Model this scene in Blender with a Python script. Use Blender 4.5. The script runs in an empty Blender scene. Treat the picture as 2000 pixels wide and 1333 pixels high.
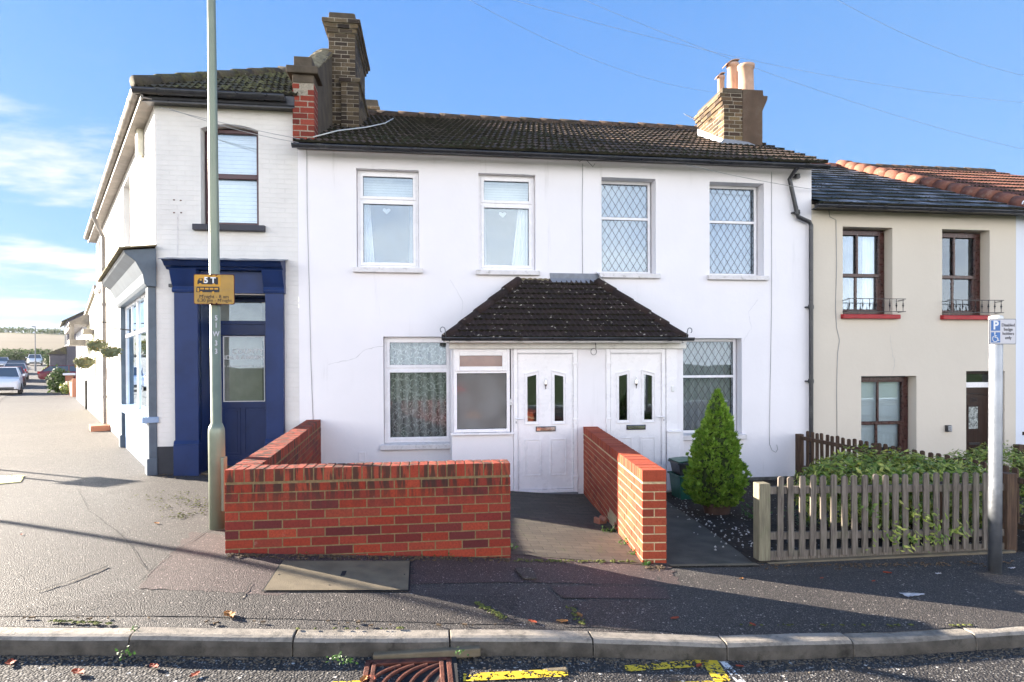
# Terrace of white cottages beside a corner shop, low winter sun
import bpy, bmesh, math, random
from mathutils import Vector, Matrix, noise
rnd = random.Random(7)
sc = bpy.context.scene
COL = sc.collection
# ------------------------------------------------------------------ camera
F = 1200.0; EYE = 1.6; TH = math.atan(.1295)
PITCH = math.radians(.4); ROLL = math.radians(.25); HOR = 714.0
CY = HOR + F*math.tan(PITCH)
ROT = Matrix.Rotation(-TH, 3, 'Z') @ Matrix.Rotation(math.pi/2-PITCH, 3, 'X') @ Matrix.Rotation(-ROLL, 3, 'Z')
cam = bpy.data.objects.new('camera', bpy.data.cameras.new('camera')); COL.objects.link(cam); sc.camera = cam
cam.matrix_world = Matrix.Translation((0, 0, EYE)) @ ROT.to_4x4()
cam.data.sensor_width = 36; cam.data.lens = 36*F/2000; cam.data.shift_y = (CY-666.5)/2000
cam.data.clip_end = 6000; cam.data.clip_start = .05

def ray(px, py): return ROT @ Vector(((px-1000)/F, (CY-py)/F, -1))
def onY(px, py, Y):
    v = ray(px, py); t = Y/v.y; return Vector((v.x*t, Y, EYE+v.z*t))
def onX(px, py, X):
    v = ray(px, py); t = X/v.x; return Vector((X, v.y*t, EYE+v.z*t))
def rect(x0, y0, x1, y1, Y):     # survey of a rectangle seen on a plane parallel to the house fronts
    xm, ym = (x0+x1)/2, (y0+y1)/2
    return onY(x0, ym, Y).x, onY(x1, ym, Y).x, onY(xm, y1, Y).z, onY(xm, y0, Y).z
# side street frame: C corner of shop, DIR along the wall, NOR pointing out to the side street
KS = 1.13
CX, FY = -4.14, 9.91
def KZ(z): return EYE+(z-EYE)*KS
DIR = Vector((-.5, .866, 0)).normalized(); NOR = Vector((-DIR.y, DIR.x, 0))
CC = Vector((CX, FY, 0))
def onS(px, py, off=0):
    v = ray(px, py); t = (NOR.dot(CC)+off-0)/NOR.dot(Vector((v.x, v.y, 0))); return Vector((v.x*t, v.y*t, EYE+v.z*t))
def ST(s, t, z=0): return CC + DIR*s + NOR*t + Vector((0, 0, z))
def sOf(px, off=0):
    p = onS(px, 700, off); return (Vector((p.x, p.y, 0))-CC).dot(DIR)

GP = [(-400, .16), (-6, .17), (-4, .165), (-1.6, .09), (.66, -.05), (1.84, -.16), (3, -.2), (9, -.22), (400, -.22)]
def g(X, Y):
    for (a, za), (b, zb) in zip(GP, GP[1:]):
        if X <= b:
            t = min(1, max(0, (X-a)/(b-a))); z = za+(zb-za)*t; break
    else: z = -.22
    if Y > 5: t = min(1, (Y-5)/4.7); z -= .195*t*t*(3-2*t) if t < 1 else .195
    d = math.hypot(X, Y)
    if Y > 0 and d > 52: z += .03*min(d-52, 150)
    return z
def onG(px, py):
    v = ray(px, py); z = 0
    for _ in range(8):
        t = (z-EYE)/v.z; z = g(v.x*t, v.y*t)
    return Vector((v.x*t, v.y*t, z))

# ------------------------------------------------------------------ node helpers
def lin(c):
    if isinstance(c, str):
        c = c.lstrip('#'); r = [int(c[i:i+2], 16)/255 for i in (0, 2, 4)]
        return tuple(x/12.92 if x <= .04045 else ((x+.055)/1.055)**2.4 for x in r)+(1,)
    return tuple(c)+(1,) if len(c) == 3 else tuple(c)
class NT:
    def __init__(s, nt): s.nt = nt; nt.nodes.clear()
    def n(s, typ, ins=None, **props):
        nd = s.nt.nodes.new('ShaderNode'+typ)
        for k, v in props.items(): setattr(nd, k, v)
        for k, v in (ins or {}).items():
            tgt = nd.inputs[k]
            if hasattr(v, 'is_output'): s.nt.links.new(v, tgt)
            elif v is not None: tgt.default_value = v
        return nd
    def mix(s, f, a, b, bt='MIX'):
        nd = s.nt.nodes.new('ShaderNodeMix'); nd.data_type = 'RGBA'; nd.blend_type = bt; nd.clamp_factor = True
        for i, v in ((0, f), (6, a), (7, b)):
            if hasattr(v, 'is_output'): s.nt.links.new(v, nd.inputs[i])
            else: nd.inputs[i].default_value = lin(v) if i and not isinstance(v, float) else v
        return nd.outputs[2]
    def math(s, op, a, b=None, c=None, clamp=False):
        nd = s.nt.nodes.new('ShaderNodeMath'); nd.operation = op; nd.use_clamp = clamp
        for i, v in enumerate((a, b, c)):
            if v is None: continue
            if hasattr(v, 'is_output'): s.nt.links.new(v, nd.inputs[i])
            else: nd.inputs[i].default_value = v
        return nd.outputs[0]
    def ramp(s, f, lo, hi, a=0., b=1.):
        nd = s.n('MapRange', {'Value': f, 'From Min': lo, 'From Max': hi, 'To Min': a, 'To Max': b}); nd.interpolation_type = 'SMOOTHSTEP'
        return nd.outputs[0]
    def noise(s, vec, scale, detail=4, rough=.6, out=0):
        return s.n('TexNoise', {'Vector': vec, 'Scale': scale, 'Detail': float(detail), 'Roughness': rough}).outputs[out]
    def obj(s): return s.n('TexCoord').outputs['Object']
    def uv(s): return s.n('TexCoord').outputs['UV']
    def mapv(s, v, sc=(1, 1, 1), loc=(0, 0, 0), rot=(0, 0, 0)):
        return s.n('Mapping', {'Vector': v, 'Scale': sc, 'Location': loc, 'Rotation': rot}).outputs[0]
    def bump(s, h, strength, dist=.01, nrm=None):
        return s.n('Bump', {'Height': h, 'Strength': strength, 'Distance': dist, 'Normal': nrm}).outputs[0]
    def out(s, sh): s.nt.links.new(sh, s.n('OutputMaterial').inputs[0])
    def bsdf(s, color, rough=.7, nrm=None, spec=.4, metal=0., **kw):
        ins = {'Base Color': color if hasattr(color, 'is_output') else lin(color), 'Roughness': rough, 'Specular IOR Level': spec, 'Metallic': metal, 'Normal': nrm}
        ins.update(kw); b = s.n('BsdfPrincipled', ins); return b.outputs[0]
MATS = {}
def newmat(name):
    m = bpy.data.materials.new(name); m.use_nodes = True; t = NT(m.node_tree); MATS[name] = m; return m, t
def simple(name, color, rough=.6, var=.12, vs=6., bump=.0, bs=60., spec=.4, metal=0., dirt=None, dirtamt=.5, dscale=3.):
    m, t = newmat(name); o = t.obj()
    c = lin(color); d = tuple(x*(1-var) for x in c[:3]); l = tuple(min(1, x*(1+var)) for x in c[:3])
    k = t.mix(t.ramp(t.noise(o, vs), .3, .7), d, l)
    if dirt: k = t.mix(t.ramp(t.noise(o, dscale, 8, .7), .52, .72, 0., dirtamt), k, dirt)
    nr = t.bump(t.noise(o, bs, 6), bump, .01) if bump else None
    t.out(t.bsdf(k, t.ramp(t.noise(o, vs*2), .2, .8, max(.02, rough-.08), min(1, rough+.08)), nr, spec, metal)); return m

# ------------------------------------------------------------------ mesh builder
OFF = {}
class MB:
    def __init__(s): s.v = []; s.f = []; s.m = []; s.uvm = {}
    def face(s, pts, mi=0):
        b = len(s.v); s.v += [Vector(p) for p in pts]; s.f.append(tuple(range(b, b+len(pts)))); s.m.append(mi); return s
    def box(s, x0, x1, y0, y1, z0, z1, mi=0, M=None):
        b = len(s.v); P = [Vector(p) for p in ((x0,y0,z0),(x1,y0,z0),(x1,y1,z0),(x0,y1,z0),(x0,y0,z1),(x1,y0,z1),(x1,y1,z1),(x0,y1,z1))]
        if M: P = [M @ p for p in P]
        s.v += P
        for q in ((0,3,2,1),(4,5,6,7),(0,1,5,4),(1,2,6,5),(2,3,7,6),(3,0,4,7)): s.f.append(tuple(b+i for i in q)); s.m.append(mi)
        return s
    def prism(s, poly, d0, d1, axis='y', mi=0, M=None):   # poly of 2D points, extruded
        n = len(poly); b = len(s.v)
        def mk(p, d): return Vector((p[0], d, p[1])) if axis == 'y' else (Vector((p[0], p[1], d)) if axis == 'z' else Vector((d, p[0], p[1])))
        P = [mk(p, d0) for p in poly]+[mk(p, d1) for p in poly]
        if M: P = [M @ p for p in P]
        s.v += P
        s.f.append(tuple(range(b, b+n))); s.f.append(tuple(reversed(range(b+n, b+2*n)))); s.m += [mi, mi]
        for i in range(n):
            j = (i+1) % n; s.f.append((b+i, b+n+i, b+n+j, b+j)); s.m.append(mi)
        return s
    def tube(s, path, r, n=8, mi=0, cap=True):
        path = [Vector(p) for p in path]; rr = r if isinstance(r, (list, tuple)) else [r]*len(path); b = len(s.v); up = None
        for i, p in enumerate(path):
            t = (path[min(i+1, len(path)-1)]-path[max(i-1, 0)]); t = t.normalized() if t.length > 1e-9 else Vector((0, 0, 1))
            if up is None: up = Vector((0, 0, 1)) if abs(t.z) < .9 else Vector((1, 0, 0))
            a = t.cross(up).normalized(); c = a.cross(t).normalized(); up = c
            for k in range(n):
                w = 2*math.pi*k/n; s.v.append(p+(a*math.cos(w)+c*math.sin(w))*rr[i])
        for i in range(len(path)-1):
            for k in range(n):
                k2 = (k+1) % n; s.f.append((b+i*n+k, b+i*n+k2, b+(i+1)*n+k2, b+(i+1)*n+k)); s.m.append(mi)
        if cap:
            s.f.append(tuple(b+k for k in reversed(range(n)))); s.f.append(tuple(b+(len(path)-1)*n+k for k in range(n))); s.m += [mi, mi]
        return s
    def lathe(s, c, prof, n=20, mi=0):
        return s.tube([(c[0], c[1], c[2]+z) for r, z in prof], [r for r, z in prof], n, mi)
    def grid(s, fn, nu, nv, mi=0):
        b = len(s.v)
        for j in range(nv+1):
            for i in range(nu+1): s.v.append(Vector(fn(i/nu, j/nv)))
        for j in range(nv):
            for i in range(nu):
                a = b+j*(nu+1)+i; s.f.append((a, a+1, a+nu+2, a+nu+1)); s.m.append(mi)
        return s
    def build(s, name, mats, parent=None, smooth=False, bevel=0., base=None, solid=0.):
        if not isinstance(mats, (list, tuple)): mats = [mats]
        off = OFF[parent.name] if parent else (Vector(base) if base is not None else Vector((0, 0, 0)))
        me = bpy.data.meshes.new(name); me.from_pydata([v-off for v in s.v], [], s.f)
        me.polygons.foreach_set('material_index', s.m)
        for m in mats: me.materials.append(m)
        uvl = me.uv_layers.new(name='UVMap'); me.update()
        for p in me.polygons:
            n = p.normal
            if abs(n.z) > .75: A, B = Vector((1, 0, 0)), Vector((0, 1, 0))
            else:
                A = Vector((-n.y, n.x, 0)).normalized(); B = Vector((0, 0, 1)) if abs(n.z) < .2 else n.cross(A)
            for li in p.loop_indices:
                co = me.vertices[me.loops[li].vertex_index].co+off; uvl.data[li].uv = (co.dot(A), co.dot(B))
        if smooth: me.polygons.foreach_set('use_smooth', [True]*len(me.polygons))
        o = bpy.data.objects.new(name, me); COL.objects.link(o); OFF[o.name] = off
        if parent: o.parent = parent
        else: o.location = off
        if bevel:
            b = o.modifiers.new('bevel', 'BEVEL'); b.width = bevel; b.segments = 2; b.limit_method = 'ANGLE'; b.harden_normals = False
        if solid:
            b = o.modifiers.new('solid', 'SOLIDIFY'); b.thickness = solid
        return o
def tag(o, label=None, cat=None, group=None, kind=None):
    if label: o['label'] = label
    if cat: o['category'] = cat
    if group: o['group'] = group
    if kind: o['kind'] = kind
    return o
def thing(name, label, cat, loc=(0, 0, 0), group=None):
    o = bpy.data.objects.new(name, None); COL.objects.link(o); o.location = loc; OFF[o.name] = Vector(loc); o.empty_display_size = .2
    return tag(o, label, cat, group)
def copy_tree(o, parent=None):
    c = o.copy(); COL.objects.link(c); OFF[c.name] = OFF.get(o.name, Vector((0, 0, 0)))
    if parent: c.parent = parent
    for ch in [x for x in bpy.data.objects if x.parent == o]: copy_tree(ch, c)
    return c
def text(body, size, x, z, y, mat, parent, name='lettering', align='CENTER', depth=.0015, squash=1., M=None, bold=0., mb_only=False):
    cu = bpy.data.curves.new('t', 'FONT'); cu.body = body; cu.size = size; cu.extrude = depth/2; cu.align_x = align; cu.align_y = 'CENTER'; cu.offset = bold
    to = bpy.data.objects.new('t', cu); COL.objects.link(to)
    dg = bpy.context.evaluated_depsgraph_get(); me = bpy.data.meshes.new_from_object(to.evaluated_get(dg))
    mb = MB(); vs = [Vector((v.co.x*squash+x, y-v.co.z, v.co.y+z)) for v in me.vertices]
    if M: vs = [M @ v for v in vs]
    mb.v = vs; mb.f = [tuple(p.vertices) for p in me.polygons]; mb.m = [0]*len(mb.f)
    bpy.data.objects.remove(to); bpy.data.curves.remove(cu); bpy.data.meshes.remove(me)
    if mb_only: return mb
    return mb.build(name, mat, parent)
def join(*mbs):
    r = MB()
    for m in mbs:
        b = len(r.v); r.v += m.v; r.f += [tuple(i+b for i in f) for f in m.f]; r.m += m.m
    return r
EXPO = 2.7; SKYB = 1.02; SKYW = 1.2; SKYFILL = 4.85; HAZE = .00018
# ------------------------------------------------------------------ materials
def island(t): return t.n('NewGeometry').outputs['Random Per Island']
def brickmat(name, cols, dark=.6, rough=.85, stain=None, white=0.):
    m, t = newmat(name); o = t.obj(); r = island(t)
    cr = t.n('ValToRGB', {'Fac': r}); e = cr.color_ramp; e.interpolation = 'LINEAR'
    while len(e.elements) < len(cols): e.elements.new(.5)
    for i, c in enumerate(cols): e.elements[i].position = i/(len(cols)-1); e.elements[i].color = lin(c)
    k = t.mix(t.ramp(t.noise(o, 55, 5, .7), .35, .75, 0., .5), cr.outputs[0], tuple(x*dark for x in lin(cols[0])[:3]))
    if stain:   # lichen / soot streaks that hang below the coping joints
        st = t.noise(t.mapv(o, (16, 16, 2.2)), 1.0, 4, .6)
        z = t.n('SeparateXYZ', {'Vector': o}).outputs[2]
        f = t.math('MULTIPLY', t.ramp(st, .44, .56), t.ramp(z, stain[0], stain[1]))
        k = t.mix(t.math('MULTIPLY', f, .85), k, stain[2])
    if white: k = t.mix(t.ramp(t.noise(t.mapv(o, (7, 7, 4)), 1., 7, .75), .62, .76, 0., white), k, (.6, .57, .52))
    nr = t.bump(t.noise(o, 140, 6, .7), .5, .004); t.out(t.bsdf(k, rough, nr, .25)); return m
M_RED = brickmat('red_brick', ['#542426', '#8a3222', '#983c26', '#602a2a', '#a2442c', '#7a2e28', '#8a3e2c'], stain=(.28, .56, (.03, .024, .018)), white=.25)
M_COPE = brickmat('coping_brick', ['#8e3626', '#9c4430', '#8a3a2c', '#a14e38'], stain=(.3, .55, (.035, .027, .02)), white=.15)
M_COPED = brickmat('divider_brick', ['#8a3826', '#a2482e', '#944230', '#ac5436', '#7e3628'], white=.5)  # dividing wall brick, lightened in colour for its sunlit face
M_STOCK = brickmat('stock_brick', ['#2e2722', '#6a5a44', '#4a4034', '#3a2e26', '#75654c', '#2a2421'], white=.25)
M_STOCKR = brickmat('stock_brick_warm', ['#30261f', '#7a6248', '#4e3c2e', '#3a2c24', '#86704e', '#2e2420'], white=.1)
M_OLDRED = brickmat('old_red_brick', ['#7a3026', '#90402e', '#642a22', '#964636'], white=.6)
M_MORT = simple('mortar', '#7e6c4e', .95, .2, 30, .5, 200, .1, dirt=(.1, .1, .05), dirtamt=.6, dscale=9)
M_MORTD = simple('sunlit_mortar', '#bda984', .95, .2, 30, .5, 200, .1, dirt=(.2, .18, .12), dirtamt=.5, dscale=9)  # lighter mortar copy with the sun put into its colour
M_MORTG = simple('grey_mortar', '#9a9080', .95, .2, 30, .5, 200, .1, dirt=(.06, .055, .045), dirtamt=.6, dscale=9)

def renderwall(name, c, dirt='#8d8a80', amt=.35, rough=.85):
    m, t = newmat(name); o = t.obj()
    k = t.mix(t.ramp(t.noise(o, 1.1, 5), .3, .75, 0., .45), c, tuple(x*.9 for x in lin(c)[:3]))
    strk = t.math('MULTIPLY', t.ramp(t.noise(t.mapv(o, (5, 5, .35)), 1., 6, .7), .56, .8), t.ramp(t.noise(o, .7, 3), .42, .68))
    k = t.mix(t.math('MULTIPLY', strk, amt), k, dirt)
    z = t.n('SeparateXYZ', {'Vector': o}).outputs[2]
    low = t.math('MULTIPLY', t.ramp(z, .25, -.18), t.ramp(t.noise(o, 6, 6, .7), .4, .62))
    k = t.mix(t.math('MULTIPLY', low, .45), k, (.25, .26, .2))
    h = t.math('ADD', t.noise(o, 3.2, 3), t.math('MULTIPLY', t.noise(o, 95, 5, .7), .16))
    t.out(t.bsdf(k, rough, t.bump(h, .55, .012), .25)); return m
M_WHITE = renderwall('white_render', (.83, .80, .81), '#8d8a80', .5)
M_WHITE2 = renderwall('white_render_neighbour', (.7, .73, .8))
M_CREAM = renderwall('cream_render', '#d2c8b8', '#b5ae9c', .3)
M_YELL = renderwall('pale_yellow_render', (.8, .76, .6))
def paintedbrick(name, c):
    m, t = newmat(name); uv = t.uv(); o = t.obj()
    b = t.n('TexBrick', {'Vector': uv, 'Scale': 1., 'Mortar Size': .006, 'Mortar Smooth': .5, 'Brick Width': .225, 'Row Height': .075, 'Color1': (1, 1, 1, 1), 'Color2': (.8, .8, .8, 1), 'Mortar': (0, 0, 0, 1)})
    k = t.mix(t.ramp(t.noise(o, 2.2, 6), .3, .75), c, tuple(x*.9 for x in lin(c)[:3]))
    k = t.mix(t.ramp(t.noise(o, 9, 8, .8), .66, .8, 0., .35), k, '#9c968a')
    h = t.math('ADD', b.outputs['Color'], t.math('MULTIPLY', t.noise(o, 40, 5), .6))
    t.out(t.bsdf(k, .7, t.bump(h, .6, .006), .3)); return m
M_PAINTB = paintedbrick('painted_brick_wall', (.74, .71, .67))
M_BLACKB = paintedbrick('black_painted_brick', (.035, .037, .045))
def bluepaint(name, c):
    m, t = newmat(name); o = t.obj()
    k = t.mix(t.ramp(t.noise(o, 3.5, 6), .35, .7), c, tuple(x*.75 for x in lin(c)[:3]))
    k = t.mix(t.ramp(t.noise(o, 30, 8, .8), .68, .78, 0., .4), k, (.12, .16, .24))
    t.out(t.bsdf(k, .38, t.bump(t.noise(t.mapv(o, (60, 60, 4)), 1., 4), .25, .003), .25)); return m
M_BLUE = bluepaint('blue_gloss_paint', '#182f5e')
M_LBLUE = bluepaint('sunlit_blue_paint', '#8fa6c4'); M_MBLUE = bluepaint('sunlit_grey_blue_paint', '#5c6874')  # bay copies of the shop blue, lightened to carry the sun glare
M_UPVC = simple('white_upvc', (.83, .81, .82), .28, .03, 2, 0, 10, .5, dirt=(.5, .5, .48), dirtamt=.18, dscale=14)
M_SILL = simple('painted_sill', (.7, .67, .66), .7, .06, 8, .4, 50, .3, dirt=(.22, .2, .16), dirtamt=.6, dscale=12)
M_RUBBER = simple('dark_seal', (.03, .03, .035), .5)
M_BLACKPL = simple('black_plastic', (.022, .023, .028), .33, .2, 8, .05, 60, .5, dirt=(.16, .16, .14), dirtamt=.3, dscale=5)
M_GUT = simple('grey_gutter', (.21, .19, .17), .55, .2, 6, .1, 40, .4, dirt=(.1, .09, .07), dirtamt=.5, dscale=4)
M_MAROON = simple('maroon_frame', '#4a2a2e', .35, .15, 8, .05, 30, .5)
M_MAHOG = simple('mahogany_frame', '#3a1a15', .3, .3, 10, .1, 30, .5)
M_REDSILL = simple('red_painted_sill', '#a01f26', .5, .12, 8, .1, 30, .4, dirt=(.2, .16, .14), dirtamt=.4, dscale=8)
M_DARKSILL = simple('dark_slate_sill', '#33333c', .55, .15, 8, .1, 40, .4)
M_IRON = simple('black_iron', (.02, .02, .022), .45, .2, 20, .1, 60, .5)
M_LEAD = simple('lead_flashing', '#767b85', .5, .15, 9, .3, 14, .5, dirt=(.12, .13, .15), dirtamt=.5, dscale=5)
M_CHROME = simple('chrome', (.7, .69, .66), .18, .05, 5, 0, 10, .5, 1.)
M_DARK = simple('dark_void', (.01, .01, .012), .9)
M_FLASHW = simple('pale_flashing', (.78, .79, .8), .6, .08, 9, .3, 20)
M_POT = simple('buff_clay_pot', '#b8957e', .8, .12, 6, .2, 60, .3, dirt=(.3, .27, .22), dirtamt=.5, dscale=6)
M_TERRA = simple('terracotta_ridge', '#7c5142', .85, .25, 5, .4, 60, .2, dirt=(.35, .27, .2), dirtamt=.5, dscale=7)
M_ROUGHC = simple('weathered_cement', '#564d42', .95, .25, 4, .8, 30, .15, dirt=(.1, .09, .07), dirtamt=.8, dscale=3)
M_CEMCAP = simple('lichened_cement', '#7a7058', .95, .3, 12, .8, 40, .15, dirt=(.12, .1, .07), dirtamt=.8, dscale=9)

def tilemat(name, cols, moss, mossamt, lichen=None, lich=.0, rough=.85, mscale=2.2, edge=.62):
    m, t = newmat(name); o = t.obj(); r = island(t)
    cr = t.n('ValToRGB', {'Fac': r}); e = cr.color_ramp
    while len(e.elements) < len(cols): e.elements.new(.5)
    for i, c in enumerate(cols): e.elements[i].position = i/(len(cols)-1); e.elements[i].color = lin(c)
    k = t.mix(t.ramp(t.noise(o, 25, 6, .7), .35, .7, 0., .6), cr.outputs[0], tuple(x*.55 for x in lin(cols[0])[:3]))
    big = t.noise(o, mscale, 3); fine = t.noise(o, 18, 6, .75)
    mm = t.math('MULTIPLY', t.ramp(big, .38, .62), t.ramp(fine, edge-.12, edge))
    mm = t.math('MULTIPLY', mm, mossamt)
    k = t.mix(mm, k, moss)
    if lichen:
        v = t.n('TexVoronoi', {'Vector': o, 'Scale': 9., 'Randomness': 1.}); dist = t.math('ADD', v.outputs['Distance'], t.math('MULTIPLY', t.noise(o, 30, 4), .55))
        k = t.mix(t.math('MULTIPLY', t.ramp(dist, lich+.1, lich), t.ramp(t.noise(o, 3, 3), .42, .56)), k, lichen)
    h = t.math('ADD', t.noise(o, 60, 6, .7), t.math('MULTIPLY', mm, 1.5))
    t.out(t.bsdf(k, rough, t.bump(h, .8, .012), .3)); return m
M_TILEB = tilemat('brown_concrete_tile', ['#43372f', '#5e4c40', '#4c4037', '#6c5646', '#342b26'], '#30361c', .95, '#b0a287', .27)
M_TILEP = tilemat('dark_porch_tile', ['#2a1f1c', '#382a26', '#302422', '#241c1b'], '#3a3020', .5, '#b5ac9c', .36)
M_TILES = tilemat('shop_tile', ['#3f3a34', '#57503f', '#4a443c', '#63594a'], '#6a6a3c', .6, '#a8a08a', .3, edge=.55)
M_SLATE = tilemat('mossy_slate', ['#2c2c2e', '#a09fa3', '#3c3b3c', '#5e5d60', '#bdbcc2', '#262527'], '#2a2c16', 1.0, None, 0, .55, 3., .50)
M_CLAY = tilemat('orange_clay_tile', ['#654238', '#7c5042', '#724a3e', '#86604c', '#5e3c34'], '#6a5c34', .55, None)

def asphalt(name, a, b, stone, sscale=160., rough=.85, patchy=.35, wet=0., pal=None):
    m, t = newmat(name); o = t.obj()
    v = t.n('TexVoronoi', {'Vector': o, 'Scale': sscale}); v2 = t.n('TexVoronoi', {'Vector': o, 'Scale': sscale*.42})
    rc = t.n('SeparateColor', {'Color': v.outputs['Color']}).outputs[0]; rc2 = t.n('SeparateColor', {'Color': v2.outputs['Color']}).outputs[1]
    k = t.mix(t.ramp(t.noise(o, .9, 6, .65), .3, .7), a, b)
    k = t.mix(t.ramp(v.outputs['Distance'], .28, .62, 0., .75), k, tuple(x*.3 for x in lin(a)[:3]))
    k = t.mix(t.math('MULTIPLY', t.ramp(rc, .55, 1.), t.ramp(v.outputs['Distance'], .5, .25)), k, stone)
    k = t.mix(t.math('MULTIPLY', t.ramp(rc2, .86, .99), t.ramp(v2.outputs['Distance'], .4, .2)), k, tuple(min(1, x*1.7) for x in lin(stone)[:3]))
    k = t.mix(t.ramp(t.noise(o, .45, 3), .42, .62, 0., .3), k, tuple(x*.6 for x in lin(a)[:3])); k = t.mix(t.math('MULTIPLY', t.ramp(t.n('TexVoronoi', {'Vector': o, 'Scale': 2.3}).outputs['Distance'], .075, .055), .6), k, tuple(x*.35 for x in lin(a)[:3]))
    k = t.mix(t.math('MULTIPLY', t.ramp(t.noise(o, 2.6, 8, .75), .5, .75), patchy), k, tuple(x*.45 for x in lin(a)[:3]))
    h = t.math('ADD', t.math('MULTIPLY', v.outputs['Distance'], -1.3), t.math('MULTIPLY', t.noise(o, 5, 4), .6))
    t.out(t.bsdf(k, rough, t.bump(h, .9, .006), .35)); return m
M_PAVE = asphalt('pavement_asphalt', (.064, .057, .052), (.098, .087, .078), (.29, .26, .23), 130., .72)
M_PINK = asphalt('pink_asphalt_patch', (.085, .058, .053), (.11, .078, .072), (.27, .2, .19), 150., .75)
M_DPATCH = asphalt('dark_asphalt_patch', (.054, .047, .043), (.084, .073, .065), (.24, .21, .185), 110., .75)
M_ROAD = asphalt('road_asphalt', (.042, .038, .036), (.065, .058, .054), (.32, .3, .27), 75., .8, .5)
M_CONC = simple('old_concrete', '#6e6350', .9, .18, 7, .5, 120, .3, dirt=(.09, .08, .06), dirtamt=.6, dscale=6)
def kerbmat():
    m, t = newmat('kerb_concrete'); o = t.obj(); r = island(t)
    k = t.mix(r, (.25, .22, .18), (.34, .3, .25))
    k = t.mix(t.ramp(t.noise(o, 9, 8, .75), .42, .7, 0., .8), k, (.1, .092, .078))
    k = t.mix(t.ramp(t.noise(t.mapv(o, (3, 3, 25)), 1, 8, .75), .5, .72, 0., .7), k, (.05, .045, .04))
    k = t.mix(t.ramp(t.noise(o, 3.2, 8, .8), .6, .72, 0., .5), k, (.16, .18, .07))
    t.out(t.bsdf(k, .85, t.bump(t.noise(o, 60, 8, .8), .9, .008), .3)); return m
M_KERB = kerbmat()
M_DCONC = simple('dark_damp_concrete', (.06, .055, .045), .8, .35, 5, .6, 60, .35, dirt=(.03, .036, .015), dirtamt=.7, dscale=4)
def soilmat():
    m, t = newmat('soil_and_gravel'); o = t.obj(); v = t.n('TexVoronoi', {'Vector': o, 'Scale': 46.})
    rc = t.n('SeparateColor', {'Color': v.outputs['Color']}).outputs[0]
    k = t.mix(t.ramp(t.noise(o, 20, 6), .3, .7), (.018, .013, .01), (.045, .033, .025))
    k = t.mix(t.math('MULTIPLY', t.ramp(rc, .965, .98), t.ramp(v.outputs['Distance'], .45, .3)), k, (.5, .48, .44))
    t.out(t.bsdf(k, .9, t.bump(t.noise(o, 50, 6), 1., .02), .2)); return m
M_SOIL = soilmat()
def pavermat():
    m, t = newmat('block_pavers'); uv = t.uv(); o = t.obj()
    b = t.n('TexBrick', {'Vector': uv, 'Scale': 1., 'Mortar Size': .005, 'Mortar Smooth': .3, 'Brick Width': .2, 'Row Height': .1, 'Color1': (.085, .072, .055, 1), 'Color2': (.05, .042, .034, 1), 'Mortar': (.02, .02, .012, 1)})
    k = t.mix(t.ramp(t.noise(o, 14, 7, .75), .4, .7, 0., .6), b.outputs['Color'], (.05, .04, .03))
    k = t.mix(t.ramp(t.noise(o, 4, 8, .8), .55, .7, 0., .55), k, (.06, .08, .02))
    h = t.math('ADD', t.math('MULTIPLY', b.outputs['Fac'], -1.), t.math('MULTIPLY', t.noise(o, 70, 5), .5))
    t.out(t.bsdf(k, .8, t.bump(h, .7, .008), .35)); return m
M_PAVER = pavermat()
def woodmat(name, a, b, green=.3, rough=.85):
    m, t = newmat(name); o = t.obj(); r = island(t)
    off = t.n('CombineXYZ', {'X': t.math('MULTIPLY', r, 7.), 'Y': 0., 'Z': t.math('MULTIPLY', r, 11.)}).outputs[0]
    p = t.n('VectorMath', {0: o, 1: off}).outputs[0]
    gr = t.noise(t.mapv(p, (70, 70, 4)), 1., 6, .65)
    k = t.mix(t.ramp(gr, .3, .7), a, b); k = t.mix(t.math('MULTIPLY', r, .45), k, tuple(x*.6 for x in lin(a)[:3]))
    k = t.mix(t.ramp(t.noise(p, 6, 7, .75), .5, .72, 0., green), k, (.13, .15, .07))
    t.out(t.bsdf(k, rough, t.bump(gr, .6, .005), .25)); return m
M_WOOD = woodmat('weathered_grey_wood', '#4e4741', '#877d72', .35)
M_WOODP = woodmat('pale_post_wood', '#6a6454', '#8f8870', .5)
M_WOODB = woodmat('dark_brown_wood', '#3a2c26', '#66503f', .1)
M_DOORW = woodmat('dark_brown_door', '#23140f', '#3b241a', 0., .35)

def glassmat(name, refl=.16, rough=.0, tint=(.93, .95, .95)):
    m, t = newmat(name)
    tr = t.n('BsdfTransparent', {'Color': lin(tint)}).outputs[0]; gl = t.n('BsdfGlossy', {'Color': (.74, .87, 1, 1), 'Roughness': rough, 'Normal': t.bump(t.noise(t.obj(), 1.6, 2), .05, .02)}).outputs[0]
    fr = t.n('Fresnel', {'IOR': 1.5}).outputs[0]; f = t.math('ADD', fr, refl, clamp=True)
    t.out(t.n('MixShader', {0: f, 1: tr, 2: gl}).outputs[0]); return m
M_GLASS = glassmat('window_glass', .015)
M_GLASSU = glassmat('upper_window_glass', .075)
M_GLASSD = glassmat('dark_door_glass', .06, .03, (.5, .5, .5))
def frosted():
    m, t = newmat('frosted_glass'); o = t.obj()
    tr = t.n('BsdfRefraction', {'Color': (.9, .9, .9, 1), 'Roughness': .3, 'IOR': 1.04}).outputs[0]
    df = t.bsdf(t.mix(t.ramp(t.noise(o, 3., 3), .35, .65), (.5, .5, .5), (.34, .32, .31)), .3, None, .5); t.out(t.n('MixShader', {0: .2, 1: tr, 2: df}).outputs[0]); return m
M_FROST = frosted()
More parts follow.
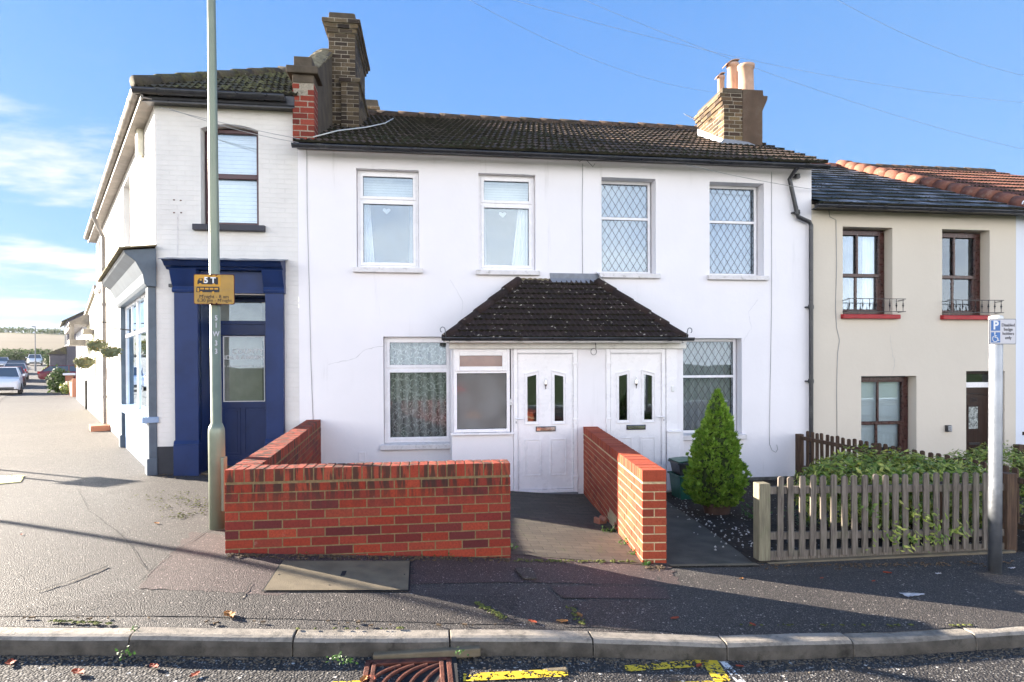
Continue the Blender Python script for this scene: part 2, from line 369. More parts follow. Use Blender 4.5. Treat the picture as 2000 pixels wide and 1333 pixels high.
def _lace_old():
    m, t = newmat('lace_curtain'); uv = t.uv()
    n1 = t.n('TexWave', {'Vector': uv, 'Scale': 5., 'Distortion': 9., 'Detail': 3., 'Detail Scale': 2.2}).outputs['Fac']
    v = t.n('TexVoronoi', {'Vector': t.mapv(uv, (1., .6, 1)), 'Scale': 22., 'Randomness': .9}).outputs['Distance']
    pat = t.math('MAXIMUM', t.ramp(n1, .82, .92), t.ramp(v, .23, .16))
    al = t.math('ADD', t.math('MULTIPLY', pat, .5), .34)
    d = t.n('BsdfDiffuse', {'Color': (.9, .9, .88, 1)}).outputs[0]; tl = t.n('BsdfTranslucent', {'Color': (.9, .9, .88, 1)}).outputs[0]
    sh = t.n('MixShader', {0: .4, 1: d, 2: tl}).outputs[0]
    t.out(t.n('MixShader', {0: al, 1: t.n('BsdfTransparent').outputs[0], 2: sh}).outputs[0]); return m
def lace():
    m, t = newmat('lace_curtain'); s3 = t.n('SeparateXYZ', {'Vector': t.obj()}).outputs; uv = t.n('CombineXYZ', {'X': s3[0], 'Y': s3[2], 'Z': 0.}).outputs[0]
    wob = t.n('TexNoise', {'Vector': uv, 'Scale': 9., 'Detail': 2.}).outputs['Color']
    p = t.n('VectorMath', {0: uv, 1: t.n('VectorMath', {0: wob, 3: .09}, operation='SCALE').outputs[0]}).outputs[0]
    e = t.n('TexVoronoi', {'Vector': p, 'Scale': 9.}, feature='DISTANCE_TO_EDGE').outputs['Distance']
    v = t.n('TexVoronoi', {'Vector': t.mapv(p, (1.5, .7, 1), rot=(0, 0, .6)), 'Scale': 17.}).outputs['Distance']; v2 = t.n('TexVoronoi', {'Vector': t.mapv(p, (1.5, .7, 1), rot=(0, 0, -.7)), 'Scale': 15.}).outputs['Distance']
    pat = t.math('MAXIMUM', t.math('MULTIPLY', t.ramp(e, .05, .02), .7), t.math('MAXIMUM', t.ramp(v, .24, .19), t.ramp(v2, .22, .17)))
    fold = t.n('TexWave', {'Vector': uv, 'Scale': 2.3, 'Distortion': 2.5, 'Detail': 2.}).outputs['Fac']
    al = t.math('ADD', t.math('ADD', t.math('MULTIPLY', pat, .5), t.math('MULTIPLY', fold, .3)), .27, clamp=True)
    d = t.n('BsdfDiffuse', {'Color': (.9, .9, .88, 1)}).outputs[0]; tl = t.n('BsdfTranslucent', {'Color': (.9, .9, .88, 1)}).outputs[0]
    sh = t.n('MixShader', {0: .3, 1: d, 2: tl}).outputs[0]
    t.out(t.n('MixShader', {0: al, 1: t.n('BsdfTransparent').outputs[0], 2: sh}).outputs[0]); return m
M_LACE = lace()
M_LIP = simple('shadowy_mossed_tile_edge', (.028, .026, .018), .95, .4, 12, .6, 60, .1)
M_MOSSR = simple('roof_moss', (.035, .038, .02), .95, .5, 25, 1., 120, .1); M_MOSSY = simple('yellow_roof_moss', (.11, .105, .05), .95, .5, 25, 1., 120, .1); M_LICH = simple('pale_lichen', (.36, .32, .27), .95, .4, 40, .6, 120, .1)
M_KERBF = simple('shaded_grimy_kerb_face', (.085, .075, .062), .9, .4, 6, .9, 60, .25, dirt=(.02, .018, .014), dirtamt=.9, dscale=5)  # kerb front coloured darker for its shade, plus grime; top stays lighter as sunlit
def net(name, c, a):
    m, t = newmat(name); d = t.n('BsdfDiffuse', {'Color': lin(c)}).outputs[0]
    t.out(t.n('MixShader', {0: a, 1: t.n('BsdfTransparent').outputs[0], 2: d}).outputs[0]); return m
M_NET = net('net_curtain', (.5, .56, .65), .7)
M_CURT = simple('white_curtain', (.8, .82, .85), .9, .05)
M_BLIND = simple('pale_blind', (.62, .66, .66), .8, .04)
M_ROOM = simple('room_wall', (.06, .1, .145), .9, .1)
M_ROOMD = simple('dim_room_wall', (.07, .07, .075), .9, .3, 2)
M_ROOML = simple('pale_shop_interior', (.34, .33, .29), .9, .1)
M_LEADC = simple('lead_came', (.07, .07, .08), .5, .2, 20)
def emis(name, c, s):
    m, t = newmat(name); t.out(t.n('Emission', {'Color': lin(c), 'Strength': s}).outputs[0]); return m
M_LAMP = emis('ceiling_panel_light', (1, .93, .75), 1.6)

def leafmat(name, cols, rough=.5, trans=.25):
    m, t = newmat(name); o = t.obj(); r = island(t)
    cr = t.n('ValToRGB', {'Fac': r}); e = cr.color_ramp
    while len(e.elements) < len(cols): e.elements.new(.5)
    for i, c in enumerate(cols): e.elements[i].position = i/(len(cols)-1); e.elements[i].color = lin(c)
    k = t.mix(t.ramp(t.noise(o, 7, 3), .35, .65, 0., .5), cr.outputs[0], tuple(x*.5 for x in lin(cols[0])[:3]))
    b = t.bsdf(k, rough, None, .35); tl = t.n('BsdfTranslucent', {'Color': k}).outputs[0]
    t.out(t.n('MixShader', {0: trans, 1: b, 2: tl}).outputs[0]); return m
M_CONIF = leafmat('conifer_foliage', ['#4e7a1e', '#90b23a', '#6c982c', '#aac650', '#5a8428'], .7, .3)
M_BUSH = leafmat('variegated_bush_leaf', ['#42601e', '#a0aa42', '#64822a', '#c6c668', '#52742a', '#84993c'], .38, .2)
M_WEED = leafmat('weed_leaf', ['#2c4c1a', '#4f7430', '#3a5c24'], .5, .3)
M_HEDGE = leafmat('hedge_leaf', ['#2c4018', '#4a6426', '#3a5220', '#627a34'], .7, .2)
M_FLOWER = leafmat('basket_foliage', ['#3c4624', '#5d6632', '#7a7a44', '#8a6a3c'], .7, .2)
M_DEAD = leafmat('fallen_leaf_brown', ['#8a5a34', '#a8743c', '#6e3c28'], .7, .1)
M_DEADR = leafmat('fallen_leaf_red', ['#84301e', '#9a4426', '#6e2a1c'], .7, .1)
M_BARK = simple('bark', (.06, .045, .03), .95, .3, 10, .8, 30, .1)
M_GALV = simple('galvanised_steel', '#8e9298', .42, .12, 10, .1, 40, .5, .85, dirt=(.2, .2, .21), dirtamt=.3, dscale=6)
M_LAMPP = simple('grey_green_post_paint', '#7e8674', .38, .08, 5, .05, 40, .5, .25, dirt=(.2, .2, .16), dirtamt=.35, dscale=8)
M_SIGNY = simple('faded_yellow_sign', '#a5803a', .5, .1, 12, 0, 10, .4, dirt=(.3, .22, .1), dirtamt=.4, dscale=20)
M_SIGNY2 = simple('bright_yellow_sign', '#c08c20', .45, .05)
M_BLK = simple('black_print', (.02, .02, .025), .6)
M_WHT = simple('white_print', (.75, .75, .75), .6, .03)
M_SIGNW = simple('white_sign_face', '#c4c2c6', .5, .04)
M_SIGNB = simple('blue_sign_face', '#3e6da8', .5, .08, 20)
M_GREYM = simple('grey_sign_back', '#6f7176', .5)
M_RUST = simple('rusty_iron', '#5c3428', .7, .35, 12, .5, 60, .4, .3, dirt=(.03, .02, .018), dirtamt=.7, dscale=14)
def roadpaint(name, c):
    m, t = newmat(name); o = t.obj(); v = t.n('TexVoronoi', {'Vector': o, 'Scale': 60.})
    worn = t.math('ADD', t.noise(o, 13, 5, .7), t.math('MULTIPLY', v.outputs['Distance'], .28))
    d = t.bsdf(t.mix(t.noise(o, 40, 4), c, tuple(x*.75 for x in lin(c)[:3])), .6, t.bump(v.outputs['Distance'], -.6, .006), .4)
    t.out(t.n('MixShader', {0: t.ramp(worn, .66, .68), 1: d, 2: t.n('BsdfTransparent').outputs[0]}).outputs[0]); return m
M_YLINE = roadpaint('yellow_road_paint', (.72, .5, .03)); M_WLINE = roadpaint('white_road_paint', (.7, .7, .68))
def lattice_green():
    return simple('green_plastic', '#1d5a48', .4, .08, 5, .05, 30, .5)
M_GREEN = lattice_green()
M_CARW = simple('white_car_paint', (.75, .76, .78), .2, .02, 3, 0, 9, .6); M_CARR = simple('dark_red_car_paint', (.14, .02, .03), .2, .02, 3, 0, 9, .6)
M_CARS = simple('silver_car_paint', (.4, .41, .43), .25, .02, 3, 0, 9, .6); M_CARK = simple('black_car_paint', (.03, .03, .035), .2, .02, 3, 0, 9, .6)
M_CARG = simple('car_glass', (.06, .08, .1), .05, .02, 3, 0, 9, .8); M_TYRE = simple('tyre_rubber', (.02, .02, .02), .8)
M_LIGHTC = simple('headlight_lens', (.7, .7, .72), .1, .02, 3, 0, 9, .8); M_TAIL = simple('tail_light_lens', (.4, .02, .02), .15)
def fieldmat():
    m, t = newmat('ploughed_field'); o = t.obj()
    z = t.n('SeparateXYZ', {'Vector': o}).outputs[2]
    zz = t.math('ADD', z, t.math('MULTIPLY', t.noise(o, .012, 4), 3.))
    k = t.mix(t.ramp(t.noise(t.mapv(o, (.01, .01, .6)), 1., 6, .7), .3, .7), '#504838', '#5c5343')
    k = t.mix(t.ramp(zz, 19.5, 21.5), k, '#52552f'); k = t.mix(t.ramp(t.noise(t.mapv(o, (.02, .02, 1.2)), 1, 5), .5, .65, 0., .35), k, '#4e4636')
    t.out(t.bsdf(k, .95, None, .1)); return m
M_FIELD = fieldmat()
M_GRASS = simple('grass_verge', (.07, .1, .03), .9, .35, 3, .5, 30, .1, dirt=(.16, .12, .06), dirtamt=.5, dscale=1.5)
M_PLASTICW = simple('white_plastic', (.75, .75, .73), .4, .04)
M_CABLEW = simple('white_cable', (.6, .6, .58), .6); M_CABLEG = simple('grey_cable', (.33, .33, .33), .6); M_CABLEB = simple('black_cable', (.03, .03, .03), .5)
M_KEYS = simple('key_safe_grey', (.3, .31, .33), .3, .1, 10, 0, 9, .5, .4)
M_OLDBR = brickmat('pale_garden_brick', ['#8a5a48', '#a9745c', '#9a6850', '#b38a74'])
M_DARKGAB = simple('slate_hung_gable', (.09, .085, .1), .8, .15, 3)
# ------------------------------------------------------------------ world, sun
SUN_EL = math.radians(17); SAZ = math.atan2(-.871, .491)   # azimuth from +Y towards -X
sund = Vector((-.871*math.cos(SUN_EL), .491*math.cos(SUN_EL), math.sin(SUN_EL)))
w = bpy.data.worlds.new('World'); sc.world = w; w.use_nodes = True; t = NT(w.node_tree)
gen = t.n('TexCoord').outputs['Generated']; sep = t.n('SeparateXYZ', {'Vector': gen}); dx, dy, dz = sep.outputs
sky = t.n('TexSky', sky_type='NISHITA', sun_disc=False, sun_elevation=SUN_EL, sun_rotation=math.atan2(sund.x, sund.y), air_density=1.0, dust_density=.6, ozone_density=2.0).outputs[0]
blue = t.mix(t.ramp(dz, -.02, .62), (.24, .53, 1.0), (.12, .37, .96))
blue = t.mix(t.math('MULTIPLY', t.ramp(dx, .0, .9), .4), blue, (.30, .58, 1.0))
def scl(c, k): return t.n('VectorMath', {0: c, 3: k}, operation='SCALE').outputs[0]
blue = t.mix(t.math('MULTIPLY', t.ramp(dx, -.1, -.6), .6), blue, (.13, .42, .97)); blue = scl(blue, SKYB)
skyc = t.mix(.85, scl(sky, .35), blue)
# clouds over the left side, stretched flat
pv = t.n('VectorMath', {0: gen, 1: t.n('CombineXYZ', {'X': t.math('ADD', t.math('ABSOLUTE', dz), .12), 'Y': t.math('ADD', t.math('ABSOLUTE', dz), .12), 'Z': t.math('ADD', t.math('ABSOLUTE', dz), .12)}).outputs[0]}, operation='DIVIDE').outputs[0]
c1 = t.noise(t.mapv(pv, (.62, .95, 1), loc=(3.1, .4, 0), rot=(0, 0, -.55)), 1.7, 9, .56)
ang = t.math('ARCTAN2', dx, dy)
maskL = t.math('MULTIPLY', t.math('MULTIPLY', t.ramp(ang, -.385, -.48), t.ramp(dz, .42, .30)), t.ramp(dz, .03, .12, .35, 1.))
cl = t.math('MULTIPLY', t.ramp(c1, .45, .62), maskL)
cl = t.math('MAXIMUM', cl, t.math('MULTIPLY', t.ramp(t.noise(gen, 3.2, 8, .6), .66, .85), .5))
skyc = t.mix(cl, skyc, scl(t.n('CombineXYZ', {'X': .93, 'Y': .96, 'Z': 1.}).outputs[0], SKYW))
# added bright sky band behind the camera, fills light onto the shaded fronts
bank = t.math('MULTIPLY', t.ramp(dy, .15, -.35), t.ramp(dz, .62, .16))
skyfillc = t.mix(t.ramp(t.noise(t.mapv(gen, (1, 1, 2.6)), 2.4, 8, .6), .3, .72), t.mix(t.ramp(dz, .05, .16), tuple(x*SKYFILL for x in (.95, .96, .98)), tuple(x*SKYFILL*.78 for x in (.72, .80, .97))), tuple(x*SKYFILL for x in (1., .965, .93)))
t.nt.nodes['Mix.001'] if False else None
skyc = t.mix(bank, skyc, skyfillc)
bg = t.n('Background', {'Color': skyc, 'Strength': .15}); t.nt.links.new(bg.outputs[0], t.n('OutputWorld').inputs[0])
sl = bpy.data.lights.new('sun', 'SUN'); sl.energy = 5.; sl.angle = math.radians(.6); sl.color = (1, .89, .75)
so = bpy.data.objects.new('sun', sl); COL.objects.link(so); so.rotation_euler = sund.to_track_quat('Z', 'Y').to_euler(); so.location = (-10, 10, 12)
sc.view_settings.view_transform = 'Standard'; sc.view_settings.look = 'None'; sc.view_settings.exposure = EXPO; sc.view_settings.gamma = 1

# ------------------------------------------------------------------ ground
def kerbY(X): return 3.76+.028*min(0, X+.6)**2 if X > -9 else 3.76+.028*8.4**2+(-9-X)*.9
def lines(a, b, st, outs, k=1.45):
    r = []; x = a
    while x <= b+1e-6: r.append(x); x += st
    s1 = st; lo = []; x = a
    while x > outs[0]: s1 *= k; x -= s1; lo.append(x)
    s1 = st; hi = []; x = r[-1]
    while x < outs[1]: s1 *= k; x += s1; hi.append(x)
    return lo[::-1]+r+hi
xs = lines(-11, 10, .3, (-480, 480), 1.25); ys = lines(3.6, 12, .3, (3.5, 480), 1.25)
ys = [y for y in ys if y >= 3.59]
mb = MB(); idx = {}
for j, y in enumerate(ys):
    for i, x in enumerate(xs):
        yy = max(y, kerbY(x)) if x > -40 else y
        idx[i, j] = len(mb.v); mb.v.append(Vector((x, yy, g(x, yy))))
for j in range(len(ys)-1):
    for i in range(len(xs)-1):
        q = (idx[i, j], idx[i+1, j], idx[i+1, j+1], idx[i, j+1])
        if (mb.v[q[0]]-mb.v[q[3]]).length < 1e-5 and (mb.v[q[1]]-mb.v[q[2]]).length < 1e-5: continue
        mb.f.append(q); mb.m.append(0)
tag(mb.build('pavement', M_PAVE), kind='structure')
mb = MB(); xs2 = lines(-11, 10, .5, (-300, 300), 1.4); ys2 = [-5.6, -3, -1, 0, 1, 2, 3, 3.4, 3.7, 4.5, 6, 9, 14]
def groad(x, y): return g(x, max(y, 0))-.098-(.012*max(0, y-3.3) if y < 4 else .008)
def roadv(x, y): return (x, y, groad(x, y) if y > 0 else g(x, 0)-.098)
for a, b in zip(xs2, xs2[1:]):
    for c, d in zip(ys2, ys2[1:]):
        if b > -7.5 and c > 4.4: continue
        mb.face([roadv(a, c), roadv(b, c), roadv(b, d), roadv(a, d)])
tag(mb.build('road', M_ROAD), kind='structure')
mb = MB().grid(lambda u, v: (lambda p: (p.x, p.y, g(p.x, p.y)+.012))(ST(9+v*v*150, 3.0+u*6.5)), 4, 60)
tag(mb.build('side_road', M_ROAD), kind='structure')
# opposite side of the road (behind the camera, seen only in reflections)
mb = MB().box(-40, 40, -7.2, -5.6, -.5, -.12); tag(mb.build('opposite_pavement', M_PAVE), kind='structure')
mb = MB().grid(lambda u, v: (-300+600*u, -7.2-v*260, -.1+min(1.2, v*18)), 12, 60); tag(mb.build('verge', M_GRASS), kind='structure')

def patch(name, px, mat, dz=.004, n=24, flat=False, kind='structure'):
    P = [onG(*p) for p in px]; n = 40
    def fn(u, v):
        e = .03; u += e*noise.noise(Vector((v*14, u*3, dz*900)))*(1 if u in (0, 1) else 0); v += e*noise.noise(Vector((u*17, v*3, dz*700+5)))*(1 if v in (0, 1) else 0)
        p = P[0].lerp(P[1], u).lerp(P[3].lerp(P[2], u), v); return (p.x, p.y, g(p.x, p.y)+dz)
    return tag(MB().grid(fn, n, n).build(name, mat), kind=kind)
# irregular polygon patches (fan of small cells) laid over the pavement
patch('pavement_patch', [(270, 1150), (540, 1165), (800, 1090), (375, 1040)], M_PINK, .004)
patch('pavement_patch', [(800, 1142), (1330, 1142), (1290, 1085), (806, 1085)], M_PINK, .0045)
patch('pavement_patch', [(-20, 1205), (1010, 1222), (1000, 1165), (250, 1155)], M_DPATCH, .003)
patch('pavement_patch', [(1100, 1170), (1310, 1172), (1300, 1148), (1075, 1148)], M_PINK, .008)
patch('pavement_patch', [(1100, 1224), (2100, 1220), (2100, 1100), (1180, 1120)], M_DPATCH, .0035)
# thin cracks / trench joints in the asphalt
def crack(pts, w=.012, mat=M_DARK, dz=.010):
    P = []
    for (a, b) in zip(pts, pts[1:]):
        for k in range(6):
            p = onG(a[0]+(b[0]-a[0])*k/6, a[1]+(b[1]-a[1])*k/6); P.append(p+Vector((rnd.uniform(-.008, .008), rnd.uniform(-.008, .008), 0)))
    P.append(onG(*pts[-1])); mb = MB()
    for i in range(len(P)-1):
        t_ = (P[i+1]-P[i]).normalized(); q = Vector((-t_.y, t_.x, 0))*w/2*rnd.uniform(.3, 1.1); q2 = Vector((-t_.y, t_.x, 0))*w/2*rnd.uniform(.3, 1.1)
        A = [P[i]-q, P[i+1]-q2, P[i+1]+q2, P[i]+q]; mb.face([(p.x, p.y, g(p.x, p.y)+dz) for p in A])
    return mb
cr = join(crack([(72, 1157), (140, 1137), (208, 1108)], .03), crack([(270, 1140), (330, 1085), (420, 1030)], .008), crack([(0, 968), (150, 950), (310, 922)], .012),
          crack([(150, 952), (175, 1000), (235, 1045), (290, 1118)], .006), crack([(470, 1170), (492, 1142)], .012), crack([(95, 1215), (215, 1180)], .006), crack([(215, 1055), (330, 1005), (415, 990)], .006), crack([(820, 1228), (1000, 1150)], .004))
tag(cr.build('pavement_crack', M_DARK), kind='structure')
# moss along joints
mb = MB()
for (x0, y0, x1, y1, n, sp) in [(300, 965, 340, 1000, 60, 22), (350, 970, 415, 995, 110, 16), (330, 1015, 400, 1000, 50, 8), (930, 1180, 985, 1210, 70, 4), (1110, 1185, 1140, 1222, 26, 4), (560, 1233, 800, 1231, 20, 2), (1440, 1224, 1900, 1224, 34, 2), (100, 1216, 230, 1222, 40, 2), (1010, 1097, 1240, 1100, 120, 4)]:
    for _ in range(n):
        k = rnd.random(); p = onG(x0+(x1-x0)*k+rnd.gauss(0, sp), y0+(y1-y0)*k+rnd.gauss(0, sp*.35)); r = rnd.uniform(.006, .022)
        if p.y < kerbY(p.x)-.01: continue
        b = len(mb.v); m_ = 7
        for i in range(m_):
            a = 2*math.pi*i/m_; rr = r*rnd.uniform(.5, 1.1); mb.v.append(Vector((p.x+rr*math.cos(a), p.y+rr*math.sin(a), g(p.x, p.y)+.0115)))
        mb.v.append(Vector((p.x, p.y, g(p.x, p.y)+.018)))
        for i in range(m_): mb.f.append((b+i, b+(i+1) % m_, b+m_)); mb.m.append(0)
tag(mb.build('moss', simple('moss_green', (.09, .1, .03), .95, .4, 40, .6, 200, .1)), kind='stuff')

# kerb
kj = [-8.2, -7.3, -6.4, -5.5, -4.6]+[onY(p, 1230, 3.72).x for p in (-290, 262, 578, 878, 1152, 1408, 1650, 1885)]
kj = [x for x in kj if x < -2.9 or x > -2.2]; kj = sorted(kj); kj += [kj[-1]+.91*i for i in range(1, 8)]
kj = sorted(set([round(x, 3) for x in kj])); mb = MB()
def kerbsec(X, dy, zt=0):
    Y = kerbY(X); dYdX = (kerbY(X+.05)-kerbY(X-.05))/.1; n = Vector((-dYdX, 1, 0)).normalized(); z = g(X, Y)+.002+zt
    pr = [(0, 0), (-.085, .0), (-.108, -.006), (-.122, -.022), (-.13, -.05), (-.135, -.2), (0, -.2)]
    return [Vector((X, Y, z))+n*a+Vector((0, 0, b)) for a, b in pr]
for a, b in zip(kj, kj[1:]):
    m_ = 5; gap = .005; jz = rnd.uniform(-.004, .004); base = len(mb.v)
    for i in range(m_+1):
        X = a+gap+(b-a-2*gap)*i/m_
        for p in kerbsec(X, 0, jz): mb.v.append(p+Vector((0, rnd.uniform(-.002, .002), rnd.uniform(-.0015, .0015))))
    for i in range(m_):
        for k in range(7):
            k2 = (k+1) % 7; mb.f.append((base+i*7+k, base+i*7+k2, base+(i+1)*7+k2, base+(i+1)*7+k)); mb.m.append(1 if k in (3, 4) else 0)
    mb.f.append(tuple(base+k for k in reversed(range(7)))); mb.f.append(tuple(base+m_*7+k for k in range(7))); mb.m += [0, 0]
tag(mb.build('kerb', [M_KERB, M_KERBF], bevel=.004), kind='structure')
mb = MB()
for a, b in zip(kj, kj[1:]): mb.face([Vector((x, kerbY(x)+o, g(x, kerbY(x))-z)) for x, o, z in ((a, -.118, .03), (b, -.118, .03), (b, -.0, .03), (a, -.0, .03))])
tag(mb.build('kerb_bed', M_DARK), kind='structure')
# gutter grit along the kerb
mb = MB()
for _ in range(2200):
    X = rnd.uniform(-3.2, 4.6); Y = kerbY(X)-.14-abs(rnd.gauss(0, .05)); z = groad(X, Y)+.001; r = rnd.uniform(.002, .006); mb.box(X-r, X+r*rnd.uniform(.6, 1.6), Y-r, Y+r, z-.002, z+r)
tag(mb.build('gutter_grit', simple('grit', (.1, .085, .065), .9, .5, 40)), kind='stuff')

# hill and field far down the side street
def hz(d): return 4.4+(d-190)*.070 if d < 440 else 21.9+(d-440)*.01
def hillp(u, v):
    a = math.radians(-115+125*u); d = 185+v*440; z = hz(d) + 2.0*noise.noise(Vector((a*3, d*.004, 0)))-1.8*max(0, (u-.45))*3*(d-185)/250
    return (math.sin(a)*d, math.cos(a)*d, z if v > 0 else -2)
tag(MB().grid(hillp, 90, 40).build('hill', M_FIELD, smooth=True), kind='structure')

def leafy(mb, c, r, n, size, squash=(1, 1, 1), shell=.55, seedv=0, up=.3, mi=0, fn=None):
    for _ in range(n):
        while True:
            p = Vector((rnd.gauss(0, 1), rnd.gauss(0, 1), rnd.gauss(0, 1))).normalized()
            rr = r*(shell+(1-shell)*rnd.random()**.6)*(1+.28*noise.noise(p*2.3+Vector((seedv, 0, 0)))+.15*noise.noise(p*6+Vector((seedv, 0, 9)))); q = Vector((p.x*squash[0], p.y*squash[1], p.z*squash[2]))*rr
            if fn is None or fn(Vector(c)+q): break
        leaf(mb, Vector(c)+q, (p+Vector((rnd.gauss(0, .5), rnd.gauss(0, .5), up+rnd.gauss(0, .4)))).normalized(), size*rnd.uniform(.6, 1.3), mi)
def leaf(mb, p, nrm, L, mi=0, wid=.42):
    a = nrm.orthogonal().normalized(); a = (Matrix.Rotation(rnd.uniform(0, 6.28), 3, nrm) @ a); b = nrm.cross(a); w_ = L*wid
    bb = len(mb.v); mb.v += [p, p+a*L*.45+b*w_*.5-nrm*L*.06, p+a*L, p+a*L*.45-b*w_*.5-nrm*L*.06, p+a*L*.5+nrm*L*.03]
    for f in ((0, 1, 4), (1, 2, 4), (2, 3, 4), (3, 0, 4)): mb.f.append(tuple(bb+i for i in f)); mb.m.append(mi)

# treeline on top of the hill: one distant wood
mb = MB()
for i in range(1300):
    u = rnd.uniform(0, 1); a = math.radians(-115+125*u); d = rnd.uniform(425, 450); z = hillp(u, (d-185)/420)[2]
    leafy(mb, (math.sin(a)*d, math.cos(a)*d, z+1), rnd.uniform(1.2, 2.2), 20, 1.7, (1.8, 1.8, .6))
tag(mb.build('distant_hedgerow', M_HEDGE), kind='stuff')

# ------------------------------------------------------------------ brick walls
def bond(mb, A, B, thick, z0, z1, mi=0, L=.215, H=.065, J=.01, off=0, jit=.0015, drop=None):
    A = Vector((A[0], A[1], 0)); B = Vector((B[0], B[1], 0)); u = (B-A).normalized(); n = Vector((-u.y, u.x, 0)); Ln = (B-A).length
    nc = int(round((z1-z0)/(H+J))); z0 = z1-nc*(H+J); M = Matrix((u, n, Vector((0, 0, 1)))).transposed().to_4x4(); M.translation = A
    leafs = [(0, thick/2-J/2), (thick/2+J/2, thick)] if thick > .16 else [(0, thick)]
    for k in range(nc):
        za = z0+k*(H+J); zb = za+H; x = 0; odd = (k+off) % 2
        segs = []
        if odd: segs.append((0, .1025, True)); x = .1025+J
        while x < Ln-.03:
            e = min(x+L, Ln)
            if Ln-e < .045: e = Ln
            segs.append((x, e, (e-x) < .13 and len(leafs) > 1)); x = e+J
        for (a, b, full) in segs:
            for (c, d) in ([(0, thick)] if full else leafs):
                if drop and drop(a, za): continue
                j = lambda: rnd.uniform(-jit, jit)
                mb.box(a, b, c+j(), d+j(), za+j()*.7, zb+j()*.7, mi, M)
    return M, Ln, z0
def cope(mb, A, B, thick, z0, mi=0, H=.1025, W=.065, J=.01):
    A = Vector((A[0], A[1], 0)); B = Vector((B[0], B[1], 0)); u = (B-A).normalized(); n = Vector((-u.y, u.x, 0)); Ln = (B-A).length
    M = Matrix((u, n, Vector((0, 0, 1)))).transposed().to_4x4(); M.translation = A
    m_ = int(Ln/(W+J)); st = (Ln+J)/m_
    for i in range(m_):
        a = i*st; j = lambda: rnd.uniform(-.002, .002); mb.box(a, a+st-J, j(), thick+j(), z0, z0+H+j(), mi, M)
    return M, Ln
def gwall(parent, name, A, B, thick, zb, zt, M1, Mc, drop=None, off=0, M_MORT=M_MORT):
    mb = MB(); M, Ln, z0 = bond(mb, A, B, thick, zb, zt-.1125, off=off, drop=drop)
    mb.box(.004, Ln-.004, .004, thick-.004, z0+.0, zt-.112, 1, M); mb.build(name, [M1, M_MORT], parent, bevel=.0025)
    mb = MB(); M, Ln = cope(mb, A, B, thick, zt-.1025); mb.box(.004, Ln-.004, .004, thick-.004, zt-.1125, zt-.004, 1, M)
    return mb.build('coping', [Mc, M_MORT], parent, bevel=.003)
WL = onG(439, 1081); WR = onG(997, 1088); DV = onG(1256, 1103)
print('WALL', WL, WR, DV, onG(1500, 1098), onG(1960, 1090))
YW = 5.2; ZT = onY(438, 918, YW).z; ZT2 = onY(995, 905, YW).z; print('tops', ZT, ZT2, onY(1253, 920, DV.y).z)
XL = onY(439, 1000, YW).x; XR_ = onY(997, 1000, YW).x
wl = thing('garden_wall', 'red brick front garden wall with black streaked brick-on-edge coping, between lamp post and path', 'wall', (XL, YW, g(XL, YW)))
gwall(wl, 'front_section', (XL, YW), (XR_, YW), .215, -.6, (ZT+ZT2)/2, M_RED, M_COPE)
RBx = onY(599, 850, FY-.02).x
gwall(wl, 'side_section', (XL+.215, YW+.226), (RBx+.215, FY-.02), .215, -.6, (ZT+ZT2)/2-.001, M_RED, M_COPE)
YP = 9.09
DA = (onY(1256, 1010, DV.y).x, DV.y); DB = (onY(1140, 905, YP-.01).x, YP-.01); ZD = onY(1253, 920, DV.y).z
dv = thing('dividing_wall', 'red brick wall running up to the porch between the two front paths', 'wall', (DA[0], DA[1], g(*DA)))
gwall(dv, 'brickwork', (DA[0]+.215, DA[1]), (DB[0]+.215, DB[1]), .215, -.6, ZD, M_COPED, M_COPED, off=1, M_MORT=M_MORTD, drop=lambda a, z: (a > 1.15 and a < 1.6 and z < -.1))
# ------------------------------------------------------------------ building helpers
def wallholes(mb, X0, X1, Z0, Z1, Y, depth, holes, mi=0, M=None, sub=1.2):
    xs = sorted(set([X0, X1]+[h[0] for h in holes]+[h[1] for h in holes])); zs = sorted(set([Z0, Z1]+[h[2] for h in holes]+[h[3] for h in holes]))
    T = (lambda p: M @ Vector(p)) if M else (lambda p: Vector(p))
    for a, b in zip(xs, xs[1:]):
        for c, d in zip(zs, zs[1:]):
            if any(h[0]-1e-5 <= a and b <= h[1]+1e-5 and h[2]-1e-5 <= c and d <= h[3]+1e-5 for h in holes): continue
            mb.face([T(p) for p in ((a, Y, c), (b, Y, c), (b, Y, d), (a, Y, d))], mi)
    for h in holes:
        a, b, c, d = h[:4]; D = h[4] if len(h) > 4 else depth
        for q in (((a, Y, d), (b, Y, d), (b, Y+D, d), (a, Y+D, d)), ((a, Y, c), (a, Y, d), (a, Y+D, d), (a, Y+D, c)), ((b, Y, d), (b, Y, c), (b, Y+D, c), (b, Y+D, d)), ((b, Y, c), (a, Y, c), (a, Y+D, c), (b, Y+D, c))):
            mb.face([T(p) for p in q], mi)
    return mb
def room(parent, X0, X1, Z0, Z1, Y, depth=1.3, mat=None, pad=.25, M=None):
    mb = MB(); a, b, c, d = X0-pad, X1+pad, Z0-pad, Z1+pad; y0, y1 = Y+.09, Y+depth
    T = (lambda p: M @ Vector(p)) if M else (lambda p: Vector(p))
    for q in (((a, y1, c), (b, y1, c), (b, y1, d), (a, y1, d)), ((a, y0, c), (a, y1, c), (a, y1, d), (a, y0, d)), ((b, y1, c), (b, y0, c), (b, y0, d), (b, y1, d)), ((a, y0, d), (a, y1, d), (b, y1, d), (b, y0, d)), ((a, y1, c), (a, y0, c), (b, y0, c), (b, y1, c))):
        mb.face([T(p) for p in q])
    return mb.build('room_lining', mat or M_ROOM, parent)
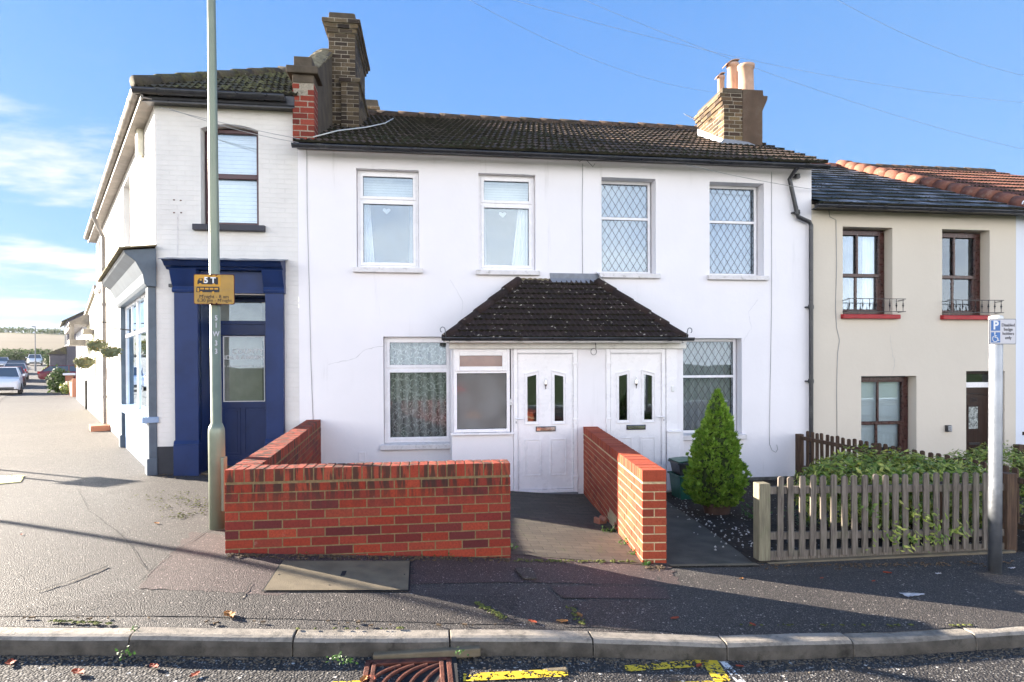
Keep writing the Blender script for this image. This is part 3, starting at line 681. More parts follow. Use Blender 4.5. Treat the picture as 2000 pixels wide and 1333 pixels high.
def frame4(mb, x0, x1, z0, z1, y0, y1, w, mi=0, M=None, wb=None):
    wb = wb or w; e = .0006
    mb.box(x0, x0+w, y0, y1, z0, z1, mi, M); mb.box(x1-w, x1, y0, y1, z0, z1, mi, M)
    mb.box(x0+w-e, x1-w+e, y0+e, y1-e, z1-w, z1-e, mi, M); mb.box(x0+w-e, x1-w+e, y0+e, y1-e, z0+e, z0+wb, mi, M)
def diamonds(mb, x0, x1, z0, z1, y, pw, ph, w=.0045, mi=0):
    for sgn in (1, -1):
        k = -60
        while k < 60:
            # line: x = x0 + k*pw + sgn*(z-z0)*pw/ph
            pts = []; zz0, zz1 = z0, z1
            xa = x0+k*pw; xb = xa+sgn*(z1-z0)*pw/ph
            (ax, az), (bx, bz) = (xa, z0), (xb, z1)
            if min(ax, bx) < x1 and max(ax, bx) > x0:
                def at(x): return az+(x-ax)*(bz-az)/(bx-ax)
                if ax < x0: az, ax = at(x0), x0
                elif ax > x1: az, ax = at(x1), x1
                if bx > x1: bz, bx = at(x1), x1
                elif bx < x0: bz, bx = at(x0), x0
                if (ax-bx)**2+(az-bz)**2 > 1e-4:
                    d = Vector((bx-ax, 0, bz-az)).normalized(); q = Vector((-d.z, 0, d.x))*w/2
                    A, B = Vector((ax, y, az)), Vector((bx, y, bz))
                    mb.face([A-q, B-q, B+q, A+q], mi)
            k += 1
    return mb
def curtain(x0, x1, z0, z1, y, amp=.03, per=.11, gather=0., n=None, seed=0):
    r_ = random.Random(seed); ph = r_.uniform(0, 6); n = n or max(12, int((x1-x0)/.012))
    def fn(u, v):
        k = 1-gather*(1-abs(v-.0))*0; xx = x0+(x1-x0)*u
        return (xx, y+amp*math.sin(xx/per*6.283+ph+.8*math.sin(xx*9+v*1.5))*(.5+.5*(1-v)+.2), z0+(z1-z0)*v)
    return MB().grid(fn, n, 6)
def upvc(parent, R, Y, split=.69, tw=.05, sash=.045, gl=None, lead=False, name='window', drip=True, top_sash=True, bot_sash=True):
    x0, x1, z0, z1 = R; W = MB(); frame4(W, x0, x1, z0, z1, Y, Y+.07, tw); zs = z0+(z1-z0)*split
    W.box(x0+tw, x1-tw, Y+.003, Y+.067, zs-tw*.45, zs+tw*.45)
    win = W.build(name, M_UPVC, parent, bevel=.006); S = MB(); G = MB(); L = MB(); K = MB()
    for (a, b, has) in ((z0+tw, zs-tw*.45, bot_sash), (zs+tw*.45, z1-tw, top_sash)):
        xa, xb = x0+tw, x1-tw
        if has:
            frame4(S, xa-.01, xb+.01, a-.01, b+.01, Y-.014, Y+.05, sash+.01); xa += sash; xb -= sash; a += sash; b -= sash
        frame4(K, xa-.002, xb+.002, a-.002, b+.002, Y+.012, Y+.02, .006)
        G.box(xa-.004, xb+.004, Y+.024, Y+.030, a-.004, b+.004)
        if lead: diamonds(L, xa, xb, a, b, Y+.021, .125, .2, .0075)
    if S.v: S.build('sash', M_UPVC, win, bevel=.006)
    K.build('glazing_seal', M_RUBBER, win); G.build('pane', gl or M_GLASS, win)
    if lead: L.build('lead_lattice', M_LEADC, win)
    return win
def sill(parent, x0, x1, ztop, Y, h=.09, out=.07, mat=None):
    m_ = MB().prism([(Y+.13, ztop+.012), (Y-out, ztop-.012), (Y-out, ztop-h), (Y+.0005, ztop-h)], x0, x1, 'x'); return m_.build('sill', mat or M_SILL, parent, bevel=.008)
def gutter(mb, P0, P1, r=.058, drop=.0, mi=0, n=9, side=None):
    P0, P1 = Vector(P0), Vector(P1); u = (P1-P0).normalized(); s_ = Vector((u.y, -u.x, 0)).normalized(); m_ = int(max(2, (P1-P0).length/.9))
    # half round channel with thickness
    pr = [(r*math.cos(math.pi+math.pi*k/n), r*math.sin(math.pi+math.pi*k/n)) for k in range(n+1)]+[((r-.006)*math.cos(2*math.pi-math.pi*k/n), (r-.006)*math.sin(2*math.pi-math.pi*k/n)) for k in range(n+1)]
    N_ = len(pr); b = len(mb.v)
    for P in (P0, P1):
        for a, z in pr: mb.v.append(P+s_*a+Vector((0, 0, z)))
    for k in range(N_):
        k2 = (k+1) % N_; mb.f.append((b+k, b+k2, b+N_+k2, b+N_+k)); mb.m.append(mi)
    for P, sg in ((P0, 1), (P1, -1)):
        mb.face([P+s_*a+Vector((0, 0, z))+u*.001*sg for a, z in pr[:n+1]], mi)
    for i in range(m_+1):     # unions / brackets
        P = P0.lerp(P1, (i+.5)/(m_+1)); b = len(mb.v); R2 = r+.006
        q = [(R2*math.cos(math.pi+math.pi*k/n), R2*math.sin(math.pi+math.pi*k/n)) for k in range(n+1)]
        for o in (-.035, .035):
            for a, z in q: mb.v.append(P+u*o+s_*a+Vector((0, 0, z)))
        for k in range(n): mb.f.append((b+k, b+k+1, b+n+2+k, b+n+1+k)); mb.m.append(mi)
    return mb
def tiles(mb, e0, e1, t0, t1, rows, tw, kind='wave', lip=.022, stagger=True, amp=.014, jit=.004, mi=0, deck=1, under=.02):
    e0, e1, t0, t1 = map(Vector, (e0, e1, t0, t1)); U = (e1-e0).normalized(); V = (t0-e0)-(t0-e0).dot(U)*U; h = V.length; V.normalize(); Nn = U.cross(V)
    Ln = (e1-e0).length; a = (t0-e0).dot(U); b = (t1-e0).dot(U); gz = h/rows
    def LR(v): return a*v/h, Ln+(b-Ln)*v/h
    def P(u, v, w_): return e0+U*u+V*v+Nn*w_
    if kind == 'wave':
        m_ = 8; pf = lambda q: amp*math.cos(q*2*math.pi*3)
        m_ = 12
    elif kind == 'flat': m_ = 1; pf = lambda q: 0
    for k in range(rows):
        v0 = k*gz-.012; v1 = min((k+1)*gz+.01, h); l0, r0 = LR(max(0, k*gz)); l1, r1 = LR(v1); off = (.5*tw if (stagger and k % 2) else 0)
        lo = min(l0, l1); hi = max(r0, r1); i = math.floor((lo-off)/tw)
        while i*tw+off < hi:
            ua, ub = i*tw+off, (i+1)*tw+off; i += 1; j = rnd.uniform(-jit, jit); j2 = rnd.uniform(-jit, jit); vj = rnd.uniform(-.006, .006)
            if max(ua, l0, l1*.0+l0) >= min(ub, r0) and max(ua, l1) >= min(ub, r1): continue
            bs = len(mb.v); g_ = .002 if kind == 'flat' else 0
            for q in range(m_+1):
                uu = ua+g_+(ub-ua-2*g_)*q/m_; hh = pf(q/m_)
                u0 = min(max(uu, l0), r0); u1 = min(max(uu, l1), r1); jj = j+(j2-j)*q/m_
                mb.v += [P(u0, v0+vj, -.006), P(u0, v0+vj, lip+.0+hh+jj), P(u1, v1, .004+hh*.9+jj*.3)]
            for q in range(m_):
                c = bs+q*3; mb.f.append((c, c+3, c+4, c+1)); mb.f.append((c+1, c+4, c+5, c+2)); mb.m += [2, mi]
    if deck: mb.face([P(0, 0, -under), P(Ln, 0, -under), P(b, h, -under), P(a, h, -under)], deck)
    return mb
def clumps(parent, e0, e1, t0, t1, n, rows, rmin, rmax, mat, name='moss', dens=None, lift=.03):
    e0, e1, t0, t1 = map(Vector, (e0, e1, t0, t1)); mb = MB(); Nn = (e1-e0).cross(t0-e0).normalized(); tries = 0; k = 0
    while k < n and tries < n*20:
        tries += 1; u = rnd.random(); v = (rnd.randrange(rows)+abs(rnd.gauss(0, .13)))/rows
        if v > .98: continue
        p = e0.lerp(e1, u).lerp(t0.lerp(t1, u), v)
        if rnd.random() > (dens(u, v) if dens else 1)*max(0, .5+1.6*noise.noise(p*1.7)): continue
        k += 1; r = rnd.uniform(rmin, rmax); a1 = (e1-e0).normalized(); a2 = Nn.cross(a1); b = len(mb.v); m_ = 7; q = p+Nn*lift
        for i in range(m_): w_ = 6.283*i/m_; rr = r*rnd.uniform(.6, 1.2); mb.v.append(q+a1*math.cos(w_)*rr*1.35+a2*math.sin(w_)*rr*.8-Nn*.02)
        mb.v.append(q+Nn*r*.28)
        for i in range(m_): mb.f.append((b+i, b+(i+1) % m_, b+m_)); mb.m.append(0)
    return tag(mb.build(name, mat, parent, smooth=True), kind='stuff')
def hiptiles(mb, A, B, r=.11, seg=.33, mi=0):
    A, B = Vector(A), Vector(B); n = max(1, int((B-A).length/seg)); d = (B-A)/n
    for i in range(n):
        p = A+d*i; j = rnd.uniform(-.004, .006); mb.tube([p-d*.05+Vector((0, 0, .012+j)), p+d*1.0+Vector((0, 0, j))], [r*1.04, r*.96], 14, mi)
    return mb

ZE = onY(1090, 312, FY).z     # top of the rendered wall under the fascia
XH0 = onY(583, 560, FY).x; XH1 = onY(1585, 560, FY).x; XM = onY(1138, 420, FY).x
BACK = 18.; ZR = KZ(6.47); YR = 13.8; ZEV = KZ(4.60); YEV = FY-.30
print('house', XH0, XM, XH1, ZE)
def W4(name): pass
def rr(x0, y0, x1, y1, Y=FY): return rect(x0, y0, x1, y1, Y)
# windows of the two white cottages (surveyed on the front plane)
O1 = rr(696, 331, 818, 524); O2 = rr(935, 340, 1046, 529); O3 = rr(1175, 348, 1281, 535); O4 = rr(1386, 357, 1492, 539)
G1 = list(rr(749, 658, 886, 868)); G2 = list(rr(1300, 661, 1449, 850))
PX0 = onY(882, 760, YP).x; PX1 = onY(1336, 760, YP).x
G1[1] = min(G1[1], PX0+.04); G2[0] = PX1-.12
def cottage(name, label, x0, x1, ups, gr, dep, party_l, party_r):
    h = thing(name, label, 'house', ((x0+x1)/2, FY, g((x0+x1)/2, FY)))
    mb = wallholes(MB(), x0, x1, -.7, ZE+.12, FY, dep, [tuple(o)+(dep,) for o in ups]+[tuple(gr)+(dep,)])
    mb.face([(x0, FY, -.7), (x0, BACK, -.7), (x0, BACK, ZE+.1), (x0, YR, ZR-.1), (x0, FY, ZE+.1)][::-1]); mb.face([(x1, FY, -.7), (x1, BACK, -.7), (x1, BACK, ZE+.1), (x1, YR, ZR-.1), (x1, FY, ZE+.1)])
    mb.face([(x0, BACK, -.7), (x1, BACK, -.7), (x1, BACK, ZE+.1), (x0, BACK, ZE+.1)]); mb.build('wall', M_WHITE, h)
    r = MB(); o0 = -.0 if party_l else .0; xe1 = x1+(.09 if party_r else 0); xe0 = x0-(.0 if not party_l else -.0)
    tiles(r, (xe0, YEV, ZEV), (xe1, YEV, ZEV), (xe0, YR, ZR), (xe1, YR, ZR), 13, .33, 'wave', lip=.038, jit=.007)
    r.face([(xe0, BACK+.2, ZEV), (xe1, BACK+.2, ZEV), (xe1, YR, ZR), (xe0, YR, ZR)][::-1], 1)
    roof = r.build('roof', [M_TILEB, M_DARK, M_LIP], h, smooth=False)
    clumps(roof, (xe0, YEV, ZEV), (xe1, YEV, ZEV), (xe0, YR, ZR), (xe1, YR, ZR), 300 if party_l else 120, 13, .02, .055, M_MOSSR, dens=lambda u, v: max(0, 1-v*1.3), lift=.04)
    hiptiles(MB(), (xe0, YR, ZR-.02), (xe1, YR, ZR-.02), .12, .45).build('ridge_tiles', M_TILEB, roof, smooth=True)
    m_ = MB().box(x0, x1+(.06 if party_r else 0), YEV+.1, YEV+.12, ZE-.005, ZEV-.01); m_.box(x0, x1, YEV+.1, FY+.01, ZE+.0, ZE+.02)
    m_.build('fascia', M_BLACKPL, h)
    return h, roof
hA, roofA = cottage('white_cottage', 'white rendered two-storey cottage beside the shop, lace curtains at its plain-glazed windows', XH0, XM, [O1, O2], G1, .16, True, False)
hB, roofB = cottage('white_cottage', 'white rendered two-storey cottage with diamond-leaded windows, behind the cone-shaped conifer', XM, XH1, [O3, O4], G2, .25, False, True)
for h, x0, x1 in ((hA, XH0-.02, XM), (hB, XM, XH1+.12)):
    gutter(MB(), (x0, YEV-.0, ZEV-.045), (x1, YEV-.0, ZEV-.045)).build('gutter', M_BLACKPL, h, smooth=True)
def shrink(o, l, r, b, t): return (o[0]+l, o[1]-r, o[2]+b, o[3]-t)
def put_win(h, O, Y, dep, lead, kind, seed, label=None):
    R = shrink(O, .005, .005 if dep < .2 else .02, .015, .002); win = upvc(h, R, Y+dep-.05, .70 if not lead else .60, .05, .04 if not lead else .0001, M_GLASSU if Y == FY and O[2] > 2 else M_GLASS, lead, top_sash=not lead, bot_sash=not lead)
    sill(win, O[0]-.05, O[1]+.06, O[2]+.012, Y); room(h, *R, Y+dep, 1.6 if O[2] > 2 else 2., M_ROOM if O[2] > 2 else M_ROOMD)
    return win, R
zmid = lambda R, f: R[2]+(R[3]-R[2])*f
for O, sd in ((O1, 1), (O2, 2)):
    win, R = put_win(hA, O, FY, .16, False, 0, sd); Y = FY+.16+.12
    for side in (0, 1):
        wd = (.16 if side == 0 else .07) if sd == 1 else (.05 if side == 0 else .27); zt_ = zmid(R, .70)
        def cfn(u, v, side=side, wd=wd, zt_=zt_):
            k = .55+.45*(1-v); x = (R[0]+.09+wd*k*u) if side == 0 else (R[1]-.09-wd*k*u)
            return (x, Y+.02*math.sin(u*22), R[2]+.05+(zt_-R[2]-.05)*v)
        MB().grid(cfn, 30, 8).build('curtain', M_CURT, win)
    zt_ = zmid(R, .69)   # blind behind the top light and a small heart-shaped pull
    b = MB()
    for k in range(10): b.box(R[0]+.06, R[1]-.06, Y+.05, Y+.052, zt_+.02+k*.042, zt_+.02+k*.042+.039)
    b.build('blind', M_BLIND, win)
    xc = (R[0]+R[1])/2-.04; hp = [(xc+.062*math.sin(a)**3*1.0, zt_-.10+.055*(.81*math.cos(a)-.31*math.cos(2*a)-.12*math.cos(3*a))) for a in [2*math.pi*i/24 for i in range(24)]]
    MB().prism(hp, Y+.03, Y+.036).build('heart_ornament', M_CURT, win)
win, R = put_win(hA, G1, FY, .16, False, 0, 5)
curtain(R[0]+.04, R[1]-.02, R[2]+.05, R[3]-.04, FY+.26, .02, .14, seed=3).build('lace_curtain', M_LACE, win)
# things on the window board behind the lace
MB().lathe((R[0]+.3, FY+.42, R[2]-.05), [(.05, 0), (.06, .2), (.03, .28)], 12).build('vase', M_GREEN, win)
for O, sd in ((O3, 1), (O4, 2)):
    win, R = put_win(hB, O, FY, .25, True, 0, sd)
    curtain(R[0]+.04, R[1]-.03, R[2]+.04, R[3]-.03, FY+.36, .018, .10, seed=sd).build('net_curtain', M_NET, win)
win, R = put_win(hB, G2, FY, .22, True, 0, 3); curtain(R[0]+.04, R[1]-.03, R[2]+.04, R[3]-.03, FY+.36, .03, .12, seed=9).build('net_curtain', net('grey_net_curtain', (.6, .62, .65), .62), win)
for h, x0, x1 in ((hA, XH0, PX0-.02), (hB, PX1+.02, XH1-.0)):     # tarred plinth band at the foot of the front
    MB().box(x0, x1, FY-.012, FY+.02, -.7, g(x1, FY)+(.03 if h is hA else .07)).build('plinth', simple('plinth_stain', (.13, .125, .11), .95, .4, 9, .5, 40, .1), h)
# small things fixed to the fronts
def cable(parent, pts, r=.004, mat=None, name='cable'): return MB().tube(pts, r, 6).build(name, mat or M_CABLEG, parent, smooth=True)
def fpath(px, Y=FY-.008): return [onY(a, b, Y) for a, b in px]
cable(hA, fpath([(599, 292), (600, 420), (604, 560), (607, 700), (612, 830)]), .004, M_CABLEG)
cable(hB, fpath([(1138, 320), (1137, 420), (1138, 548)], FY-.006), .004, M_CABLEG)
cable(hB, fpath([(1507, 336), (1507, 600), (1504, 770), (1503, 840), (1503, 868), (1508, 880), (1515, 884), (1519, 878), (1517, 869)]), .004, M_CABLEG)
cable(hA, [onY(612, 268, 8.45*KS), onY(660, 258, 8.8*KS)+Vector((0, 0, .02)), onY(715, 249, 9.6*KS), onY(752, 241, 10.6*KS), onY(768, 232, 11.4*KS)], .010, M_CABLEW)
cable(hB, fpath([(1117, 312), (1124, 306), (1132, 316), (1142, 309), (1150, 318), (1158, 326), (1162, 320)], FY-.09), .004, M_CABLEB)
MB().lathe((0, 0, 0), [(.001, 0), (.03, 0), (.03, .02), (.001, .02)], 12)
x, y0_ = onY(708, 892, FY).x, onY(708, 892, FY).z
frame4(v_ := MB(), x-.05, x+.05, y0_-.07, y0_+.07, FY-.012, FY+.002, .008); v_.build('air_brick', M_UPVC, hA, bevel=.004)

# downpipe on the right of the leaded cottage
def P3(px, py, Y): return onY(px, py, Y)
YD = FY-.075
a_ = onY(1557, 332, YEV); dp = [Vector((a_.x, YEV, ZEV-.10)), Vector((a_.x, YD, ZEV-.22)), P3(1557, 418, YD), P3(1559, 424, YD), P3(1581, 434, YD), P3(1584, 440, YD), Vector((P3(1584, 600, YD).x, YD, g(6, 9)-.02))]
pm = MB().tube(dp, .036, 12)
for py in (345, 415, 600, 745): 
    p = P3(1557 if py < 430 else 1584, py, YD); pm.lathe((p.x, YD, p.z), [(.036, -.035), (.045, -.035), (.045, .035), (.036, .035)], 12); pm.box(p.x-.07, p.x+.07, YD+.02, FY-.001, p.z-.012, p.z+.012)
pm.build('downpipe', M_BLACKPL, hB, smooth=False)

# ------------------------------------------------------------------ porch
YV = 8.82
po = thing('porch', 'white shared porch with hipped dark tiled roof over the two front doors', 'porch', ((PX0+PX1)/2, YP, g(1.5, YP)))
def q(px0, py0, px1, py1, Y=YP): return rect(px0, py0, px1, py1, Y)
Zt = onY(1100, 682, YP).z; Zg = onY(1065, 963, YP).z
D1 = q(1003, 681, 1128, 962); D2 = q(1184, 682, 1300, 965); WN = q(886, 682, 996, 845); RP = q(1300, 682, 1334, 965)
D1 = (D1[0], D1[1], Zg, Zt); D2 = (D2[0], D2[1], Zg, Zt)
mb = MB(); mb.box(PX0, D1[0]-.004, YP+.01, YP+.09, -.7, WN[2]-.03)           # rendered panel below window
mb.box(D1[1]+.004, D2[0]-.004, YP-.0, YP+.3, -.7, Zt)                          # pier between the doors
mb.box(D1[0]-.03, D1[0]-.004, YP+.012, YP+.1, WN[2]-.03, Zt)
mb.box(PX0, PX0+.05, YP+.09, FY, -.7, Zt); mb.box(PX1-.05, PX1, YP+.09, FY, -.7, Zt)
x9 = onY(1314, 700, YP).x; mb.box(D2[1]+.004, PX1, YP+.03, YP+.09, -.7, Zt)
mb.build('porch_wall', M_WHITE, po, bevel=.004)
MB().box(PX0-.02, D1[0]-.002, YP-.045, YP+.02, WN[2]-.035, WN[2]-.004).build('sill_board', M_UPVC, po, bevel=.006); z9 = onY(1314, 841, YP).z; mb = MB()
mb.box(D2[1]+.01, PX1-.06, YP-.05, YP+.03, z9-.03, z9); mb.build('sill_board', M_UPVC, po, bevel=.006)
MB().box(D2[1]+.012, PX1-.075, YP-.028, YP+.03, Zg-.02, z9-.03).build('boxing_panel', M_UPVC, po, bevel=.004)
MB().box(D2[1]+.012, PX1-.11, YP-.004, YP+.03, z9, Zt).build('side_panel', M_UPVC, po, bevel=.004)
MB().box(PX0-.03, PX1+.02, YP-.05, YP+.05, Zt+.003, onY(1100, 668, YP-.05).z).build('fascia', simple('cream_fascia', (.72, .7, .64), .5, .06, 6, 0, 9, .4, dirt=(.4, .36, .28), dirtamt=.4, dscale=8), po, bevel=.004)
# roof
xl, xr = onY(868, 664, YV).x, onY(1342, 664, YV).x; ze = onY(1100, 659, YV).z; tl = onY(1012, 546, FY); tr = onY(1163, 549, FY); zt = (tl.z+tr.z)/2
r = MB(); tiles(r, (xl, YV, ze), (xr, YV, ze), (tl.x, FY-.02, zt), (tr.x, FY-.02, zt), 11, .25, 'wave', lip=.036, amp=.009, jit=.006)
r.face([(xl, YV, ze), (tl.x, FY, zt), (xl, FY, ze)], 0); r.face([(xr, YV, ze), (xr, FY, ze), (tr.x, FY, zt)], 0); r.face([(xl, YV, ze-.02), (xl, FY, ze-.02), (xr, FY, ze-.02), (xr, YV, ze-.02)], 1)
pr_ = r.build('roof', [M_TILEP, M_DARK, M_LIP], po)
clumps(pr_, (xl+.1, YV, ze), (xr-.1, YV, ze), (tl.x, FY-.02, zt), (tr.x, FY-.02, zt), 190, 11, .008, .028, M_LICH, 'lichen', None, .026)
for A_, B_ in (((xl+.03, YV+.03, ze-.02), (tl.x, FY-.08, zt-.03)), ((xr-.03, YV+.03, ze-.02), (tr.x, FY-.08, zt-.03))): hiptiles(MB(), A_, B_, .075, .34).build('hip_tiles', M_TILEP, pr_, smooth=True)
m_ = MB().grid(lambda u, v: (tl.x+.05+(onY(1076, 550, FY).x-tl.x)*u, FY-.003-.07*(1-v)+.01*math.sin(u*40), zt-.035+.06*v+.012*noise.noise(Vector((u*9, v, 0)))), 30, 3); m_.build('mortar_fillet', M_CEMCAP, pr_)
a, b = onY(1075, 545, FY).x, onY(1170, 545, FY).x
def lead_(u, v): 
    x = a+(b-a)*u; sag = .05*max(0, u-.6)*2.2
    return (x+.03*v*(u-.5), (FY-.012-.0*v) if v > .45 else FY-.012-.10*(.45-v)/.45, zt+.06-.04*0-.0+.14*(v-.7)-(.0 if v > .45 else 0)-(.02*(.45-v))-sag*(1-v)*.6)
MB().grid(lead_, 16, 9).build('lead_flashing', M_LEAD, pr_, solid=.004)
p0 = Vector((b-.02, FY-.02, zt+.1)); p1 = Vector((tr.x+.22, FY-.2, zt-.16)); m_ = MB().grid(lambda u, v: p0.lerp(p1, u)+Vector((-.03+.11*(v-.3)*0, -.05+.1*v, .05*v+.012)), 6, 2); m_.build('lead_flashing', M_LEAD, pr_, solid=.004)
for sx, x in ((-1, xl+.02), (1, xr-.02)):
    pts = [(x, YV-.02, ze-.0), (x+sx*.01, YV-.04, ze+.10)]+[(x+sx*(.01+.035-.035*math.cos(k)), YV-.04, ze+.10+.04*math.sin(k)) for k in (.5, 1., 1.6, 2.2, 2.8, 3.5, 4.2)]
    MB().tube(pts, .007, 6).build('hip_iron', M_GREYM, pr_, smooth=True)
gutter(MB(), (xl-.04, YV-.05, ze-.005), (xr+.08, YV-.05, ze-.005), .05).build('gutter', M_BLACKPL, po, smooth=True)
MB().box(xl, xr, YV-.0, YV+.28, ze-.075, ze-.055).build('soffit', M_UPVC, po)
lp = [Vector((0, 0, .14)), Vector((.004, -.01, .06))]+[Vector((-.03+.045*math.cos(k), -.01, -.01+.05*math.sin(k))) for k in [.8-.5*i for i in range(13)]]
c0 = onY(1163, 686, YP-.06); MB().tube([c0+p for p in lp], .004, 6).build('cable', M_CABLEB, po, smooth=True)
# porch window
wz = (WN[0], WN[1], WN[2], Zt); win = MB(); frame4(win, *wz, YP, YP+.07, .05); sp = onY(940, 727, YP).z; win.box(wz[0]+.05, wz[1]-.05, YP+.003, YP+.067, sp-.02, sp+.02); win = win.build('window', M_UPVC, po, bevel=.006)
S = MB(); ts = q(900, 684, 990, 722); frame4(S, wz[0]+.02, ts[1], sp+.012, Zt-.03, YP-.016, YP+.04, .07); S.build('sash', M_UPVC, win, bevel=.008)
MB().box(wz[0]+.07, ts[1]-.06, YP+.02, YP+.026, sp+.07, Zt-.08).build('pane', simple('reflective_pink_pane', (.25, .15, .13), .12, .1, 6, 0, 9, .6), win)
MB().box(wz[0]+.04, wz[1]-.04, YP+.03, YP+.036, wz[2]+.04, sp-.015).build('frosted_pane', M_FROST, win)
K = MB(); frame4(K, wz[0]+.05, wz[1]-.05, wz[2]+.05, sp-.02, YP+.022, YP+.029, .007); K.build('glazing_seal', M_RUBBER, win)
blob = MB(); cx = wz[0]+.22
leafp = onY(905, 762, YP+.12); blob.tube([leafp+Vector((-.14, 0, 0)), leafp+Vector((-.05, 0, .02)), leafp+Vector((.06, 0, -.02))], [.05, .04, .005], 10); blob.build('red_hat', simple('red_cloth', (.7, .03, .02), .8), po, smooth=True)
bp = onY(930, 812, YP+.12); MB().tube([bp+Vector((-.18, 0, .0)), bp+Vector((-.02, 0, .01)), bp+Vector((.1, 0, -.02))], [.05, .07, .02], 10).build('tan_bag', simple('tan_cloth', (.4, .2, .1), .8), po, smooth=True)
room(po, PX0+.35, PX1-.35, Zg+.3, Zt-.3, YP+.0, .66, simple('porch_inside', (.35, .33, .32), .9), .28)
def door(parent, D, hinge, seed):
    x0, x1, z0, z1 = D; Y = YP; W = x1-x0; fr = MB(); frame4(fr, x0, x1, z0, z1, Y-.01, Y+.07, .065, wb=.05)
    d = fr.build('door', M_UPVC, parent, bevel=.008); lx0, lx1, lz0, lz1 = x0+.07, x1-.07, z0+.055, z1-.07
    H = lz1-lz0; Lw = lx1-lx0; leaf_ = MB(); pz = lz0
    # leaf with two slits that have angled heads
    sA = (lx0+.17*Lw, lx0+.335*Lw); sB = (lx0+.665*Lw-.0, lx0+.83*Lw); zb, zs = lz0+.50*H, lz0+.845*H; rise = .03
    holes = [(sA[0], sA[1], zb, zs), (sB[0], sB[1], zb, zs)]
    wallholes(leaf_, lx0, lx1, lz0, lz1, Y+.012, .03, holes); leaf_.build('door_leaf', M_UPVC, d)
    frame4(sl_ := MB(), lx0-.001, lx1+.001, lz0-.001, lz1+.001, Y+.002, Y+.02, .014); sl_.build('leaf_edge', M_UPVC, d, bevel=.004)
    tri = MB()
    for (a, b), inner in ((sA, 1), (sB, 0)):    # fill corner so glass head slopes up towards the centre
        if inner: tri.face([(a, Y+.0119, zs), (a, Y+.0119, zs-rise), (b, Y+.0119, zs)])
        else: tri.face([(a, Y+.0119, zs), (b, Y+.0119, zs-rise), (b, Y+.0119, zs)])
    tri.build('glazing_head', M_UPVC, d)
    mo = MB()
    for (a, b), inner in ((sA, 1), (sB, 0)):    # raised moulding round each slit with a pitched head
        o = .045; zl = zs+.02+(0 if inner else .05); zr_ = zs+.02+(.05 if inner else 0); pth = [(a-o, zb-o), (b+o, zb-o), (b+o, zr_), (a-o, zl)]; pin = [(a-o+.016, zb-o+.016), (b+o-.016, zb-o+.016), (b+o-.016, zr_-.018), (a-o+.016, zl-.018)]
        for i in range(4):
            j = (i+1) % 4; P = [pth[i], pth[j], pin[j], pin[i]]; mo.prism(P, Y-.004, Y+.0125)
    for (a, b) in ((lx0+.12*Lw, lx0+.42*Lw), (lx0+.58*Lw, lx0+.88*Lw)):
        frame4(mo, a, b, lz0+.10*H, lz0+.37*H, Y+.0, Y+.0125, .014); mo.box(a+.035, b-.035, Y+.004, Y+.0126, lz0+.10*H+.04, lz0+.37*H-.04)
    mo.build('panel_moulding', M_UPVC, d, bevel=.003)
    G = MB()
    for (a, b) in (sA, sB): G.box(a, b, Y+.03, Y+.036, zb, zs)
    G.build('pane', M_GLASSD, d)
    lb = MB(); xm = (lx0+lx1)/2; zz = lz0+.445*H; frame4(lb, xm-.15, xm+.15, zz-.038, zz+.038, Y-.006, Y+.012, .009); lb.build('letterbox_frame', M_RUBBER, d)
    MB().box(xm-.14, xm+.14, Y-.004, Y+.012, zz-.028, zz+.028).build('letterbox', M_CHROME, d, bevel=.003)
    kn = MB().lathe((xm, Y-.012, zs-.13), [(.002, -.09), (.008, -.08), (.006, -.055), (.018, -.035), (.024, -.0), (.014, .022), (.02, .035), (.006, .05), (.008, .075), (.002, .085)], 12); kn.build('door_knocker', M_CHROME, d, smooth=True)
    hx = x0+.036 if hinge == 'r' else x1-.036; sg = 1 if hinge == 'r' else -1; hzz = onY(1010, 818, Y).z
    hd = MB().box(hx-.016, hx+.016, Y-.024, Y-.008, hzz-.1, hzz+.05); hd.tube([(hx, Y-.02, hzz), (hx, Y-.055, hzz), (hx+sg*.03, Y-.06, hzz), (hx+sg*.11, Y-.055, hzz)], .011, 8); hd.build('door_handle', M_UPVC, d, bevel=.004)
    MB().box(hx-.005, hx+.005, Y-.026, Y-.023, hzz-.07, hzz-.04).build('keyhole', M_RUBBER, d)
    hg = MB(); hx = x1-.03 if hinge == 'r' else x0+.03
    for f in (.89, .5, .1):
        z = z0+(z1-z0)*f; hg.tube([(hx+sg*.028, Y-.02, z-.05), (hx+sg*.028, Y-.02, z+.03)], .011, 8); hg.box(min(hx-sg*.045, hx+sg*.03), max(hx-sg*.045, hx+sg*.03), Y-.024, Y-.009, z+.005, z+.03)
    hg.build('hinges', M_UPVC, d, bevel=.003)
    MB().box(x0, x1, Y-.04, Y+.0, z0-.03, z0+.0).build('threshold', M_GREYM if seed == 1 else M_UPVC, d, bevel=.004)
    return d
door(po, D1, 'r', 1)['label'] = 'left white panelled door, hinged on its right'
door(po, D2, 'l', 2)['label'] = 'right white panelled door, hinged on its left'
for (px, py) in ((998, 786),):
    p = onY(px, py, YP-.01); MB().box(p.x-.012, p.x+.012, YP-.012, YP+.012, p.z-.045, p.z+.045).build('doorbell', M_PLASTICW, po, bevel=.004); MB().lathe((p.x, YP-.014, p.z-.012), [(.001, -.006), (.006, -.006), (.006, .006), (.001, .006)], 10).build('bell_button', M_GREYM, po)
p = onY(1314, 760, YP-.01); b_ = MB().box(p.x-.025, p.x+.025, YP-.026, YP-.003, p.z-.045, p.z+.045); b_.build('doorbell', M_PLASTICW, po, bevel=.01)

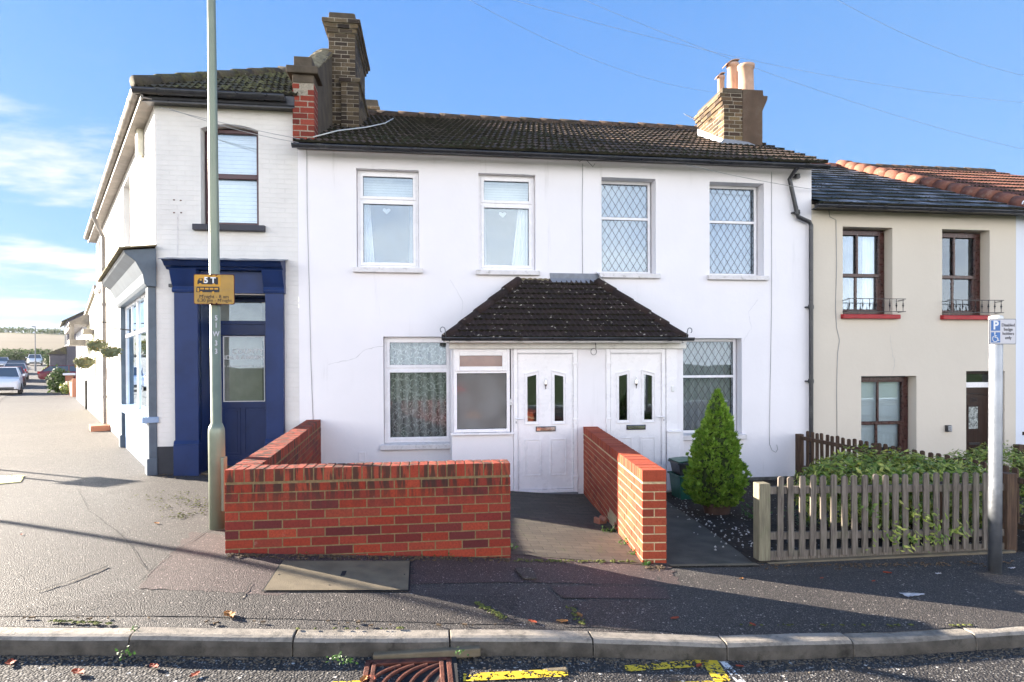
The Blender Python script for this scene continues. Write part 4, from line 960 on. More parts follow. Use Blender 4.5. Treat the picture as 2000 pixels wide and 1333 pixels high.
# ------------------------------------------------------------------ parapet and chimneys
pa = thing('parapet_wall', 'party wall above the roofs with old red brick pier and lichened cement top, carrying the tall chimney', 'wall', (-1.7, 8.62, 4.7))
xa, xb = -1.85*KS, -1.565*KS; Z_ = KZ
m_ = MB(); bond(m_, (xa, 9.72), (xb, 9.72), .3, 5.06, KZ(5.42), H=.078, J=.012, jit=.005); m_.box(xa+.01, xb-.004, 9.724, 10.02, 5.03, KZ(5.43), 1); m_.build('brick_pier', [M_OLDRED, M_MORTG], pa, bevel=.006)
cp = MB().box(xa-.0, xb+.0, 9.71, 10.03, KZ(5.42), KZ(5.53)); cp.box(xa-.08, xb+.07, 9.65, 10.1, KZ(5.53), KZ(5.63)); cp.box(xa+.02, xb-.03, 9.72, 10.04, KZ(5.63), KZ(5.78)); cp.build('pier_cap', M_ROUGHC, pa, bevel=.015)
MB().prism([(a*KS, KZ(b)) for a, b in [(8.87, 4.6), (12.3, 6.0), (12.3, 7.2), (10.3, 6.72), (8.87, 5.75)]], xa+.04, xb-.01, 'x').build('rendered_side', M_ROUGHC, pa, bevel=.01)
MB().grid(lambda u, v: (xa+.0+(xb-xa)*u, 10.03+1.7*v, KZ(5.76)+1.12*v+.05*math.sin(math.pi*u)+.03*noise.noise(Vector((u*5, v*14, 2)))), 8, 40).build('coping', M_CEMCAP, pa, solid=.04)
st_ = thing('chimney_stack', 'tall stock brick chimney with stepped top rising from the parapet beside the shop', 'chimney', (-1.5, 10.9, 6.))
Y0 = 10.2*KS
def stack(parent, x0, x1, y0, y1, z0, z1, mat, name='brickwork', steps=((.03, .08), (.06, .08), (.10, .09)), capmat=None, cap=.16):
    m_ = MB()
    for (A, B) in (((x0, y0), (x1, y0)), ((x1, y0), (x1, y1)), ((x1, y1), (x0, y1)), ((x0, y1), (x0, y0))): bond(m_, A, B, .1, z0, z1, jit=.003)
    m_.box(x0+.004, x1-.004, y0+.004, y1-.004, z0, z1, 1); z = z1
    for o, h in steps:
        a, b, c, d = x0-o, x1+o, y0-o, y1+o
        for (A, B) in (((a, c), (b, c)), ((b, c), (b, d)), ((b, d), (a, d)), ((a, d), (a, c))): bond(m_, A, B, .1, z, z+.075*round(h/.075), jit=.003)
        m_.box(a+.004, b-.004, c+.004, d-.004, z-.002, z+.075*round(h/.075), 1); z += .075*round(h/.075)
    m_.build(name, [mat, M_MORTG], parent, bevel=.004)
    if cap:
        MB().box(x0+.0, x1-.0, y0, y1, z, z+cap).build('cement_cap', capmat or M_ROUGHC, parent, bevel=.03)
    return z+(cap or 0)
sx0, sx1 = onY(642, 120, Y0).x, onY(694, 120, Y0).x; zt1 = onY(668, 60, Y0).z
stack(st_, sx0, sx1, Y0, Y0+1.64, KZ(5.4), zt1-.05, M_STOCK)
bx0, bx1 = onY(666, 200, Y0-.08).x, onY(701, 200, Y0-.08).x; zb1 = onY(680, 150, Y0-.08).z
stack(st_, bx0, bx1, Y0-.08, Y0+1.47, KZ(5.2), zb1-.1, M_STOCK, 'lower_brickwork', ((.03, .08),), None, 0)
s2 = thing('chimney_stack', 'small brick chimney top showing behind the ridge, right of the tall stack', 'chimney', (-1.3, 15, 5.4))
Yb = 17.; a, b = onY(712, 210, Yb).x, onY(738, 210, Yb).x; stack(s2, a, b, Yb, Yb+1., 5.6, onY(725, 214, Yb).z, M_STOCKR, steps=((.05, .08),), cap=.2, capmat=M_ROUGHC)
rc = thing('chimney_stack', 'brick and cement chimney with three buff clay pots, right end of the tiled roof', 'chimney', (5.3, 10.5, 5.3))
Yc = 11.3; cx0 = onY(1414, 240, Yc).x; cx1 = onY(1449, 240, Yc).x; cx2 = onY(1489, 240, Yc).x; zc = onY(1440, 205, Yc).z
m_ = MB(); zt2 = onY(1440, 182, Yc).z
for (A, B) in (((cx0, Yc), (cx1+.1, Yc)), ((cx0, Yc+1.13), (cx0, Yc))): bond(m_, A, B, .1, 5.2, zc, jit=.004)
m_.box(cx0+.004, cx1+.1, Yc+.004, Yc+1.13, 5.2, zc, 1); z = zc
for o in (.03, .055, .08):
    for (A, B) in (((cx0-o, Yc-.0), (cx1+.1, Yc-.0)), ((cx0-o, Yc+1.13+o), (cx0-o, Yc-.0))): bond(m_, A, B, .1, z, z+.075, jit=.004)
    m_.box(cx0-o+.004, cx1+.1, Yc+.004, Yc+1.13+o, z-.002, z+.075, 1); z += .075
m_.build('brickwork', [M_STOCKR, M_MORTG], rc, bevel=.005); ztop = z
rn = MB(); xo = .10
rn.prism([(cx1+.012, 5.2), (cx2, 5.2), (cx2, zc-.1), (cx2+xo, zc+.12), (cx2+xo+.01, zc+.2), (cx2+.02, zc+.2), (cx2+.01, ztop+.08), (cx1+.012, ztop+.08)], Yc-.012, Yc+1.15, 'y'); rn.build('rendered_side', simple('brown_cement_render', '#5c4c40', .95, .15, 3, .6, 60, .1, dirt=(.14, .12, .09), dirtamt=.6, dscale=3), rc, bevel=.01)
MB().box(cx0-.03, cx1+.011, Yc-.006, Yc+1.13, ztop, ztop+.09).build('flaunching', M_ROUGHC, rc, bevel=.01)
fl = MB().prism([(Yc-.02, 5.6), (Yc-.02, KZ(5.45)), (Yc+1.15, KZ(6.02)), (Yc+1.15, 6.1)], cx0-.02, cx0-.003, 'x'); fl.prism([(Yc-.12, KZ(5.27)), (Yc+1.15, KZ(5.85)), (Yc+1.15, KZ(5.79)), (Yc-.12, KZ(5.2))], cx0-.2, cx0-.003, 'x'); fl.build('flashing', M_FLASHW, rc)
fl = MB().prism([(cx0-.2, KZ(5.3)), (cx0-.02, KZ(5.46)), (cx1+.12, KZ(5.42)), (cx2-.06, KZ(5.34)), (cx2, 5.6), (cx0, 5.6)], Yc-.03, Yc-.014, 'y'); fl.face([(cx0-.2, Yc-.2, KZ(5.235)), (cx1+.2, Yc-.2, KZ(5.235)), (cx1+.2, Yc-.03, KZ(5.35)), (cx0-.2, Yc-.03, KZ(5.33))]); fl.build('flashing', M_LEAD, rc)
def pot(px, py, wpx, Y, cowl, tilt=0):
    c = onY(px, py, Y); top = c.z; hgt = top-ztop-.05; r_ = wpx/2/(F/ (Y+.5)); m_ = MB()
    m_.lathe((c.x, Y, ztop+.05), [(r_*1.08, 0), (r_*1.02, .04), (r_*.97, hgt*.5), (r_*.93, hgt-.07), (r_*1.08, hgt-.06), (r_*1.1, hgt), (r_*.8, hgt), (r_*.78, hgt-.25), (.01, hgt-.25)], 20)
    o = m_.build('chimney_pot', M_POT, rc, smooth=True)
    if cowl:
        MB().grid(lambda u, v: (c.x-r_*1.6+r_*2.5*u, Y+(v-.5)*r_*1.7, top+.02+.11*math.sin(min(1, u*1.35)*math.pi/2)-.06), 10, 4).build('cowl', M_POT, o, solid=.015)
pot(1457, 129, 30, Yc+.34, False); pot(1431, 126, 22, Yc+.74, True); pot(1408, 150, 14, Yc+1.3, True)
ae = thing('tv_aerial', 'small thin metal aerial left of the clay-potted chimney', 'aerial', tuple(onX(1372, 240, cx0-.08)))
A0 = Vector(ae.location); A1 = onY(1338, 224, A0.y); mm = MB().tube([A0, A1], .008, 6)
for k in range(6): p = A0.lerp(A1, .35+.13*k); mm.tube([p+Vector((0, -.07, -.05)), p+Vector((0, .07, .05))], .005, 5)
mm.build('aerial_rods', M_GREYM, ae)

def wallcrack(parent, pts, Y=FY-.0015, w=.005):
    P = []
    for a, b in zip(pts, pts[1:]):
        for k in range(7): P.append(onY(a[0]+(b[0]-a[0])*k/7, a[1]+(b[1]-a[1])*k/7, Y)+Vector((rnd.uniform(-.012, .012), 0, rnd.uniform(-.008, .008))))
    P.append(onY(*pts[-1], Y)); m_ = MB()
    for a, b in zip(P, P[1:]):
        d = (b-a).normalized(); q = Vector((-d.z, 0, d.x))*w*rnd.uniform(.2, .6); m_.face([a-q, b-q, b+q, a+q])
    m_.build('hairline_crack', simple('crack_grey', (.4, .39, .38), .9) if parent is not None else M_DARK, parent)
wallcrack(hA, [(640, 712), (690, 702), (715, 682), (750, 676)]); wallcrack(hB, [(1450, 668), (1468, 640), (1462, 610), (1480, 585)], w=.003); wallcrack(hA, [(880, 548), (905, 590), (900, 622)], w=.003)
# ------------------------------------------------------------------ corner shop
sh = thing('corner_shop', 'white painted brick corner shop with dark blue doorway surround and brown framed upper window', 'shop', (CX, FY, g(CX, FY)))
XS1 = XH0-.001; SL = sOf(190); ZS = onY(440, 212, FY).z; print('shop', CX, XS1, SL, ZS)
U = rr(392, 243, 505, 441); DO = list(rr(392, 576, 522, 920)); DO[2] = -.3
mb = wallholes(MB(), CX, XS1, -.7, ZS, FY, .2, [tuple(U)+(.2,), tuple(DO)+(.02,)])
# side wall in street frame; matrix maps (s, off, z): x->DIR, y->-NOR (inwards)
MS = Matrix((DIR, -NOR, Vector((0, 0, 1)))).transposed().to_4x4(); MS.translation = CC
def sideR(px0, py0, px1, py1, off=0):
    s0, s1 = sOf(px0, off), sOf(px1, off); xm = (px0+px1)/2
    return min(s0, s1), max(s0, s1), onS(xm, py1, off).z, onS(xm, py0, off).z
UW = sideR(257, 345, 243, 490); UW2 = (sOf(196)-.4, sOf(196)+.34, UW[2], UW[3])
BS0, BS1 = sOf(288, .12), sOf(233, .12); bz0 = onS(255, 792).z; bz1 = onS(250, 600).z
mb2 = wallholes(MB(), 0, SL, -.7, ZS, 0, .22, [tuple(UW)+(.22,), tuple(UW2)+(.22,), (BS0+.25, BS1-.25, bz0, bz1+.05, .2)], M=MS)
far = ST(SL, 0); b0 = len(mb.v); mb = join(mb, mb2)
mb.face([far+Vector((0, 0, -.4)), (XS1, far.y, -.4), (XS1, far.y, ZS), far+Vector((0, 0, ZS))]); mb.face([(XS1, FY+.01, -.4), (XS1, far.y, -.4), (XS1, far.y, ZS), (XS1, FY+.01, ZS)])
mb.build('wall', M_PAINTB, sh)
pl = onY(350, 872, FY).z; xq = onY(344, 900, FY).x
MB().box(CX-.004, xq, FY-.012, FY+.02, -.7, pl).build('plinth', M_BLACKB, sh)
# upper window
R = shrink(U, .02, .01, .02, .03); w_ = MB(); Yw = FY+.15; frame4(w_, *R, Yw, Yw+.08, .06); zs = onY(455, 345, Yw).z; w_.box(R[0]+.05, R[1]-.05, Yw-.01, Yw+.06, zs-.045, zs+.035); win = w_.build('window', M_MAROON, sh, bevel=.008)
top = MB(); xm = (R[0]+R[1])/2; nseg = 12
for i in range(nseg):     # shallow segmental head filler in masonry
    a = R[0]-.02+(R[1]-R[0]+.04)*i/nseg; b = R[0]-.02+(R[1]-R[0]+.04)*(i+1)/nseg; f = lambda x: U[3]-.075*((x-xm)/((R[1]-R[0])/2))**2
    top.prism([(a, f(a)), (b, f(b)), (b, U[3]+.04), (a, U[3]+.04)], FY+.001, FY+.2)
top.build('arched_head', M_PAINTB, sh)
MB().box(R[0]+.05, R[1]-.05, Yw+.04, Yw+.046, R[2]+.05, R[3]-.05).build('pane', M_GLASSU, win)
b_ = MB()
for k in range(22): b_.box(R[0]+.05, R[1]-.05, Yw+.12, Yw+.123, R[2]+.05+k*(R[3]-R[2]-.1)/22, R[2]+.05+(k+.94)*(R[3]-R[2]-.1)/22)
b_.build('blind', M_CURT, win)
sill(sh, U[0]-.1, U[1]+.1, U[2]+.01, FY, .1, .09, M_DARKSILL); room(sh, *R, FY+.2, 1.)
# doorway surround
x0, x1 = onY(346, 750, FY).x, onY(557, 750, FY).x; xl2 = DO[0]; xr2 = DO[1]; zc0 = onY(450, 574, FY).z; zc1 = onY(450, 528, FY-.15).z; zct = onY(450, 509, FY-.2).z
s_ = MB(); gz_ = g(-3.4, 9.8)-.2
for a, b in ((x0, xl2), (xr2, x1)):
    s_.box(a, b, FY-.10, FY-.001, gz_, zc0+.02); s_.box(a-.015, b+.01, FY-.13, FY-.0015, gz_, gz_+.68); s_.prism([(FY-.13, gz_+.68), (FY-.10, gz_+.74), (FY-.002, gz_+.74), (FY-.002, gz_+.68)], a-.015, b+.01, 'x')
s_.build('pilaster', M_BLUE, sh, bevel=.01)
s_ = MB()
for a, b in ((x0, xl2), (xr2, x1)):
    s_.prism([(FY-.002, zc0+.0), (FY-.12, zc0+.0), (FY-.13, zc0+.04), (FY-.11, zc0+.09), (FY-.15, zc0+.16), (FY-.23, zc1+.0), (FY-.002, zc1+.0)], a-.02, b+.02, 'x')
s_.prism([(FY-.002, zc0-.0), (FY-.05, zc0-.0), (FY-.05, zc1), (FY-.002, zc1)], xl2+.015, xr2-.015, 'x'); s_.build('frieze', M_BLUE, sh, bevel=.006)
s_ = MB(); prof = [(0.002, zc1), (-.16, zc1+.0), (-.19, zc1+.03), (-.24, zc1+.045), (-.30, zc1+.10), (-.34, zc1+.115), (-.34, zct-.02), (-.02, zct+.04), (0.002, zct+.04)]
s_.prism([(FY+a, b) for a, b in prof], x0-.08, x1+.02, 'x'); s_.build('cornice', M_BLUE, sh, bevel=.006)
MB().grid(lambda u, v: (x0-.12+(x1-x0+.18)*u, FY-.35+.35*v, zct-.012+.075*v+.01*noise.noise(Vector((u*12, v*3, 4)))), 40, 4).build('lead_flashing', M_LEAD, sh, solid=.008)
# recess and door
Yd = FY+.60; rz = MB(); rz.box(xl2-.03, xl2, FY+.0, Yd+.1, gz_, zc0+.03); rz.box(xr2, xr2+.03, FY+.0, Yd+.1, gz_, zc0+.03); rz.box(xl2, xr2, FY+.0, Yd+.1, zc0, zc0+.04); rz.build('recess_lining', M_BLUE, sh)
MB().box(xl2, xr2, FY-.05, Yd+.1, gz_-.1, g(-3.4, 9.8)+.03).build('doorstep', M_CONC, sh, bevel=.01)
dx0, dx1 = onY(424, 750, Yd).x, xr2-.005; zz = lambda py: onY(475, py, Yd).z
fr = MB(); fr.box(dx0-.08, dx0, Yd-.01, Yd+.08, gz_, zc0); fr.box(xl2, dx0-.08, Yd+.02, Yd+.07, gz_, zc0); fr.box(dx0, dx1, Yd-.005, Yd+.08, zz(655), zz(627)); fr.box(dx0, dx1, Yd-.005, Yd+.08, zz(590), zc0); fr.box(dx0, dx1, Yd-.03, Yd, zz(634), zz(629))
dd = fr.build('door', M_BLUE, sh, bevel=.006)
gx0, gx1 = onY(436, 720, Yd).x, onY(517, 720, Yd).x; lf = MB(); wallholes(lf, dx0, dx1, gz_+.2, zz(656), Yd+.01, .03, [(gx0, gx1, zz(785), zz(656)-.01)]); lf.build('door_leaf', M_BLUE, dd)
mo = MB(); pa0, pa1 = zz(890), zz(797); xmid = onY(474, 840, Yd).x
for a, b in ((dx0+.07, xmid-.03), (xmid+.03, dx1-.06)):
    frame4(mo, a, b, pa0, pa1, Yd-.002, Yd+.011, .014); mo.box(a+.05, b-.05, Yd+.003, Yd+.0112, pa0+.05, pa1-.05); frame4(mo, a, b, pa0-.3, pa0-.05, Yd-.002, Yd+.011, .014)
mo.build('panel_moulding', M_BLUE, dd, bevel=.004)
fw = MB(); frame4(fw, gx0, gx1, zz(785), zz(656)-.01, Yd-.004, Yd+.02, .012); fw.build('glazing_bead', M_WHT, dd)
MB().box(gx0, gx1, Yd+.022, Yd+.028, zz(785), zz(656)).build('pane', M_GLASS, dd)
MB().box(dx0, dx1, Yd+.03, Yd+.036, zz(627), zz(590)).build('transom_pane', M_GLASS, dd)
xt = onY(475, 700, Yd).x
for body, sz, py, xx in (('COUNTY', .115, 687, 484), ('BLINDS & AWNINGS', .098, 699, 472), ('______', .05, 706, 484), ('020 8300 1066', .045, 709, 484), ('BLINDS  AWNINGS  SHUTTERS  CURTAINS', .04, 716, 472)):
    p = onY(xx, py, Yd+.018)
    if '0' in body: continue
    text(body, sz, p.x, p.z, Yd+.018, M_WHT, dd, 'door_lettering', bold=.001 if sz > .06 else 0, squash=1.0)
# interior
rm = MB(); a, b, c, d, y0, y1 = CX+.25, XS1-.1, -.3, zc0+.1, Yd+.12, Yd+4.
for q4 in (((a, y1, c), (b, y1, c), (b, y1, d), (a, y1, d)), ((a, y0, c), (a, y1, c), (a, y1, d), (a, y0, d)), ((b, y1, c), (b, y0, c), (b, y0, d), (b, y1, d)), ((a, y0, d), (a, y1, d), (b, y1, d), (b, y0, d)), ((a, y1, c), (a, y0, c), (b, y0, c), (b, y1, c))): rm.face(q4)
rm.build('room_lining', M_ROOML, sh)
lp_ = MB()
for yy in (Yd+.6, Yd+1.9): lp_.box(-3.1, -2.3, yy, yy+.62, d-.03, d-.015)
lp_.build('ceiling_light', M_LAMP, sh)
it = MB().box(xt+.05, xt+.75, Yd+2.2, Yd+2.25, 0, 1.6); it.build('display_blinds', M_ROOML, sh)
MB().box(xt-.35, xt+.1, Yd+.9, Yd+1.3, -.25, .75).build('counter', M_DOORW, sh)
MB().box(xt-.7, xt+1., Yd+.45, Yd+.5, -.25, zz(664)).build('dark_interior_panel', M_ROOMD, sh)  # dark panel added to stand in for the dim shop interior
# bracket holes and spotlight, alarm box
p = onY(335, 559, FY-.08); MB().box(p.x-.03, p.x+.03, FY-.12, FY-.04, p.z-.02, p.z+.03).tube([(p.x+.03, FY-.08, p.z), (x0, FY-.06, p.z)], .01, 6).build('floodlight', M_BLACKPL, sh, bevel=.008)
m_ = MB()
for (px, py) in ((340, 391), (353, 392), (340, 416), (354, 416)): p = onY(px, py, FY); m_.box(p.x-.012, p.x+.012, FY-.006, FY+.002, p.z-.008, p.z+.008)
m_.build('fixing_holes', M_RUST, sh)
m_ = MB(); p = [onY(347, y, FY-.004) for y in (417, 460, 500)]; m_.tube(p, .006, 6); m_.build('cable', M_SILL, sh)
s9 = sOf(283); z9 = onS(283, 262).z; MB().box(s9-.12, s9+.12, -.10, -.001, z9-.32, z9+.32, 0, MS).build('alarm_box', simple('cream_box', (.75, .72, .6), .5), sh, bevel=.02)
# side upper windows
for Rw in (UW, UW2):
    wm = MB(); frame4(wm, Rw[0], Rw[1], Rw[2], Rw[3], .15, .21, .06, M=MS); zc_ = (Rw[2]+Rw[3])/2; wm.box(Rw[0]+.05, Rw[1]-.05, .16, .2, zc_-.03, zc_+.03, 0, MS); wn = wm.build('window', M_MAROON, sh)
    MB().box(Rw[0]+.05, Rw[1]-.05, .18, .19, Rw[2]+.05, Rw[3]-.05, 0, MS).build('pane', M_GLASSU, wn); MB().box(Rw[0]-.08, Rw[1]+.08, -.11, .12, Rw[2]-.1, Rw[2]+.01, 0, MS).build('sill', M_SILL, wn, bevel=.01)
    room(sh, *Rw, .14, .8, M=MS)
# side shop window (bay) in pale sunlit blue
OB = .11; bay = MB()
for s0 in (BS0, BS1-.22): bay = MB().box(s0, s0+.22, -OB, .0, -.5, bz1+.02, 0, MS); bay.box(s0-.02, s0+.24, -OB-.03, -.001, -.5, g(-5, 10)+.25, 0, MS); bay.build('bay_pilaster', M_MBLUE, sh, bevel=.01)
pan = MB().box(BS0+.22, BS1-.22, -.05, .0, -.5, bz0-.09, 0, MS); pan.box(BS0-.03, BS1+.03, -OB-.09, .02, bz0-.09, bz0, 0, MS); pan.build('stallriser', M_LBLUE, sh, bevel=.01)
fr = MB(); zt_ = bz0+(bz1-bz0)*.70; n_ = 4; gx = [BS0+.24+(BS1-BS0-.48)*i/n_ for i in range(n_+1)]
for x in gx[::2]: fr.box(x-.03, x+.03, -.03, .04, bz0, bz1, 0, MS)
for x in gx[1::2]: fr.box(x-.015, x+.015, -.02, .03, zt_, bz1, 0, MS)
fr.box(BS0+.22, BS1-.22, -.035, .045, zt_-.03, zt_+.03, 0, MS); fr.box(BS0+.22, BS1-.22, -.035, .045, bz1-.04, bz1, 0, MS); bw = fr.build('shop_window', M_UPVC, sh, bevel=.005)
MB().box(BS0+.22, BS1-.22, .0, .008, bz0, bz1, 0, MS).build('pane', M_GLASSU, bw)
room(sh, BS0+.3, BS1-.3, bz0, bz1, .0, 1.6, M_ROOML, .05, MS)
ds = MB()
for k in range(5): ds.box(BS0+.6+k*.7, BS0+.95+k*.7, .4, .45, bz0+.2, bz1-.5, 0, MS)
ds.build('display_boards', M_ROOM, sh)
hd = MB(); pr2 = [(-.0, bz1), (-OB-.02, bz1+.0), (-OB-.05, bz1+.05), (-OB-.07, bz1+.18), (-OB-.16, bz1+.36), (-OB-.29, bz1+.46), (-OB-.31, bz1+.51), (0, bz1+.58)]
hd.prism([(a, b) for a, b in pr2], BS0-.05, BS1+.05, 'x', 0, MS); hd.build('bay_cornice', M_MBLUE, sh, bevel=.01)
MB().grid(lambda u, v: MS @ Vector((BS0-.12+(BS1-BS0+.24)*u, -OB-.37+(OB+.37)*v, bz1+.515+.09*v+.015*noise.noise(Vector((u*14, v*3, 1))))), 30, 3).build('bay_lead_roof', M_CEMCAP, sh, solid=.02)
# roof: front hip, gutters
e = .24; A = Vector((CX, FY, 0)) + Vector((-.15, -.22, 0)); B = Vector((XS1+.05, A.y, 0)); ze_ = ZS+.17; H_ = 1.45; dp_ = 2.5
D_ = A + DIR*(SL+.3); ridge0 = A + Vector((.5, .866, 0))*(dp_/.866); ridge1 = ridge0 + DIR*(SL-1.2)
v3 = lambda p, z: Vector((p.x, p.y, z))
r = MB(); xr_ = B.x; yr = ridge0.y
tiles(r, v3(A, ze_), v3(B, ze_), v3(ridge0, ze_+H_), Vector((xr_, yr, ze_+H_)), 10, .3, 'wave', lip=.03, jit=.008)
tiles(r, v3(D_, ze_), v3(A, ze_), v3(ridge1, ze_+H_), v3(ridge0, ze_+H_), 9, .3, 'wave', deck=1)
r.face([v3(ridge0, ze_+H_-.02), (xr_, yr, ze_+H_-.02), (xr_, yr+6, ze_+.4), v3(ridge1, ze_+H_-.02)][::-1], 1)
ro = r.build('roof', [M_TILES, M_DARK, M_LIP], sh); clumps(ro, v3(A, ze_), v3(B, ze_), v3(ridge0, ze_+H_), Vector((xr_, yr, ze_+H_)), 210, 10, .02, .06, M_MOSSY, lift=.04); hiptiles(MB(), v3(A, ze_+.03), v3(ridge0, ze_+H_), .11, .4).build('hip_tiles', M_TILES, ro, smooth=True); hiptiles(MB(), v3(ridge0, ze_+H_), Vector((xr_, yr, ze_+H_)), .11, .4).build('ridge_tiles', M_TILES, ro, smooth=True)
fa = MB().box(A.x+.06, XS1, A.y+.02, A.y+.05, ZS-.03, ze_-.02); fa.box(A.x+.06, XS1, A.y+.02, FY+.02, ZS-.01, ZS+.01); fa.build('fascia', M_BLACKPL, sh)
fs = MB(); mm = MS; fs.box(-.2, SL+.3, -.2, -.17, ZS-.02, ze_-.02, 0, MS); fs.box(-.2, SL+.3, -.2, .02, ZS-.005, ZS+.012, 0, MS); fs.build('side_fascia', M_GUT, sh)
gm = MB(); gutter(gm, v3(A, ze_-.05)+Vector((-.02, -.05, 0)), Vector((XS1-.12, A.y-.05, ze_-.05)), .075); gm.build('gutter', M_BLACKPL, sh, smooth=True)
gm = MB(); gutter(gm, v3(D_, ze_-.05)+NOR*.0, v3(A, ze_-.05)+NOR*.0, .075); gm.build('side_gutter', M_GUT, sh, smooth=True)
sd = sOf(205, .08); z0 = g(*ST(sd, .08).xy); m_ = MB().tube([ST(sd, .30, ze_-.12), ST(sd, .30, ze_-.25), ST(sd, .09, ze_-.75), ST(sd, .09, z0+.15)], .045, 10)
for z in (.8, 2., 3.2, 4.1): m_.tube([ST(sd, .09, z), ST(sd, .09, z+.06)], .055, 10)
m_.build('downpipe', M_GUT, sh); MB().box(sd-.4, sd+.35, -.42, -.0, z0-.1, z0+.14, 0, MS).build('brick_kerb', M_OLDBR, sh, bevel=.01)

# ------------------------------------------------------------------ cream cottage on the right and the next house
ch = thing('cream_cottage', 'cream rendered cottage with mahogany windows, red sills and mossy slate roof', 'house', (7.5, FY, g(7.5, FY)))
XC0, XC1 = XH1+.001, onY(1984, 600, FY).x; ZC = onY(1790, 417, FY).z; print('cream', XC0, XC1, ZC)
c1, c2, c3 = rr(1646, 444, 1743, 615), rr(1840, 449, 1933, 617), list(rr(1682, 735, 1790, 905)); c4 = list(rr(1887, 725, 1962, 905)); c3[2] = onY(1736, 900, FY).z; c4[2] = -.22
mb = wallholes(MB(), XC0, XC1, -.7, ZC+.1, FY, .24, [tuple(c)+(.26,) for c in (c1, c2, c3, c4)])
mb.face([(XC1, FY, -.7), (XC1, BACK, -.7), (XC1, BACK, ZC), (XC1, FY, ZC)]); mb.face([(XC0, BACK, -.7), (XC1, BACK, -.7), (XC1, BACK, ZC), (XC0, BACK, ZC)])
mb.build('wall', M_CREAM, ch)
for c, nm in ((c1, 0), (c2, 0), (c3, 1)):
    Y = FY+.18; R = shrink(c, .0, .015, .0, .02); fr = MB(); zm = R[2]+(R[3]-R[2])*(.47 if not nm else .44); frame4(fr, R[0]-.04, R[1], R[2], R[3], Y, Y+.09, .09); win = fr.build('window', M_MAHOG, ch, bevel=.006)
    sa = MB(); xm = R[0]+(R[1]-R[0])*.44; sa.box(R[0], R[1]-.09, Y-.0-.01, Y+.05, zm-.03, zm+.03); sa.box(xm-.018, xm+.018, Y+.0, Y+.04, zm, R[3]-.08); sa.box(xm-.03, xm+.03-.015, Y+.03, Y+.06, R[2]+.05, zm); sa.box(R[1]-.15, R[1]-.085, Y+.01, Y+.07, R[2]+.05, zm); sa.box(R[0], R[1]-.09, Y+.01, Y+.06, R[2]+.05, R[2]+.11)
    frame4(sa, R[0]+.03, R[1]-.085, zm, R[3]-.06, Y+.0-.005, Y+.04, .03); sa.build('sash', M_MAHOG, win, bevel=.005)
    MB().box(R[0], R[1]-.08, Y+.045, Y+.051, R[2]+.06, R[3]-.08).build('pane', M_GLASSU if not nm else M_GLASS, win)
    if nm: MB().box(R[0], R[1]-.06, Y+.1, Y+.104, R[2]+.2, R[3]-.05).build('blind', M_BLIND, win)
    else: curtain(R[0]+(R[1]-R[0])*.72, R[1]-.05, R[2]+.05, R[3]-.05, Y+.2, .02, .08, seed=nm).build('curtain', M_CURT, win)
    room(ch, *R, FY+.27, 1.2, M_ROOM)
    if not nm:
        sill(ch, c[0]-.04, c[1]+.10, c[2]+.01, FY, .085, .08, M_REDSILL)
        ir = MB(); a, b = c[0]-.0, c[1]+.11; zb_ = c[2]+.045; zt_ = c[2]+.265; yo = FY-.14
        for z in (zb_, zt_): ir.box(a-.02, b+.03, yo-.008, yo+.008, z-.006, z+.006)
        n_ = 9
        for i in range(n_):
            x = a+.02+(b-a-.04)*i/(n_-1); ir.lathe((x, yo, zb_), [(.005, 0), (.005, .07), (.012, .08), (.006, .09), (.017, .11), (.006, .13), (.012, .14), (.005, .15), (.005, .22)], 8)
        for x in (a-.0, b+.0): ir.box(x-.006, x+.006, yo, FY+.02, zt_-.025, zt_-.013); ir.box(x-.006, x+.006, yo, FY+.02, zb_-.006, zb_+.006)
        ir.build('window_railing', M_IRON, ch)
Y = FY+.2; dr = MB(); frame4(dr, c4[0]-.06, c4[1]+.0, c4[2], c4[3], Y+.0, Y+.09, .06); zt_ = onY(1920, 757, Y).z; zu = onY(1920, 749, Y).z
d = MB().box(c4[0], c4[1], Y+.02, Y+.06, c4[2], zt_-.0).build('door', M_DOORW, ch); dr.build('door_frame', M_DOORW, d, bevel=.005)
MB().box(c4[0]-.03, c4[1]+.0, Y-.02, Y+.07, zt_, zu+.02).build('transom_bar', M_UPVC, d, bevel=.004); MB().box(c4[0], c4[1], Y+.03, Y+.036, zu+.02, c4[3]-.03).build('transom_pane', M_GLASSD, d); room(ch, *c4, FY+.27, 1., M_ROOMD)
a, b = onY(1893, 830, Y).x, onY(1911, 830, Y).x; z_0, z_1 = onY(1902, 838, Y).z, onY(1902, 795, Y).z; fr = MB(); frame4(fr, a-.03, b+.03, z_0-.03, z_1+.03, Y+.008, Y+.025, .03); fr.build('light_frame', M_DOORW, d, bevel=.004); MB().box(a, b, Y+.012, Y+.019, z_0, z_1).build('pane', simple('patterned_pane', (.3, .32, .3), .15, .7, 30), d)
xm_ = (c4[0]+c4[1])/2; p = onY(1903, 782, Y); text('103', .11, p.x, p.z, Y+.014, M_BLK, d, 'door_number', bold=.002)
MB().tube([(xm_-.26+.52*k/10-.04, Y+.014, p.z+.09+.03*math.sin(math.pi*k/10)) for k in range(11)], .006, 6).build('arched_moulding', M_IRON, d)
MB().box(p.x-.1, p.x+.12, Y+.005, Y+.019, onY(1903, 867, Y).z-.02, onY(1903, 867, Y).z+.02).build('letterbox', M_IRON, d, bevel=.003)
